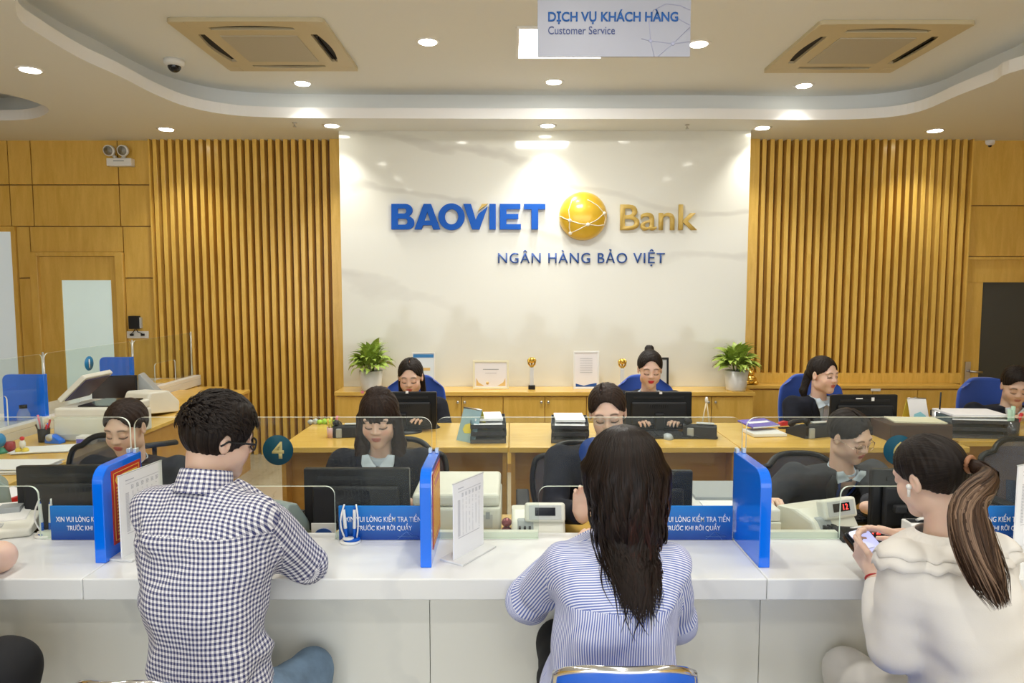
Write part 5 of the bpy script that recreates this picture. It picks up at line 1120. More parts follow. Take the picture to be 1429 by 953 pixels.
# ================================================================ PEOPLE: implicit surfaces meshed with surface nets
f32 = np.float32
def surfnet(fn, lo, hi, h):
    lo = np.array(lo, float); n = np.maximum(4, np.ceil((np.array(hi, float)-lo)/h).astype(int)+1)
    ax = [lo[i]+h*np.arange(n[i]) for i in range(3)]
    G = np.stack(np.meshgrid(*ax, indexing='ij'), -1).astype(f32)
    D = fn(G.reshape(-1, 3)).reshape(n).astype(f32)
    # cells whose eight corners are not all of one sign
    c = [(i, j, k) for i in (0, 1) for j in (0, 1) for k in (0, 1)]
    m = n-1; S = (D < 0)
    cnt = sum(S[i:i+m[0], j:j+m[1], k:k+m[2]].astype(np.int8) for i, j, k in c)
    act = (cnt > 0) & (cnt < 8); cell = np.argwhere(act); idx = -np.ones(m, int); idx[act] = np.arange(len(cell))
    acc = np.zeros((len(cell), 3)); num = np.zeros(len(cell))
    for a in c:
        for d in range(3):
            if a[d]: continue
            b = list(a); b[d] = 1; b = tuple(b)
            va = D[tuple((cell+a).T)]; vb = D[tuple((cell+b).T)]; x = (va < 0) != (vb < 0)
            t = np.where(x, va/np.where(x, va-vb, 1), 0); p = cell+np.array(a, float); p[:, d] += t
            acc += p*x[:, None]; num += x
    V = lo+h*acc/num[:, None]; Q = []
    for d in range(3):
        e, g = [(1, 2), (2, 0), (0, 1)][d]
        sl = [slice(1, m[0]), slice(1, m[1]), slice(1, m[2])]; sl[d] = slice(0, m[d])
        s2 = list(sl); s2[d] = slice(1, m[d]+1)
        A = S[tuple(sl)]; Bq = S[tuple(s2)]; x = np.argwhere(A != Bq)
        if not len(x): continue
        off = np.ones(3, int); off[d] = 0; x = x+off; flip = A[tuple((x-off).T)]
        E_ = np.zeros(3, int); E_[e] = 1; G_ = np.zeros(3, int); G_[g] = 1
        q = np.stack([idx[tuple((x-E_-G_).T)], idx[tuple((x-G_).T)], idx[tuple(x.T)], idx[tuple((x-E_).T)]], 1)
        q = np.where(flip[:, None], q, q[:, ::-1]); Q.append(q)
    Q = np.concatenate(Q); return V, Q[(Q >= 0).all(1)]
def np_obj(name, V, Q, mats, parent, col=None, uv=None, org=(0, 0, 0), mi=None):
    me = bpy.data.meshes.new(name); V = np.asarray(V)-np.array(org); nv, nf = len(V), len(Q)
    me.vertices.add(nv); me.vertices.foreach_set('co', V.ravel()); me.loops.add(nf*4); me.polygons.add(nf)
    me.polygons.foreach_set('loop_start', np.arange(nf)*4); me.loops.foreach_set('vertex_index', Q.ravel().astype(np.int32))
    me.update(calc_edges=True); me.polygons.foreach_set('use_smooth', np.ones(nf, bool))
    if not isinstance(mats, (list, tuple)): mats = [mats]
    for m in mats: me.materials.append(m)
    if mi is not None: me.polygons.foreach_set('material_index', np.asarray(mi, np.int32))
    if col is not None:
        a = me.color_attributes.new('Col', 'FLOAT_COLOR', 'POINT'); c = np.ones((nv, 4)); c[:, :3] = col; a.data.foreach_set('color', c.ravel())
    if uv is not None:
        u = me.uv_layers.new(name='UVMap'); u.data.foreach_set('uv', np.asarray(uv).reshape(-1))
    me.update(); o = bpy.data.objects.new(name, me); COL.objects.link(o); o.location = org
    if parent is not None: setp(o, parent)
    return o
def A3(v): return np.array(tuple(v), float)
def smin(a, b, k):
    h = np.maximum(k-np.abs(a-b), 0)/k; return np.minimum(a, b)-h*h*k*0.25
def smax(a, b, k): return -smin(-a, -b, k)
def ell(P, c, r):
    q = (P-np.array(c, f32)); r = np.array(r, f32); k0 = np.sqrt(((q/r)**2).sum(1)); k1 = np.sqrt(((q/r**2)**2).sum(1))+1e-9
    return k0*(k0-1)/k1
def cone(P, a, b, ra, rb):
    a = np.array(a, f32); b = np.array(b, f32); ab = b-a; L = float(ab@ab)+1e-12; q = P-a; t = np.clip(q@ab/L, 0, 1)
    return np.sqrt(((q-t[:, None]*ab)**2).sum(1))-(ra+(rb-ra)*t)
def rot3(yaw, pitch=0, roll=0): return np.array(Euler((-pitch, roll, yaw), 'XYZ').to_matrix())
def folds(P, amp, seed=0, f=1.0):
    r = np.random.default_rng(seed); out = 0
    w = 0.05*np.sin(P @ r.normal(0, 9, 3)+1)+0.04*np.sin(P @ r.normal(0, 14, 3))
    for k in range(4):
        d = r.normal(0, 1, 3); d /= np.linalg.norm(d); fr = f*(22+15*k)
        out = out+np.sin((P @ d)*fr+w*fr*1.2+r.uniform(0, 6))*(0.6**k)
    return amp*out*0.55
SKIN = np.array([0.76, 0.52, 0.41])
M_SKIN = mat('skin', (0.66, 0.42, 0.31), 0.45, sss=0.25, attr=True, bump=0.05, bscale=400)
def head_sdf(q, male=False, detail=True):
    d = ell(q, (0, -0.014, 0.036), (0.074, 0.092, 0.084))
    jw = 0.057 if not male else 0.064
    d = smin(d, ell(q, (0, 0.026, -0.032), (jw, 0.060, 0.078)), 0.035)
    d = smin(d, ell(q, (0, 0.062, -0.094), (0.020, 0.018, 0.017) if not male else (0.026, 0.02, 0.019)), 0.035)
    for s in (-1, 1):
        d = smin(d, ell(q, (s*0.034, 0.054, -0.030), (0.024, 0.022, 0.026)), 0.03)
        d = smin(d, ell(q, (s*0.046, 0.0, -0.066), (0.016, 0.028, 0.022)), 0.03)
    if detail:
        d = smin(d, cone(q, (0, 0.078, 0.020), (0, 0.095, -0.020), 0.0065, 0.0105), 0.016)
        for s in (-1, 1):
            d = smax(d, -ell(q, (s*0.031, 0.103, 0.006), (0.021, 0.018, 0.015)), 0.016)
            d = smin(d, ell(q, (s*0.030, 0.073, 0.004), (0.0155, 0.0125, 0.0115)), 0.004)
            d = smin(d, ell(q, (s*0.011, 0.087, -0.024), (0.008, 0.009, 0.0065)), 0.007)
            d = smin(d, ell(q, (s*0.028, 0.070, 0.030), (0.024, 0.010, 0.010)), 0.02)
        d = smin(d, ell(q, (0, 0.081, -0.0515), (0.0215, 0.009, 0.0058)), 0.005)
        d = smin(d, ell(q, (0, 0.080, -0.0605), (0.0175, 0.0095, 0.0068)), 0.004)
        d = smax(d, -ell(q, (0, 0.094, -0.0558), (0.022, 0.006, 0.0012)), 0.003)
    for s in (-1, 1):
        e = ell(q, (s*0.0765, -0.006, 0.002), (0.008, 0.017, 0.031)); e = smax(e, -ell(q, (s*0.086, 0.0, 0.002), (0.008, 0.009, 0.018)), 0.004)
        d = smin(d, e, 0.006)
    return d
def head_color(q, skin, lips, male=False, brow=(0.05, 0.03, 0.02), blush=0.5, open_eyes=False):
    C = np.tile(skin, (len(q), 1)); x, y, z = q[:, 0], q[:, 1], q[:, 2]; ax = np.abs(x)
    def bl(w, c):
        w = np.clip(w, 0, 1)[:, None]; C[:] = C*(1-w)+np.array(c)*w
    fr = np.clip((y-0.045)/0.015, 0, 1)
    bl(blush*0.5*fr*np.exp(-((ax-0.040)/0.018)**2-((z+0.024)/0.017)**2), (skin[0]*1.03, skin[1]*0.62, skin[2]*0.62))
    lw = np.maximum(1-((x/0.023)**2+((z+0.0515)/0.0062)**2), 1-((x/0.019)**2+((z+0.061)/0.0072)**2)); bl(np.clip(lw*4, 0, 1)*fr, lips)
    bl(np.clip(1.3-np.abs(z+0.0562+0.10*(ax**2)*10*0)/0.0016, 0, 1)*(ax < 0.021)*fr*0.8, (0.16, 0.04, 0.035))
    bz = 0.0275+0.004*np.sin((ax-0.012)/0.036*PI)-0.10*np.clip(ax-0.042, 0, 1)*3
    bl(np.clip(1.5-np.abs(z-bz)/(0.0036 if not male else 0.0046), 0, 1)*np.clip((ax-0.012)/0.004, 0, 1)*np.clip((0.052-ax)/0.008, 0, 1)*fr*0.85, brow)
    ez = -0.0035+0.0045*np.clip(1-((ax-0.031)/0.017)**2, -0.5, 1)*(-1 if not open_eyes else 0.6)
    bl(np.clip(1.9-np.abs(z-ez)/0.0022, 0, 1)*np.clip((0.0185-np.abs(ax-0.0315))/0.003, 0, 1)*fr*0.95, (0.025, 0.015, 0.012))
    if open_eyes:
        bl(np.clip(2.5-((ax-0.031)/0.0075)**2*2-((z-0.001)/0.0042)**2*2, 0, 1)*fr, (0.75, 0.72, 0.70)); bl(np.clip(2.2-((x-np.sign(x)*0.033)/0.0045)**2*1.6-((z-0.001)/0.0045)**2*1.6, 0, 1)*fr, (0.03, 0.018, 0.012))
        bl(np.clip(1.5-np.abs(z-0.0062)/0.0020, 0, 1)*(np.abs(ax-0.031) < 0.016)*fr, (0.03, 0.02, 0.015))
    bl(0.25*fr*np.exp(-((ax-0.031)/0.02)**2-((z-0.010)/0.010)**2), (skin[0]*0.72, skin[1]*0.58, skin[2]*0.55))
    bl(np.clip(1.2-((ax-0.0065)/0.0035)**2-((z+0.0305)/0.0022)**2, 0, 1)*(y > 0.078)*0.8, (0.15, 0.06, 0.045))
    return C
# ---- hair material: fine streaks along UV v
def hair_mat(name, c1, c2, rough=0.46, attr=False):
    m = bpy.data.materials.new(name); m.use_nodes = True; nt = m.node_tree; b = nt.nodes['Principled BSDF']
    tc = nd(nt, 'ShaderNodeTexCoord'); mp = nd(nt, 'ShaderNodeMapping'); mp.inputs['Scale'].default_value = (420, 9, 1); nt.links.new(tc.outputs['UV'], mp.inputs[0])
    n = nd(nt, 'ShaderNodeTexNoise'); n.inputs['Scale'].default_value = 1; n.inputs['Detail'].default_value = 4; nt.links.new(mp.outputs[0], n.inputs['Vector'])
    cr = nd(nt, 'ShaderNodeValToRGB'); cr.color_ramp.elements[0].position = 0.35; cr.color_ramp.elements[1].position = 0.72
    cr.color_ramp.elements[0].color = (*c1, 1); cr.color_ramp.elements[1].color = (*c2, 1); nt.links.new(n.outputs[0], cr.inputs[0])
    if attr:
        a = nd(nt, 'ShaderNodeAttribute', attribute_name='Col'); mm = nd(nt, 'ShaderNodeMix', data_type='RGBA', blend_type='MULTIPLY'); mm.inputs[0].default_value = 1
        nt.links.new(cr.outputs[0], mm.inputs[6]); nt.links.new(a.outputs['Color'], mm.inputs[7]); nt.links.new(mm.outputs[2], b.inputs['Base Color'])
    else: nt.links.new(cr.outputs[0], b.inputs['Base Color'])
    bp = nd(nt, 'ShaderNodeBump'); bp.inputs['Strength'].default_value = 0.7; bp.inputs['Distance'].default_value = 0.003; nt.links.new(n.outputs[0], bp.inputs['Height']); nt.links.new(bp.outputs[0], b.inputs['Normal'])
    b.inputs['Roughness'].default_value = rough; b.inputs['Specular IOR Level'].default_value = 0.18
    MATS[name] = m; return m
M_HAIR = hair_mat('black_hair', (0.006, 0.004, 0.004), (0.026, 0.018, 0.014))
M_HAIRB = hair_mat('dark_brown_hair', (0.009, 0.006, 0.005), (0.045, 0.025, 0.018))
M_HAIRL = hair_mat('long_dark_hair', (0.005, 0.0035, 0.003), (0.024, 0.014, 0.011), 0.36, True)
M_HAIRP = hair_mat('highlighted_hair', (0.35, 0.35, 0.35), (1.0, 1.0, 1.0), 0.4, True)
def ribbons(name, paths, widths, mt, parent, cols=None, org=(0, 0, 0), normals=None, seed=0):
    """many tapered hair locks in one mesh; paths (n, k, 3); cross-section is a shallow V"""
    paths = np.asarray(paths); n, k, _ = paths.shape; T = np.gradient(paths, axis=1); T /= np.linalg.norm(T, axis=2, keepdims=True)+1e-9
    N = normals/(np.linalg.norm(normals, axis=2, keepdims=True)+1e-9); S = np.cross(T, N); S /= np.linalg.norm(S, axis=2, keepdims=True)+1e-9
    f = np.linspace(0, 1, k); w = np.asarray(widths)[:, None]*(0.55+0.9*np.sin(PI*np.clip(f*0.9+0.08, 0, 1)))[None]*np.clip((1.03-f)/0.22, 0.05, 1)[None]
    A_ = paths-S*w[..., None]*0.5; B_ = paths+N*w[..., None]*0.22; C_ = paths+S*w[..., None]*0.5
    V = np.stack([A_, B_, C_], 2).reshape(-1, 3)
    i = np.arange(n)[:, None]*k*3+np.arange(k-1)[None]*3; i = i.ravel()
    Q = np.concatenate([np.stack([i, i+1, i+4, i+3], 1), np.stack([i+1, i+2, i+5, i+4], 1)])
    rr = np.random.default_rng(seed).uniform(0, 10, n)
    u = np.repeat(rr[:, None], k, 1); vv = np.repeat(f[None]*0.5, n, 0)
    U = np.stack([np.stack([u-0.004, vv], -1), np.stack([u, vv], -1), np.stack([u+0.004, vv], -1)], 2).reshape(-1, 2)
    c = None if cols is None else np.repeat(cols.reshape(n*k, 1, 3), 3, 1).reshape(-1, 3)
    return np_obj(name, V, Q, mt, parent, col=c, uv=U[Q], org=org)
def hair_cap(q, st):
    thick = st.get('t', 0.010)
    d = ell(q, (0, -0.016, 0.038), (0.076+thick, 0.096+thick, 0.088+thick))
    if st.get('vol'): d = smin(d, ell(q, (0, -0.005, 0.09), (0.07+thick, 0.085, 0.05+st['vol'])), 0.03)
    fc = st.get('face', (0, 0.088, -0.034, 0.069, 0.080, 0.122)); d = smax(d, -ell(q, fc[:3], fc[3:]), 0.008)
    a, b = st.get('plane', (-0.055, 0.62)); x, y, z = q[:, 0], q[:, 1], q[:, 2]
    d = smax(d, -(z-(a+b*(y+0.10)))*0.8, 0.012)
    for s in (-1, 1): d = smax(d, -ell(q, (s*0.092, -0.006, 0.0), (0.022, 0.019, 0.034)), 0.006) if st.get('ears', True) else d
    for (c, r) in st.get('balls', ()): d = smin(d, ell(q, c, r), 0.014)
    for (p0, p1, r0, r1) in st.get('locks', ()): d = smin(d, cone(q, p0, p1, r0, r1), 0.016)
    if st.get('part') is not None:
        px = st['part']; d = smax(d, -ell(q, (px, 0.045, 0.135), (0.0035, 0.075, 0.026)), 0.006)
    am = st.get('amp', 0.0022); az = np.arctan2(x, -(y-0.03)); d = d+am*np.sin(az*34+z*22)*np.sin(az*13-z*30+1)
    if st.get('spiky'):
        d = d+0.0016*np.sin(x*210+y*60)*np.sin(y*190-z*60)*np.sin(z*160+x*90+1)*np.clip((z+0.02)/0.05, 0, 1)
    return d
M_NAVY = mat('black_suit_cloth', (0.011, 0.013, 0.022), 0.85, spec=0.2, sheen=0.02, var=0.2, scale=30, bump=0.1, bscale=500)
M_HAZED = mat('hazed_suit_cloth', (0.050, 0.054, 0.064), 0.85, spec=0.2, sheen=0.03, var=0.2, scale=30, bump=0.1, bscale=500)  # dark suit cloth with the grey haze of the glass put into its colour
M_LSHIRT = mat('light_blue_shirt_cloth', (0.52, 0.62, 0.72), 0.75, bump=0.08, bscale=500)
M_TIE = None
def stripe_mat(name, ca, cb, per, duty=0.5, both=False, mid=None, rough=0.8, wv=0.0, by_z=False):
    """cloth woven with stripes along UV u (and v when both); units metres"""
    m = bpy.data.materials.new(name); m.use_nodes = True; nt = m.node_tree; b = nt.nodes['Principled BSDF']; b.inputs['Roughness'].default_value = rough
    tc = nd(nt, 'ShaderNodeTexCoord'); sx = nd(nt, 'ShaderNodeSeparateXYZ')
    nz = nd(nt, 'ShaderNodeTexNoise'); nz.inputs['Scale'].default_value = 9; nt.links.new(tc.outputs['UV'], nz.inputs['Vector'])
    sc = nd(nt, 'ShaderNodeVectorMath', operation='SCALE'); sc.inputs['Scale'].default_value = wv; nt.links.new(nz.outputs['Color'], sc.inputs[0])
    ad = nd(nt, 'ShaderNodeVectorMath', operation='ADD'); nt.links.new(tc.outputs['UV'], ad.inputs[0]); nt.links.new(sc.outputs[0], ad.inputs[1]); nt.links.new(ad.outputs[0], sx.inputs[0])
    def st(o):
        a = nd(nt, 'ShaderNodeMath', operation='DIVIDE'); a.inputs[1].default_value = per; nt.links.new(o, a.inputs[0])
        f = nd(nt, 'ShaderNodeMath', operation='FRACT'); nt.links.new(a.outputs[0], f.inputs[0])
        l = nd(nt, 'ShaderNodeMath', operation='LESS_THAN'); l.inputs[1].default_value = duty; nt.links.new(f.outputs[0], l.inputs[0]); return l.outputs[0]
    s = st(sx.outputs[0]); mx = nd(nt, 'ShaderNodeMix', data_type='RGBA'); mx.inputs[6].default_value = (*ca, 1); mx.inputs[7].default_value = (*cb, 1)
    if both:
        s2 = st(sx.outputs[1]); av = nd(nt, 'ShaderNodeMath', operation='ADD'); nt.links.new(s, av.inputs[0]); nt.links.new(s2, av.inputs[1])
        cr = nd(nt, 'ShaderNodeMapRange'); cr.inputs[2].default_value = 2; nt.links.new(av.outputs[0], cr.inputs[0])
        pw = nd(nt, 'ShaderNodeMath', operation='POWER'); pw.inputs[1].default_value = 0.75; nt.links.new(cr.outputs[0], pw.inputs[0]); nt.links.new(pw.outputs[0], mx.inputs[0])
    else: nt.links.new(s, mx.inputs[0])
    nt.links.new(mx.outputs[2], b.inputs['Base Color']); MATS[name] = m; return m
M_GING = stripe_mat('navy_gingham', (0.80, 0.80, 0.84), (0.035, 0.04, 0.14), 0.0128, 0.5, True, wv=0.004)
M_PIN = stripe_mat('blue_pinstripe', (0.74, 0.76, 0.88), (0.13, 0.18, 0.50), 0.0066, 0.48, wv=0.003)
M_TIE = stripe_mat('striped_tie', (0.75, 0.78, 0.85), (0.02, 0.04, 0.2), 0.008, 0.5)
M_CHIFF = mat('cream_white_chiffon', (0.73, 0.70, 0.655), 0.75, sheen=0.1, bump=0.08, bscale=350)
M_SATIN = mat('cream_satin', (0.70, 0.66, 0.60), 0.32, sheen=0.3)
M_DENIM = mat('light_denim', (0.17, 0.26, 0.38), 0.85, var=0.35, scale=14, bump=0.3, bscale=600)
M_BLKCL = mat('black_cloth', (0.006, 0.006, 0.008), 0.85)
M_LANY = mat('blue_lanyard', (0.01, 0.07, 0.45), 0.5)

TZ = np.array([-0.06, 0.0, 0.10, 0.22, 0.38, 0.60, 0.76, 0.86, 0.93, 0.975, 1.0, 1.08])
TW = dict(f=np.array([0.155, 0.178, 0.178, 0.155, 0.142, 0.158, 0.172, 0.172, 0.150, 0.098, 0.066, 0.054]),
          m=np.array([0.160, 0.175, 0.175, 0.168, 0.168, 0.190, 0.205, 0.200, 0.170, 0.112, 0.076, 0.062]),
          l=np.array([0.19, 0.205, 0.205, 0.195, 0.185, 0.182, 0.184, 0.180, 0.155, 0.100, 0.068, 0.056]))
TD = np.array([0.10, 0.125, 0.125, 0.110, 0.105, 0.118, 0.112, 0.098, 0.083, 0.068, 0.058, 0.054])
class Body:
    """seated figure: head centre, body yaw, lean; everything else follows from it"""
    def __init__(s, head, yaw, lean=0.1, side=0.0, seat=0.47, sex='f', W=1.0, D=1.0, hrot=(0, 0, 0), sw=None, nb=0.035, nl=0.172, hs=1.0, **_):
        s.h = np.array(head, float); s.yaw = math.radians(yaw); c, n = math.cos(s.yaw), math.sin(s.yaw)
        s.f = np.array([-n, c, 0.0]); s.r = np.array([c, n, 0.0]); s.hs = hs
        s.HR = rot3(*[math.radians(a) for a in hrot]); s.N = s.h+np.array([0, 0, -nl*hs])-s.f*nb-s.r*_.get('ns', 0)
        s.seat = seat; s.zN = s.N[2]-seat; s.lean = lean; s.side = side
        s.hip = s.N-s.f*lean-s.r*side; s.hip[2] = seat; s.W = W; s.D = D; s.sex = sex; s.tw = TW[sex]*W; s.td = TD*D
        s.sw = sw or {'f': 0.163, 'm': 0.19, 'l': 0.168}[sex]*W
        s.sh = {k: s.loc(k*s.sw, 0.0, 0.865*s.zN) for k in (-1, 1)}; s.arm = {}
    def cf(s, t): return s.lean*np.clip(t, 0, 1.2)**1.35
    def loc(s, r, f, z):
        t = z/s.zN; return s.hip+s.r*(r+s.side*t)+s.f*(f+s.cf(t))+np.array([0, 0, z])
    def locs(s, P):
        q = P-s.hip; z = q[:, 2]; t = z/s.zN; return q @ s.r-s.side*t, q @ s.f-s.cf(t), z, t
    def torso(s, P, off=0.0, zlo=-0.06, zhi=1.0):
        r, f, z, t = s.locs(P); w = np.interp(t, TZ, s.tw)+off; d = np.interp(t, TZ, s.td)+off
        k = (np.abs(r/w)**2.5+np.abs(f/d)**2.5)**(1/2.5); dd = (k-1)*np.minimum(w, d)*0.85
        dd = smax(dd, (zlo*s.zN-z), 0.03); return smax(dd, z-zhi*s.zN, 0.02)
    def front(s, r, t, off=0.0):
        w = np.interp(t, TZ, s.tw)+off; d = np.interp(t, TZ, s.td)+off; r = max(-0.98*w, min(0.98*w, r))
        return Vector(s.loc(r, d*(1-abs(r/w)**2.5)**(1/2.5), t*s.zN))
    def set_arm(s, k, wrist, pole=(0.5, -0.4, -0.8), u=0.275, fo=0.245, hand=None):
        S = s.sh[k]; Wt = np.array(wrist, float); v = Wt-S; L = np.linalg.norm(v)
        if L > (u+fo)*0.985: Wt = S+v/L*(u+fo)*0.985; v = Wt-S; L = np.linalg.norm(v)
        a = (u*u-fo*fo+L*L)/(2*L); h = math.sqrt(max(0, u*u-a*a)); ax = v/L
        p = s.r*pole[0]*k+s.f*pole[1]+np.array([0, 0, pole[2]]); p = p-ax*(p@ax); p /= np.linalg.norm(p)
        s.arm[k] = (S, S+ax*a+p*h, Wt); s.hand = getattr(s, 'hand', {}); s.hand[k] = hand
    def sleeves(s, P, r0=0.056, r1=0.047, r2=0.036, cut=0.0, keys=(-1, 1), k=0.035, base=None, puff=None):
        d = base
        for q in keys:
            S, E, Wt = s.arm[q]; a = cone(P, S, E, r0, r1); b = cone(P, E, Wt, r1, r2)
            if puff: b = smin(b, cone(P, E, E+(Wt-E)*0.6, puff, puff*0.85), 0.03)
            dirn = (Wt-E)/np.linalg.norm(Wt-E); b = smax(b, (P-(Wt-dirn*cut)) @ dirn, 0.008); e = smin(a, b, 0.02)
            d = e if d is None else smin(d, e, k)
        return d
def bbox(pts, m):
    a = np.array(pts); return a.min(0)-m, a.max(0)+m
def hand_sdf(P, w, H, k, curl, spread=1.0, thumb=(0.75, 0.62, -0.25), sc=1.0, fore=None):
    """w wrist, H columns (across toward thumb, along fingers, back of hand); curl = four finger bend angles in degrees"""
    q = ((P-w) @ H)/sc
    r = np.abs(q-np.array([0, 0.047, 0], f32))-np.array([0.030, 0.036, 0.004], f32)
    d = np.sqrt((np.maximum(r, 0)**2).sum(1))+np.minimum(r.max(1), 0)-0.0085
    d = smin(d, cone(q, (0.004, -0.02, 0), (0.002, 0.02, 0), 0.0245, 0.022), 0.02)
    bx = (0.026, 0.009, -0.009, -0.026); ln = (0.072, 0.080, 0.073, 0.057); by = (0.088, 0.092, 0.088, 0.081)
    for i in range(4):
        p = np.array([bx[i], by[i], 0.0]); c = math.radians(curl[i]); a = c*0.5; sp = (bx[i]*5.0)*0.35*spread
        for j, (fr, ra, rb) in enumerate(((0.46, 0.0088, 0.0080), (0.30, 0.0080, 0.0073), (0.24, 0.0073, 0.0062))):
            dv = np.array([math.sin(sp)*math.cos(a), math.cos(sp)*math.cos(a), -math.sin(a)]); e = p+dv*ln[i]*fr
            d = smin(d, cone(q, p, e, ra, rb), 0.004); p = e; a += c*(0.95 if j == 0 else 0.7)
    t = np.array(thumb, float); t /= np.linalg.norm(t); p = np.array([0.022, 0.012, -0.006]); e = p+t*0.045
    d = smin(d, cone(q, p, e, 0.015, 0.0105), 0.012); t2 = t*0.8+np.array([-0.25, 0.45, 0]); t2 /= np.linalg.norm(t2); g = e+t2*0.032; d = smin(d, cone(q, e, g, 0.0105, 0.009), 0.004)
    d = smin(d, cone(q, g, g+t2*0.024, 0.009, 0.0068), 0.003)
    d = d*sc
    if fore is not None: d = smin(d, cone(P, fore, w, 0.038*sc, 0.025*sc), 0.015)
    return d
def orth(y, z):
    y = np.array(y, float); y /= np.linalg.norm(y); z = np.array(z, float); z -= y*(z@y); z /= np.linalg.norm(z); return y, z
def make_body(b, t, lips=(0.50, 0.16, 0.14), skin=SKIN, male=False, hres=0.0036, face=True, open_eyes=False, hands=True, bare=None, foreskin=0.6, neck=0.050, blush=0.5):
    """one mesh: head and neck, hands with forearms, and the trunk inside the clothes"""
    Vs, Qs, Cs = [], [], []; n = 0
    def addp(V, Q, C):
        nonlocal n
        Vs.append(V); Qs.append(Q+n); Cs.append(C); n += len(V)
    nb_ = b.N+np.array([0, 0, -0.055]); top = b.h+b.HR @ (np.array([0, -0.030, -0.050])*b.hs)
    def fn(P):
        q = ((P-b.h) @ b.HR)/b.hs; d = head_sdf(q, male, face)*b.hs
        d = smin(d, cone(P, nb_, top, neck*1.10, neck*0.97), 0.013); return smin(d, ell(P, b.N+np.array([0, 0, -0.066])-b.f*0.004, (0.075, 0.055, 0.036)), 0.02)
    lo, hi = bbox([b.h, nb_], np.array([0.125, 0.125, 0.04])); lo[2] = nb_[2]-0.045; hi[2] = b.h[2]+0.14
    V, Q = surfnet(fn, lo, hi, hres); q = ((V-b.h) @ b.HR)/b.hs; addp(V, Q, head_color(q, skin, lips, male, open_eyes=open_eyes, blush=blush))
    if hands:
        for k in (-1, 1):
            S, E, Wt = b.arm[k]; hd = b.hand.get(k) or {}
            fd = (Wt-E)/np.linalg.norm(Wt-E); y, z = orth(hd.get('dir', fd), hd.get('back', (0, 0, 1))); x = np.cross(y, z)*(1 if k == -1 else -1)
            # thumb lies towards the body midline when the palm faces down
            x = x*(1 if x @ (-k*b.r) > 0 else -1) if 'thumbdir' not in hd else x*(1 if x @ np.array(hd['thumbdir'], float) > 0 else -1)
            H = np.stack([x, y, z], 1); st = E+(Wt-E)*foreskin
            g = lambda P: hand_sdf(P, Wt, H, k, hd.get('curl', (35, 38, 42, 46)), hd.get('spread', 1.0), hd.get('thumb', (0.75, 0.62, -0.25)), hd.get('sc', 0.93 if not male else 1.02), st)
            lo, hi = bbox([st, Wt, Wt+y*0.10], np.array([0.095]*3)); V, Q = surfnet(g, lo, hi, hd.get('res', 0.0042)); addp(V, Q, np.tile(skin, (len(V), 1)))
    if bare:
        for (g, lo, hi, r_) in bare: V, Q = surfnet(g, lo, hi, r_); addp(V, Q, np.tile(skin, (len(V), 1)))
    lo, hi = bbox([b.hip, b.N], np.array([0.25, 0.25, 0.08])); V, Q = surfnet(lambda P: b.torso(P, -0.022, -0.04, 0.96), lo, hi, 0.02); addp(V, Q, np.tile(skin, (len(V), 1)))
    return np_obj('body', np.concatenate(Vs), np.concatenate(Qs), M_SKIN, t, col=np.concatenate(Cs), org=tuple(b.hip))
def make_hair(b, t, st, m=None, res=0.0045, name='hair'):
    lo, hi = np.array(st.get('lo', (-0.12, -0.15, -0.12))), np.array(st.get('hi', (0.12, 0.12, 0.17)))
    V, Q = surfnet(lambda q: hair_cap(q, st), lo, hi, st.get('res', res)); az = np.arctan2(V[:, 0], -(V[:, 1]-0.02)); rad = np.sqrt(V[:, 0]**2+(V[:, 1]+0.01)**2)
    if st.get('pull'):               # combed back: streaks run towards the tie
        az = np.arctan2(V[:, 0], V[:, 2]-0.03); U = np.stack([az*0.09, V[:, 1]*0.9], 1)
    else: U = np.stack([az*0.09, V[:, 2]*0.9-rad*0.4], 1)
    Wd = (V*b.hs) @ b.HR.T+b.h
    return np_obj(name, Wd, Q, m or M_HAIR, t, uv=U[Q], org=tuple(b.h))
def cloth_uv(b, V, Q, keys=(-1, 1)):
    C = V[Q].mean(1); best = b.torso(C)-0.004; r, f, z, tt = b.locs(V.astype(float)); w = np.interp(tt, TZ, b.tw)
    U = np.zeros((len(Q), 4, 2)); rr = r[Q]; ff = f[Q]; zz = z[Q]
    a = np.arctan2(rr/np.maximum(w[Q], 0.02)*0.15, -ff); aw = np.where((ff.mean(1) > 0)[:, None] & (a < 0), a+2*PI, a); U[..., 0] = aw*0.155; U[..., 1] = zz; yk = (tt[Q].mean(1) > getattr(b, 'yoke', 0.74)); U[yk, :, 0] = rr[yk]; U[yk, :, 1] = (zz-np.abs(ff)*0.9)[yk]; reg = np.zeros(len(Q), int)
    for k in keys:
        S, E, Wt = b.arm[k]
        for sgi, (p, q_) in enumerate(((S, E), (E, Wt))):
            d = cone(C, p, q_, 0.05, 0.045); ax = (q_-p)/np.linalg.norm(q_-p); up = np.cross(ax, b.f if sgi == 0 else np.array([0, 0, 1.0])); up /= np.linalg.norm(up); sd = np.cross(ax, up)
            P_ = V[Q]-p; u = np.arctan2(P_ @ up, P_ @ sd); mx = u.max(1)-u.min(1) > PI; u = np.where(mx[:, None] & (u < 0), u+2*PI, u)
            take = (d < best) & (((C-p) @ ax > 0.012) | (sgi == 1)); U[take, :, 0] = (u*0.046)[take]; U[take, :, 1] = ((P_ @ ax)+sgi*0.3)[take]; best = np.where(take, d, best); reg[take] = 1+sgi
    return U, reg, C
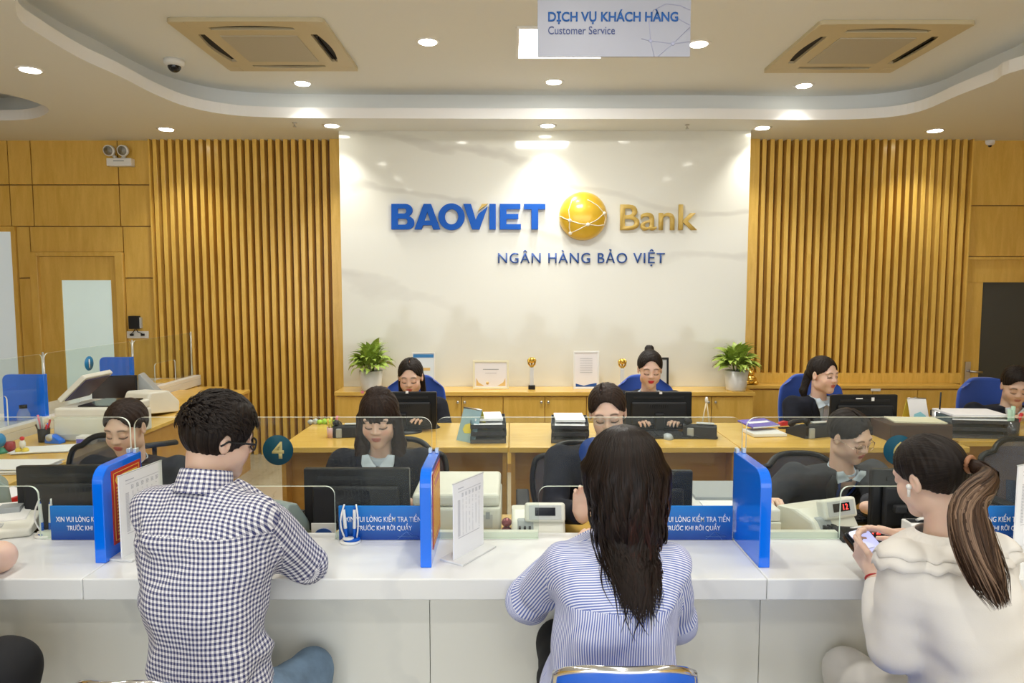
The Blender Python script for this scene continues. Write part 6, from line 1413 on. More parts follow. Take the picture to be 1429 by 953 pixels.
def garment(b, t, name, m, off=0.0, zlo=-0.1, zhi=1.0, amp=0.003, res=0.009, sl=(0.056, 0.047, 0.036), cut=0.0, keys=(-1, 1), vcut=None, seed=1, extra=None, puff=None, uvm=None, ff=1.0, mi=None):
    def fn(P):
        d = b.torso(P, off, zlo, zhi)
        if keys: d = b.sleeves(P, *sl, cut=cut, keys=keys, base=d, puff=puff)
        if extra: d = extra(P, d)
        d = d+folds(P-b.hip, amp, seed, ff)
        # open neck
        d = smax(d, -cone(P, b.N+np.array([0, 0, -0.03])+b.f*0.0, b.h+np.array([0, 0, -0.04]), 0.056, 0.07), 0.006)
        if vcut:
            r, f, z, tt = b.locs(P); zv, sl_ = vcut; wv = np.maximum(z-zv*b.zN, 0)*sl_; g = np.maximum(np.abs(r)-wv, -f); g = np.maximum(g, zv*b.zN-z); d = smax(d, -g, 0.004)
        return d
    pts = [b.hip+np.array([0, 0, zlo*b.zN]), b.N]+[p for k in keys for p in b.arm[k]]
    lo, hi = bbox(pts, 0.09); l2, h2 = bbox([b.hip, b.loc(0, 0, b.zN*0.8)], np.array([0.25, 0.25, 0.0])); lo = np.minimum(lo, l2); hi = np.maximum(hi, h2); lo[2] = min(lo[2], b.hip[2]+zlo*b.zN-0.02)
    V, Q = surfnet(fn, lo, hi, res); U, reg, C = cloth_uv(b, V, Q, keys)
    if uvm: U = uvm(b, U, reg, C)
    return np_obj(name, V, Q, m, t, uv=U, org=tuple(b.hip))
def collar_ring(b, t, prof, m, tilt, lift=0.0, back=0.004, name='collar'):
    n = 48; A = np.linspace(0, 2*PI, n, endpoint=False); V = np.array([[r*math.sin(a), -r*math.cos(a), z] for r, z in prof for a in A]); k = len(prof)
    i, j = np.meshgrid(np.arange(k-1), np.arange(n), indexing='ij'); i = i.ravel(); j = j.ravel(); j2 = (j+1) % n
    Q = np.stack([i*n+j, i*n+j2, (i+1)*n+j2, (i+1)*n+j], 1); s_ = np.cumsum([0]+[math.hypot(prof[q+1][0]-prof[q][0], prof[q+1][1]-prof[q][1]) for q in range(k-1)])
    U = np.zeros((len(Q), 4, 2)); u0 = j*2*PI/n*0.068; u1 = (j+1)*2*PI/n*0.068; U[:, 0, 0] = u0; U[:, 1, 0] = u1; U[:, 2, 0] = u1; U[:, 3, 0] = u0; U[:, 0, 1] = U[:, 1, 1] = s_[i]; U[:, 2, 1] = U[:, 3, 1] = s_[i+1]
    R_ = np.array(Euler((-tilt, 0, b.yaw), 'XYZ').to_matrix()); V = V @ R_.T+b.N+np.array([0, 0, lift])-b.f*back
    return np_obj(name, V, Q, m, t, uv=U, org=tuple(b.N))
def trousers(b, t, m, amp=0.004, spread=0.09, kneefwd=0.42, legs=(1.0, 1.0), res=0.012, name='trousers', tr=(0.082, 0.066, 0.058), kz=0.04):
    K = {}
    for k in (-1, 1):
        h = b.hip+b.r*k*0.09+np.array([0, 0, 0.02]); kn = b.hip+b.r*k*(0.09+spread)+b.f*kneefwd*(legs[0] if k < 0 else legs[1])+np.array([0, 0, kz]); an = kn+np.array([0, 0, -0.40])-b.f*0.03; an[2] = 0.09; K[k] = (h, kn, an)
    def fn(P):
        d = ell(P, b.hip+np.array([0, 0, 0.03]), (0.185*b.W, 0.16, 0.13))
        for k in (-1, 1): h, kn, an = K[k]; d = smin(d, smin(cone(P, h, kn, tr[0], tr[1]), cone(P, kn, an, tr[1], tr[2]), 0.03), 0.05)
        return d+folds(P-b.hip, amp, 5, 0.8)
    lo, hi = bbox([p for k in K.values() for p in k]+[b.hip+np.array([0, 0, 0.12]), b.hip], 0.12); lo[2] = 0.05; V, Q = surfnet(fn, lo, hi, res)
    o = np_obj(name, V, Q, m, t, org=tuple(b.hip))
    for k in (-1, 1):
        an = K[k][2]; f = Vector(b.f); c = Vector((an[0], an[1], 0.04)); a = math.atan2(-f.x, f.y)
        MB().ball((0, 0.05, 0.0), (0.045, 0.13, 0.045), 14, M=TR(c, a)).build('shoe', M_BLKCL, t)
    return K
def strip(b, left, right, m, t, name, off=0.006, th=0.003, uvs=None):
    """cloth strip lying on the chest; left/right = lists of (r, t) pairs"""
    n = len(left); cols = 4; vs = []; fs = []
    for lay in (0, 1):
        for (l, r) in zip(left, right):
            for j in range(cols+1):
                u = j/cols; vs.append(b.front(l[0]+(r[0]-l[0])*u, l[1]+(r[1]-l[1])*u, off+lay*th))
    N = n*(cols+1)
    for i in range(n-1):
        for j in range(cols):
            a = i*(cols+1)+j; fs.append((a, a+1, a+cols+2, a+cols+1)); fs.append((N+a+cols+1, N+a+cols+2, N+a+1, N+a))
        for a in (i*(cols+1), i*(cols+1)+cols): fs.append((a, a+cols+1, N+a+cols+1, N+a))
    for j in range(cols):
        for a in (j, (n-1)*(cols+1)+j): fs.append((a, a+1, N+a+1, N+a))
    V = np.array([tuple(v) for v in vs]); Q = np.array(fs); U = np.zeros((len(Q), 4, 2)); X = V-b.hip; uu = (X @ b.r)*0.7+X[:, 2]*0.7; U[..., 0] = uu[Q]
    return np_obj(name, V, Q, m, t, uv=U, org=tuple(b.hip))
def clerk_clothes(b, t, jm=None, tie=True, lanyard=True, seed=1, res=0.010, male=False):
    jm = jm or M_NAVY
    garment(b, t, 'shirt', M_LSHIRT, off=-0.006, amp=0.0015, res=res, keys=(), seed=seed+3)
    j = garment(b, t, 'jacket', jm, off=0.008, amp=0.0028, res=res, vcut=(0.50, 0.30), seed=seed, sl=(0.062, 0.052, 0.042), cut=0.015)
    for s in (-1, 1):
        # lapel, collar flap
        strip(b, [(s*0.012, 0.50), (s*0.040, 0.66), (s*0.062, 0.80), (s*0.070, 0.93)], [(s*0.022, 0.50), (s*0.085, 0.68), (s*0.100, 0.80), (s*0.088, 0.94)], jm, t, 'lapel', 0.012, 0.004)
        strip(b, [(s*0.006, 0.885), (s*0.022, 0.93), (s*0.040, 0.985)], [(s*0.056, 0.84), (s*0.068, 0.91), (s*0.068, 0.975)], M_LSHIRT, t, 'collar', 0.014, 0.004)
    MB().lathe([(0.062, -0.03), (0.057, 0.022), (0.054, 0.022), (0.058, -0.03)], (0, 0, 0), 22, M=TR(tuple(b.N+np.array([0, 0, -0.028])-b.f*0.006), b.yaw, -0.42)).build('collar_band', M_LSHIRT, t)
    if tie: strip(b, [(-0.012, 0.885), (-0.016, 0.80), (-0.020, 0.66), (-0.022, 0.5)], [(0.012, 0.885), (0.016, 0.80), (0.020, 0.66), (0.022, 0.5)], M_TIE, t, 'tie', 0.004, 0.004)
    if lanyard:
        for s in (-1, 1): strip(b, [(s*0.056, 0.95), (s*0.050, 0.85), (s*0.036, 0.70), (s*0.008, 0.52)], [(s*0.044, 0.95), (s*0.038, 0.85), (s*0.024, 0.70), (-s*0.004, 0.52)], M_LANY, t, 'lanyard', 0.010, 0.0025)
def glasses(b, t, m, r=0.023, rz=0.020, th=0.0014, y=0.093, z=0.003, lens=None, square=False, name='glasses'):
    M = Matrix.Translation(tuple(b.h)) @ Matrix([list(r_) for r_ in b.HR]).to_4x4() @ Matrix.Scale(b.hs, 4); mb = MB()
    for s in (-1, 1):
        P = []
        for k in range(25):
            a = 2*PI*k/24; ca, sa = math.cos(a), math.sin(a)
            if square: ca = math.copysign(abs(ca)**0.6, ca); sa = math.copysign(abs(sa)**0.6, sa)
            P.append((s*0.033+r*ca, y-0.10*abs(s*0.033+r*ca)**1.2, z+rz*sa))
        mb.tube(P, th, 6, M=M, cap=False)
        mb.tube([(s*(0.033+r), y-0.006, z+0.004), (s*0.074, y-0.012, z+0.006), (s*0.083, 0.0, z+0.008), (s*0.082, -0.02, z-0.008)], th*1.1, 6, M=M)
    mb.tube([(-0.011, y+0.0, z+0.004), (0, y+0.003, z+0.007), (0.011, y+0.0, z+0.004)], th, 6, M=M)
    g = mb.build(name, m, t)
    if lens:
        for s in (-1, 1): MB().prism([(s*0.033+r*0.96*math.cos(2*PI*k/20), z+rz*0.96*math.sin(2*PI*k/20)) for k in range(20)], y-0.006, y-0.0055, 'y', M=M).build('lens', lens, g)
    return g
M_LENS = glass_mat('spectacle_lens', tint=(0.97, 0.97, 0.97))
# ================================================================ THE TWELVE-ODD PEOPLE
def prs(lab, b, group=None):
    return thing('person', lab, 'person', tuple(b.hip), group)
H_UP = (0, 0, 1)
TIED = dict(t=0.008, plane=(-0.058, 0.60), pull=True)
def desk_arms(b, wl, wr, **kw):
    b.set_arm(-1, wl, hand=kw.get('hl')); b.set_arm(1, wr, hand=kw.get('hr'))
def clerk(px, py, y, lab, yaw, hrot, st, lean=0.10, seat=0.46, W=1.0, reach=0.30, hz=0.78, group=None, jm=None, open_eyes=False, hm=None, male=False, lips=(0.52, 0.13, 0.12), wl=None, wr=None, hres=0.0036, skin=SKIN, sex='f', hl=None, hr=None, side=0.0, hs=1.0, glasses_=None, lan=True, tie=True, blush=0.5, nl=0.142, nb=0.045):
    hs = hs*0.97; W = W*1.06; b = Body(at(px, py, y), yaw, lean, side, seat, sex, W, hrot=hrot, hs=hs, nl=nl, nb=nb); t = prs(lab, b, group)
    for k, w in ((-1, wl), (1, wr)):
        if w is None: w = b.hip+b.r*k*0.14+b.f*(lean+reach)+np.array([0, 0, hz-seat])
        b.set_arm(k, w, hand=(hl if k < 0 else hr) or dict(res=0.005))
    make_body(b, t, lips=lips, male=male, hres=hres, open_eyes=open_eyes, skin=skin, neck=0.046 if not male else 0.056, blush=blush)
    make_hair(b, t, st, hm); clerk_clothes(b, t, jm, tie=tie, lanyard=lan, seed=int(px) % 17, male=male)
    trousers(b, t, M_NAVY, spread=0.02, res=0.016)
    if glasses_: glasses(b, t, **glasses_)
    return b, t
# --- rear row
cl1 = clerk(573, 527, 4.42, 'rear clerk in dark suit with hair tied back, under the left potted plant', 180, (PI*0+180, 14, 0), dict(TIED, part=0.0, locks=[((-0.07, -0.03, 0.0), (-0.075, -0.05, -0.12), 0.02, 0.02), ((0.07, -0.03, 0.0), (0.075, -0.05, -0.12), 0.02, 0.02)], lo=(-0.12, -0.15, -0.18)), hz=0.77, lips=(0.5, 0.1, 0.08), hres=0.0045)
cl2 = clerk(907, 516, 4.42, 'rear clerk in dark suit with topknot and red lips at the centre', 178, (176, 12, 0), dict(TIED, balls=[((0.0, -0.075, 0.125), (0.032, 0.03, 0.026))]), hz=0.77, lips=(0.6, 0.03, 0.05), hres=0.0045)
cl3 = clerk(1149, 524, 4.45, 'rear clerk in dark suit looking right, long ponytail, before the right slats', 188, (206, 4, 0), dict(TIED, part=-0.01, locks=[((0.02, -0.10, 0.0), (0.06, -0.10, -0.12), 0.03, 0.024), ((0.06, -0.10, -0.12), (0.065, -0.06, -0.26), 0.024, 0.010)], lo=(-0.12, -0.17, -0.30), hi=(0.14, 0.12, 0.17)), hz=0.77, open_eyes=True, hres=0.0030, lan=False)
cl4 = clerk(1417, 540, 4.45, 'male clerk in dark suit bending over papers at the right photo edge', 172, (160, 22, 0), dict(t=0.007, plane=(-0.045, 0.55), spiky=False, vol=0.01), lean=0.22, hz=0.79, W=1.0, sex='m', male=True, lips=(0.42, 0.18, 0.15), hres=0.0045, lan=False, nl=0.13, skin=np.array([0.62, 0.43, 0.33]), blush=0.1)
# --- front staff
P_BUN = dict(TIED, t=0.009, part=0.018)
cf1 = clerk(176, 598, 2.86, 'front clerk with brown tied-back hair between left screen edges, looking down', 180, (178, 16, 0), dict(TIED, t=0.009), W=1.05, reach=0.20, hz=0.76, hm=M_HAIRB, hres=0.0032, hl=dict(res=0.004), hr=dict(res=0.004), hs=0.97)
LONG = dict(t=0.010, ears=False, plane=(-0.11, 0.0), face=(0, 0.104, -0.066, 0.061, 0.075, 0.088), balls=[((0.0, -0.02, 0.125), (0.05, 0.035, 0.02))],
            locks=[((-0.078, 0.0, 0.01), (-0.082, 0.0, -0.12), 0.022, 0.030), ((-0.082, 0.0, -0.12), (-0.080, 0.175, -0.34), 0.032, 0.024), ((0.078, 0.0, 0.01), (0.082, 0.0, -0.12), 0.022, 0.030), ((0.082, 0.0, -0.12), (0.080, 0.175, -0.34), 0.032, 0.024)], lo=(-0.14, -0.15, -0.40), hi=(0.14, 0.22, 0.17))
cf2 = clerk(529, 585, 2.82, 'front clerk with long dark hair and straight fringe behind the disc-4 screen', 180, (180, 15, 0), LONG, W=0.98, reach=0.20, hz=0.76, hm=M_HAIRB, hres=0.0030, lips=(0.55, 0.22, 0.20), blush=0.9, hl=dict(res=0.004), hr=dict(res=0.004), hs=0.98)
w3 = at(812, 716, 2.42)
cf3 = clerk(848, 577, 2.82, 'front clerk with hair pulled back and rimless glasses, one hand raised at the glass', 184, (170, 14, 5), dict(TIED, t=0.009, part=0.02), W=1.08, reach=0.2, hz=0.76, hm=M_HAIRB, hres=0.0030, lips=(0.58, 0.10, 0.12), side=-0.05, nl=0.145,
            wr=w3, hr=dict(dir=(0.0, -0.25, 1.0), back=(0.15, 1.0, 0.2), curl=(28, 30, 34, 40), res=0.003, thumb=(0.8, 0.5, -0.3), sc=0.9), hl=dict(res=0.004), hs=0.97, glasses_=dict(m=M_STEEL, r=0.022, rz=0.015, th=0.0008, lens=M_LENS))
w4 = at(1222, 728, 2.40)
cf4 = clerk(1186, 610, 2.88, 'front clerk with round glasses leaning forward and smiling beside the disc-6 sticker', 188, (205, 20, 5), dict(TIED, t=0.010, part=0.012, locks=[((-0.05, -0.09, 0.0), (-0.08, -0.10, -0.12), 0.035, 0.03), ((-0.08, -0.10, -0.12), (-0.09, -0.04, -0.26), 0.03, 0.02)], lo=(-0.15, -0.17, -0.30)), W=1.10, lean=0.26, nl=0.150, nb=0.05, reach=0.1, hz=0.76, jm=M_HAZED, hres=0.0030,
            wl=(w4.x-0.02, w4.y, 0.775), hl=dict(dir=(0.75, -0.6, 0.0), back=H_UP, curl=(18, 20, 24, 30), res=0.0035), wr=(1.02, 2.68, 0.75), hr=dict(res=0.004), hs=0.93, glasses_=dict(m=mat('rose_gold_wire', (0.75, 0.6, 0.5), 0.2, metal=1), r=0.026, rz=0.025, th=0.0012, lens=M_LENS, z=-0.004), lips=(0.55, 0.16, 0.15))
# forearm without sleeve end of the leaning clerk is covered by her own skin

# --- customer: man in checked shirt
b = Body(at(307, 614, 1.92), -12, 0.11, -0.085, 0.47, 'm', 0.83, 1.0, hrot=(-52, 14, 2), nb=0.065, nl=0.104, hs=0.93)
b.yoke = 0.82
t = prs('man customer in navy and white checked shirt and light jeans, black glasses', b)
b.set_arm(-1, atz(285, 762, ZC+0.03), pole=(0.0, -0.5, -1.0), hand=dict(res=0.004, curl=(25, 28, 32, 36)))
wr = atz(407, 754, ZC+0.03); b.set_arm(1, wr, pole=(0.9, -0.55, -0.45), hand=dict(res=0.0035, dir=(-0.25, 0.9, 0.0), curl=(25, 28, 32, 36)))
make_body(b, t, male=True, hres=0.0036, skin=np.array([0.64, 0.44, 0.34]), neck=0.054, foreskin=0.55)
make_hair(b, t, dict(t=0.013, plane=(-0.135, 0.85), vol=0.004, spiky=True, face=(0, 0.10, -0.03, 0.070, 0.075, 0.105), res=0.0035, lo=(-0.12, -0.15, -0.14)), M_HAIR)
# short tufts on top
n = 1700; rg = np.random.default_rng(2); th_ = rg.uniform(0, 2*PI, n); ph = np.arccos(rg.uniform(0.02, 1, n))
base = np.stack([0.088*np.sin(ph)*np.cos(th_), -0.016+0.108*np.sin(ph)*np.sin(th_), 0.04+0.102*np.cos(ph)], 1); keep = ~((base[:, 1] > 0.05) & (base[:, 2] < 0.07)); base = base[keep]
nrm = base-np.array([0, -0.016, 0.038]); nrm /= np.linalg.norm(nrm, axis=1, keepdims=True); sw_ = np.array([0.25, 0.75, -0.35])-nrm*(nrm @ np.array([0.25, 0.75, -0.35]))[:, None]+rg.normal(0, 0.22, nrm.shape)+(base-np.array([0.02, -0.07, 0.10]))*3.0
k_ = 5; ff_ = np.linspace(0, 1, k_); L_ = rg.uniform(0.02, 0.038, len(base)); tang = sw_-nrm*(sw_*nrm).sum(1)[:, None]; tang /= np.linalg.norm(tang, axis=1, keepdims=True)*1.1
pth = base[:, None]+nrm[:, None]*(L_[:, None]*np.sin(ff_*2.6)*0.16)[..., None]+tang[:, None]*(L_[:, None]*ff_)[..., None]-nrm[:, None]*0.004
ribbons('hair_tufts', pth @ b.HR.T+b.h, rg.uniform(0.003, 0.006, len(base)), M_HAIR, t, None, tuple(b.h), np.repeat((nrm @ b.HR.T)[:, None], k_, 1))
def seat_hem(P, d): return d
garment(b, t, 'checked_shirt', M_GING, off=0.010, zlo=-0.06, amp=0.0085, res=0.0065, sl=(0.060, 0.053, 0.044), cut=0.05, seed=4, ff=1.1)
collar_ring(b, t, [(0.078, -0.04), (0.076, -0.02), (0.068, 0.022), (0.065, 0.025), (0.062, 0.022), (0.060, -0.02)], M_GING, 0.30, 0.004)
glasses(b, t, M_BLACK, 0.024, 0.017, 0.003, y=0.094, z=0.004, square=True)
trousers(b, t, M_DENIM, spread=0.02, kneefwd=0.31, name='jeans', tr=(0.080, 0.062, 0.055), legs=(0.9, 1.0), kz=-0.02)

# --- customer: woman with long hair
b = Body(at(871, 668, 1.80), -4, 0.12, 0.03, 0.48, 'l', 0.81, 1.0, hrot=(-3, 16, 0), nb=0.055, nl=0.145, hs=0.95, ns=0.022)
t = prs('woman customer in blue pinstriped shirt with very long dark hair, seen from behind', b)
b.set_arm(-1, atz(806, 770, ZC+0.03)+Vector((0.0, 0.0, 0.01)), pole=(0.75, -0.30, -0.75), hand=dict(res=0.005))
b.set_arm(1, atz(900, 770, ZC+0.03)+Vector((0.0, 0.0, 0.01)), pole=(0.30, -0.30, -1.0), hand=dict(res=0.005))
make_body(b, t, hres=0.005, neck=0.047, face=True)
make_hair(b, t, dict(t=0.013, ears=False, plane=(-0.16, 0.0), face=(0, 0.10, -0.05, 0.062, 0.07, 0.115), lo=(-0.13, -0.16, -0.2)), M_HAIR, name='hair_base')
def pin_uv(b, U, reg, C):
    r, f, z, tt = b.locs(C); y_ = (reg == 0) & (tt > 0.735) & (f < 0.05)
    U2 = U.copy(); U2[y_, :, 0] = U[y_, :, 1]; U2[y_, :, 1] = U[y_, :, 0]; return U2
garment(b, t, 'pinstriped_shirt', M_PIN, off=0.012, zlo=-0.16, amp=0.0085, res=0.0065, sl=(0.056, 0.056, 0.046), cut=0.03, seed=9, ff=1.0, puff=0.057, uvm=pin_uv)
trousers(b, t, M_BLKCL, spread=0.03, kneefwd=0.40)
# long falling hair
n = 1500; k_ = 22; rg = np.random.default_rng(11); az = rg.normal(0, 0.85, n); az = np.clip(az, -1.75, 1.75); f = np.linspace(0, 1, k_)
lay = rg.uniform(0, 1, n); zend = -0.255+0.12*np.abs(az/1.7)**1.3+rg.normal(0, 0.030, n)+0.03*lay; cr0_ = np.array([0, -0.01, 0.142])
ph = np.clip(f/0.27, 0, 1); X = np.zeros((n, k_, 3)); Nn = np.zeros((n, k_, 3))
for j in range(k_):
    a = az; s_ = np.sin(ph[j]*PI/2); c_ = np.cos(ph[j]*PI/2)
    hx = (0.092+0.012*lay)*s_*np.sin(a); hy = -0.014-(0.112+0.014*lay)*s_*np.cos(a); hz = 0.040+(0.104)*c_
    g = np.clip((f[j]-0.27)/0.73, 0, 1); zz = 0.040+(zend-0.040)*g
    tw = 1.05-0.5*g**1.5; amp_ = 0.012*g*np.sin(az*9+lay*20+g*7)+0.022*g**2*np.sin(az*23+g*5)+0.010*g*np.sin(az*51+g*11)
    x = np.where(g > 0, (0.100+0.012*lay)*np.sin(a)*tw+amp_+0.012*g, hx); yb_ = -0.014-(0.118+0.012*lay)*np.cos(a)*(1-0.30*g)
    y = np.where(g > 0, yb_+0.006*np.sin(az*17+g*9)-0.045*np.sin(PI*min(1, g*1.0))*0.4, hy)
    z = np.where(g > 0, zz, hz); X[:, j] = np.stack([x, y, z], 1); Nn[:, j] = np.stack([np.sin(a)*s_+0.0*a, -np.cos(a)*s_, np.full(n, c_)], 1)
Y3 = rot3(math.radians(-3), 0, 0); Hd = b.HR; Wp = np.where((f < 0.3)[None, :, None], X @ (Hd.T*0.5+Y3.T*0.5), X @ Y3.T)+b.h
sm = np.clip(f/0.3, 0, 1)[None, :, None]; Wp = (X @ (Hd.T))*(1-sm)+(X @ Y3.T)*sm+b.h
# keep the hair outside the back of the shirt
Pf = Wp.reshape(-1, 3)
for it in range(4):
    d = b.torso(Pf, 0.022); e = 0.01; gy = (b.torso(Pf+np.array([0, -e, 0]), 0.022)-d)/e; push = np.where(d < 0, -d, 0); Pf = Pf+np.stack([0*push, -push*1.05, 0*push], 1)
Wp = Pf.reshape(Wp.shape); red = np.clip(rg.normal(0.0, 0.5, n), 0, 1)
cc = np.ones((n, k_, 3)); fr = np.exp(-((f-0.62)/0.22)**2)[None]*red[:, None]*np.clip(np.sin(az)*1.2+0.6, 0, 1)[:, None]; cc[..., 0] += 1.3*fr; cc *= (0.75+0.5*rg.random(n))[:, None, None]
ribbons('long_hair', Wp, rg.uniform(0.004, 0.010, n), M_HAIRL, t, cc, tuple(b.h), Nn, 1)

# --- customer: woman in white blouse with ponytail
b = Body(at(1296, 668, 1.82), 10, 0.10, -0.045, 0.46, 'f', 0.84, 1.0, hrot=(29, 16, -4), nb=0.055, nl=0.155, hs=0.90)
t = prs('woman customer in white blouse with highlighted ponytail, using a smartphone', b)
wl = at(1212, 795, 1.90); wr_ = at(1258, 748, 1.98)
PH_C = Vector((at(1222, 768, 1.95)))
b.set_arm(-1, (wl.x+0.012, wl.y-0.01, wl.z-0.005), pole=(0.15, -0.25, -1.0), u=0.225, fo=0.215, hand=dict(dir=(-0.20, 0.75, 0.55), back=(-0.65, -0.45, -0.35), thumbdir=(0.3, -0.2, 1.0), curl=(38, 42, 48, 52), res=0.0026, thumb=(0.55, 0.75, 0.35), sc=0.9))
b.set_arm(1, (wr_.x+0.02, wr_.y, wr_.z-0.005), pole=(0.6, -0.3, -0.8), u=0.25, fo=0.23, hand=dict(dir=(-0.85, 0.25, 0.22), back=(0.15, 0.25, 1.0), thumbdir=(-0.2, -1.0, 0.2), curl=(16, 26, 40, 52), res=0.0026, thumb=(0.5, 0.8, -0.3), sc=0.9))
SK3 = np.array([0.74, 0.52, 0.41])
make_body(b, t, hres=0.0032, skin=SK3, neck=0.041, foreskin=0.45)
PT = np.array([0.0, -0.112, 0.035])                       # where the tail is tied, head coordinates
make_hair(b, t, dict(TIED, t=0.009, plane=(-0.075, 0.66), balls=[((0, -0.105, 0.035), (0.022, 0.018, 0.02))], res=0.0035), M_HAIR)
tp = b.HR @ PT+b.h
M_ = TR(tuple(tp), math.radians(29)); MB().tube([(0.019*math.cos(2*PI*k/16), -0.006, 0.019*math.sin(2*PI*k/16)) for k in range(17)], 0.006, 8, M=M_, cap=False).build('hair_tie', mat('tan_band', (0.30, 0.13, 0.06), 0.5), t)
n = 1000; k_ = 20; rg = np.random.default_rng(5); f = np.linspace(0, 1, k_); e1 = at(1346, 705, 1.60); e2 = at(1366, 775, 1.56); e3 = at(1398, 848, 1.54)
cp = np.array([tuple(tp), tuple((Vector(tp)+Vector((0.045, -0.05, -0.01)))), tuple(e1), tuple(e2), tuple(e3)])
fi = np.array([0, 0.10, 0.42, 0.70, 1.0]); ce_ = np.stack([np.interp(f, fi, cp[:, i]) for i in range(3)], 1)
for _ in range(3): ce_[1:-1] = (ce_[:-2]+ce_[1:-1]*2+ce_[2:])/4
rd = np.interp(f, [0, 0.06, 0.3, 0.6, 0.85, 1], [0.014, 0.022, 0.042, 0.050, 0.040, 0.016]); an = rg.uniform(0, 2*PI, n); rr_ = np.sqrt(rg.uniform(0.1, 1, n)); ln_ = rg.uniform(0.72, 1.03, n)
T_ = np.gradient(ce_, axis=0); T_ /= np.linalg.norm(T_, axis=1, keepdims=True); U_ = np.cross(T_, np.array([0, 1.0, 0])); U_ /= np.linalg.norm(U_, axis=1, keepdims=True); V_ = np.cross(T_, U_)
X = np.zeros((n, k_, 3)); Nn = np.zeros((n, k_, 3))
for j in range(k_):
    g = np.minimum(f[j]*ln_, 1.0); c3 = np.stack([np.interp(g, f, ce_[:, i]) for i in range(3)], 1); r3 = np.interp(g, f, rd); a = an+0.5*g*np.sin(an*3)
    w_ = 0.007*g*np.sin(g*9+an*3)+0.006*g*g*np.sin(an*17+g*6); X[:, j] = c3+U_[j]*(r3*rr_*np.cos(a)+w_)[:, None]+V_[j]*(r3*rr_*0.62*np.sin(a))[:, None]; Nn[:, j] = U_[j]*np.cos(a)[:, None]+V_[j]*np.sin(a)[:, None]
hi_ = (rg.random(n) < 0.32)[:, None]; fade = np.clip((f-0.1)/0.4, 0, 1)[None]
dk = np.array([0.045, 0.022, 0.014]); md = np.array([0.095, 0.052, 0.032]); lt = np.array([0.30, 0.19, 0.125])
cc = dk*(1-fade[..., None])+md*fade[..., None]; cc = np.repeat(cc, n, 0); cc = np.where((hi_*np.ones((1, k_)))[..., None] > 0, cc*(1-fade[..., None])+lt*fade[..., None], cc); cc = cc*(0.7+0.6*rg.random((n, 1, 1)))
ribbons('ponytail', X, rg.uniform(0.003, 0.0065, n), M_HAIRP, t, cc, tuple(b.h), Nn, 2)
MB().tube([tuple(b.h+b.HR @ np.array(p)) for p in ((-0.03, -0.09, -0.05), (-0.035, -0.10, -0.12), (-0.02, -0.13, -0.19), (-0.05, -0.11, -0.25))], [0.002, 0.002, 0.0015, 0.001], 5).tube([tuple(b.h+b.HR @ np.array(p)) for p in ((-0.02, -0.095, -0.05), (0.0, -0.11, -0.13), (-0.06, -0.12, -0.2))], [0.002, 0.002, 0.001], 5).build('loose_strand', M_HAIRB, t)
garment(b, t, 'white_blouse', M_CHIFF, off=0.012, zlo=0.02, amp=0.0048, res=0.0065, sl=(0.056, 0.052, 0.032), cut=0.02, seed=12, ff=1.05, puff=0.054)
# wide scalloped collar lying on the shoulders, two layers
def cape(r_out, drop, name, off, seed):
    nu, nv = 192, 12; vs = np.zeros((nu, nv, 3))
    for i in range(nu):
        a = 2*PI*i/nu; sc_ = 1+0.05*abs(math.sin(a*12+seed))
        for j in range(nv):
            v = j/(nv-1); rr2 = 0.062+(r_out*sc_-0.062)*v; x = rr2*math.sin(a)*1.12; y = -rr2*math.cos(a)*0.92
            z = 0.012-0.05*v**1.2-drop*v**2.2-0.035*abs(math.sin(a))**3*v+0.004*math.sin(a*17+v*4)*v
            vs[i, j] = b.N+b.r*x+b.f*y+np.array([0, 0, z+off])
    P = vs.reshape(-1, 3)
    for _ in range(6):
        d = np.minimum(b.torso(P, 0.020), b.sleeves(P, 0.070, 0.062, 0.05)); pu = np.where(d < off, off-d, 0); cdir = P-(b.N+np.array([0, 0, -0.14])); cdir /= np.linalg.norm(cdir, axis=1, keepdims=True); P = P+cdir*pu[:, None]
    ii, jj = np.meshgrid(np.arange(nu), np.arange(nv-1), indexing='ij'); ii = ii.ravel(); jj = jj.ravel(); i2 = (ii+1) % nu
    Q = np.stack([ii*nv+jj, ii*nv+jj+1, i2*nv+jj+1, i2*nv+jj], 1)
    o = np_obj(name, P, Q, M_CHIFF, t, org=tuple(b.N)); s = o.modifiers.new('th', 'SOLIDIFY'); s.thickness = 0.002; return o
cape(0.136, 0.012, 'collar_layer', 0.002, 0); cape(0.106, 0.006, 'collar_layer', 0.005, 1)
trousers(b, t, M_SATIN, spread=0.02, kneefwd=0.36, kz=-0.02, name='satin_trousers', tr=(0.085, 0.072, 0.07), amp=0.006, legs=(1.0, 0.9))
e_ = b.h+b.HR @ np.array([-0.086, 0.004, -0.004]); MB().ball(tuple(e_), (0.007, 0.008, 0.008), 10).tube([tuple(e_), tuple(e_+b.HR @ np.array([-0.002, 0.006, -0.026]))], 0.0038, 8).build('earbud', M_WHITE, t)
wq = b.arm[-1][2]; fd = b.arm[-1][2]-b.arm[-1][1]; fd /= np.linalg.norm(fd); ux = np.cross(fd, (0, 0, 1.0)); ux /= np.linalg.norm(ux); vx = np.cross(fd, ux)
MB().tube([tuple(wq-fd*0.016+ux*0.0265*math.cos(2*PI*k/20)+vx*0.0255*math.sin(2*PI*k/20)) for k in range(21)], 0.003, 6, cap=False).build('bracelet', mat('red_band', (0.45, 0.02, 0.02), 0.4), t)
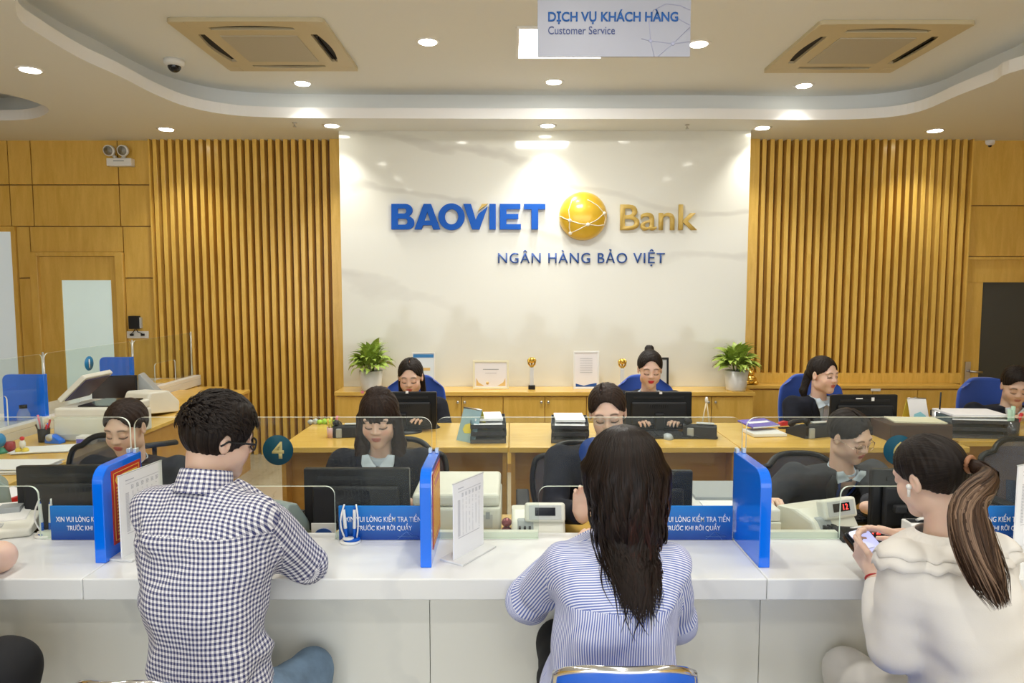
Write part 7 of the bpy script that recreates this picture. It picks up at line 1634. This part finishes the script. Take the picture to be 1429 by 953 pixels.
# smartphone held in her hands
pc = at(1219, 769, 1.955); t = thing('smartphone', 'smartphone with lilac lit screen in a black folding case, held by the ponytailed woman', 'phone', tuple(pc))
tlp = at(1187, 745, 1.99); brp = at(1241, 790, 1.90); trp = at(1205, 742, 2.00)
long_ = (Vector(at(1233, 789, 1.895))-Vector(at(1194, 743, 1.985))); wd_ = Vector(at(1205, 742, 1.99))-Vector(at(1184, 747, 1.975))
ly = long_.normalized(); lx = wd_-ly*wd_.dot(ly); lx.normalize(); lz = lx.cross(ly)
if lz.z < 0: lz = -lz
PM = Matrix.Translation(pc) @ Matrix((lx, ly, lz)).transposed().to_4x4(); HL = 0.077; HW = 0.037
MB().prism(rrect(-HW, HW, -HL, HL, 0.01, 5), -0.004, 0.004, 'z', M=PM).build('body', M_BLACK, t, bevel=0.0015)
MB().prism(rrect(-HW-0.004, HW+0.004, -HL-0.004, HL+0.004, 0.012, 5), -0.009, -0.004, 'z', M=PM).build('case', M_SOFTBLK, t, bevel=0.002)
MB().prism(rrect(-HW-0.006, HW+0.002, -HL-0.002, HL+0.002, 0.01, 5), -0.0125, -0.0095, 'z', M=PM @ TR((-0.008, 0.004, -0.003), 0.05)).build('case_flap', M_BROWN, t)
MB().prism(rrect(-HW+0.003, HW-0.003, -HL+0.003, HL-0.003, 0.008, 5), 0.004, 0.0045, 'z', M=PM).build('screen', mat('lit_screen', (0.2, 0.2, 0.3), 0.2, emit=(0.48, 0.50, 0.85), estr=0.75), t)
MB().box(-0.011, 0.011, -HL+0.008, -HL+0.014, 0.0045, 0.005, M=PM).build('camera_island', M_BLACK, t)
MB().lathe([(0.006, 0.0045), (0.006, 0.005)], (-0.01, -0.045, 0), 12, M=PM).build('app_icon', M_GREEN, t)
MB().box(-0.02, 0.01, -0.01, -0.008, 0.0045, 0.0048, M=PM).build('text_line', M_GREY, t); MB().box(-0.02, 0.015, 0.005, 0.007, 0.0045, 0.0048, M=PM).build('text_line', M_GREY, t); MB().box(0.0, 0.025, 0.058, 0.064, 0.0045, 0.0048, M=PM).build('button_bar', M_GREY, t)

# --- customer at the left edge (elbow on the counter, black trousers)
b = Body((-1.70, 1.60, 1.20), -25, 0.10, 0.0, 0.51, 'm', 1.0, 1.0, hrot=(5, 10, 0), nb=0.045)
t = prs('customer at the left photo edge in black trousers, bare elbow resting on the counter', b)
b.set_arm(-1, (-1.90, 2.04, 0.81), hand=dict(res=0.006)); 
el = atz(0, 800, ZC+0.045); el = np.array([-1.545, 2.0, ZC+0.046]); S = b.sh[1]; b.arm[1] = (S, el, el+np.array([-0.22, 0.09, 0.02])); b.hand[1] = dict(res=0.006)
ba = (lambda P: smin(cone(P, b.arm[1][0], b.arm[1][1], 0.05, 0.042), cone(P, b.arm[1][1], b.arm[1][2], 0.043, 0.028), 0.02), *bbox(b.arm[1], 0.08), 0.008)
make_body(b, t, male=True, hres=0.006, foreskin=0.3, bare=[ba]); make_hair(b, t, dict(t=0.010, plane=(-0.08, 0.62)), M_HAIR, res=0.006)
full_arms = dict(b.arm); b.arm = {k: (a[0], a[0]+(a[1]-a[0])*0.35, a[0]+(a[1]-a[0])*0.55) for k, a in b.arm.items()}
garment(b, t, 'black_tee', M_BLKCL, off=0.008, res=0.012, sl=(0.064, 0.060, 0.058), cut=0.0, amp=0.002)
trousers(b, t, M_BLKCL, spread=0.12, kneefwd=0.44, tr=(0.09, 0.085, 0.06), legs=(0.9, 1.0), kz=0.07)
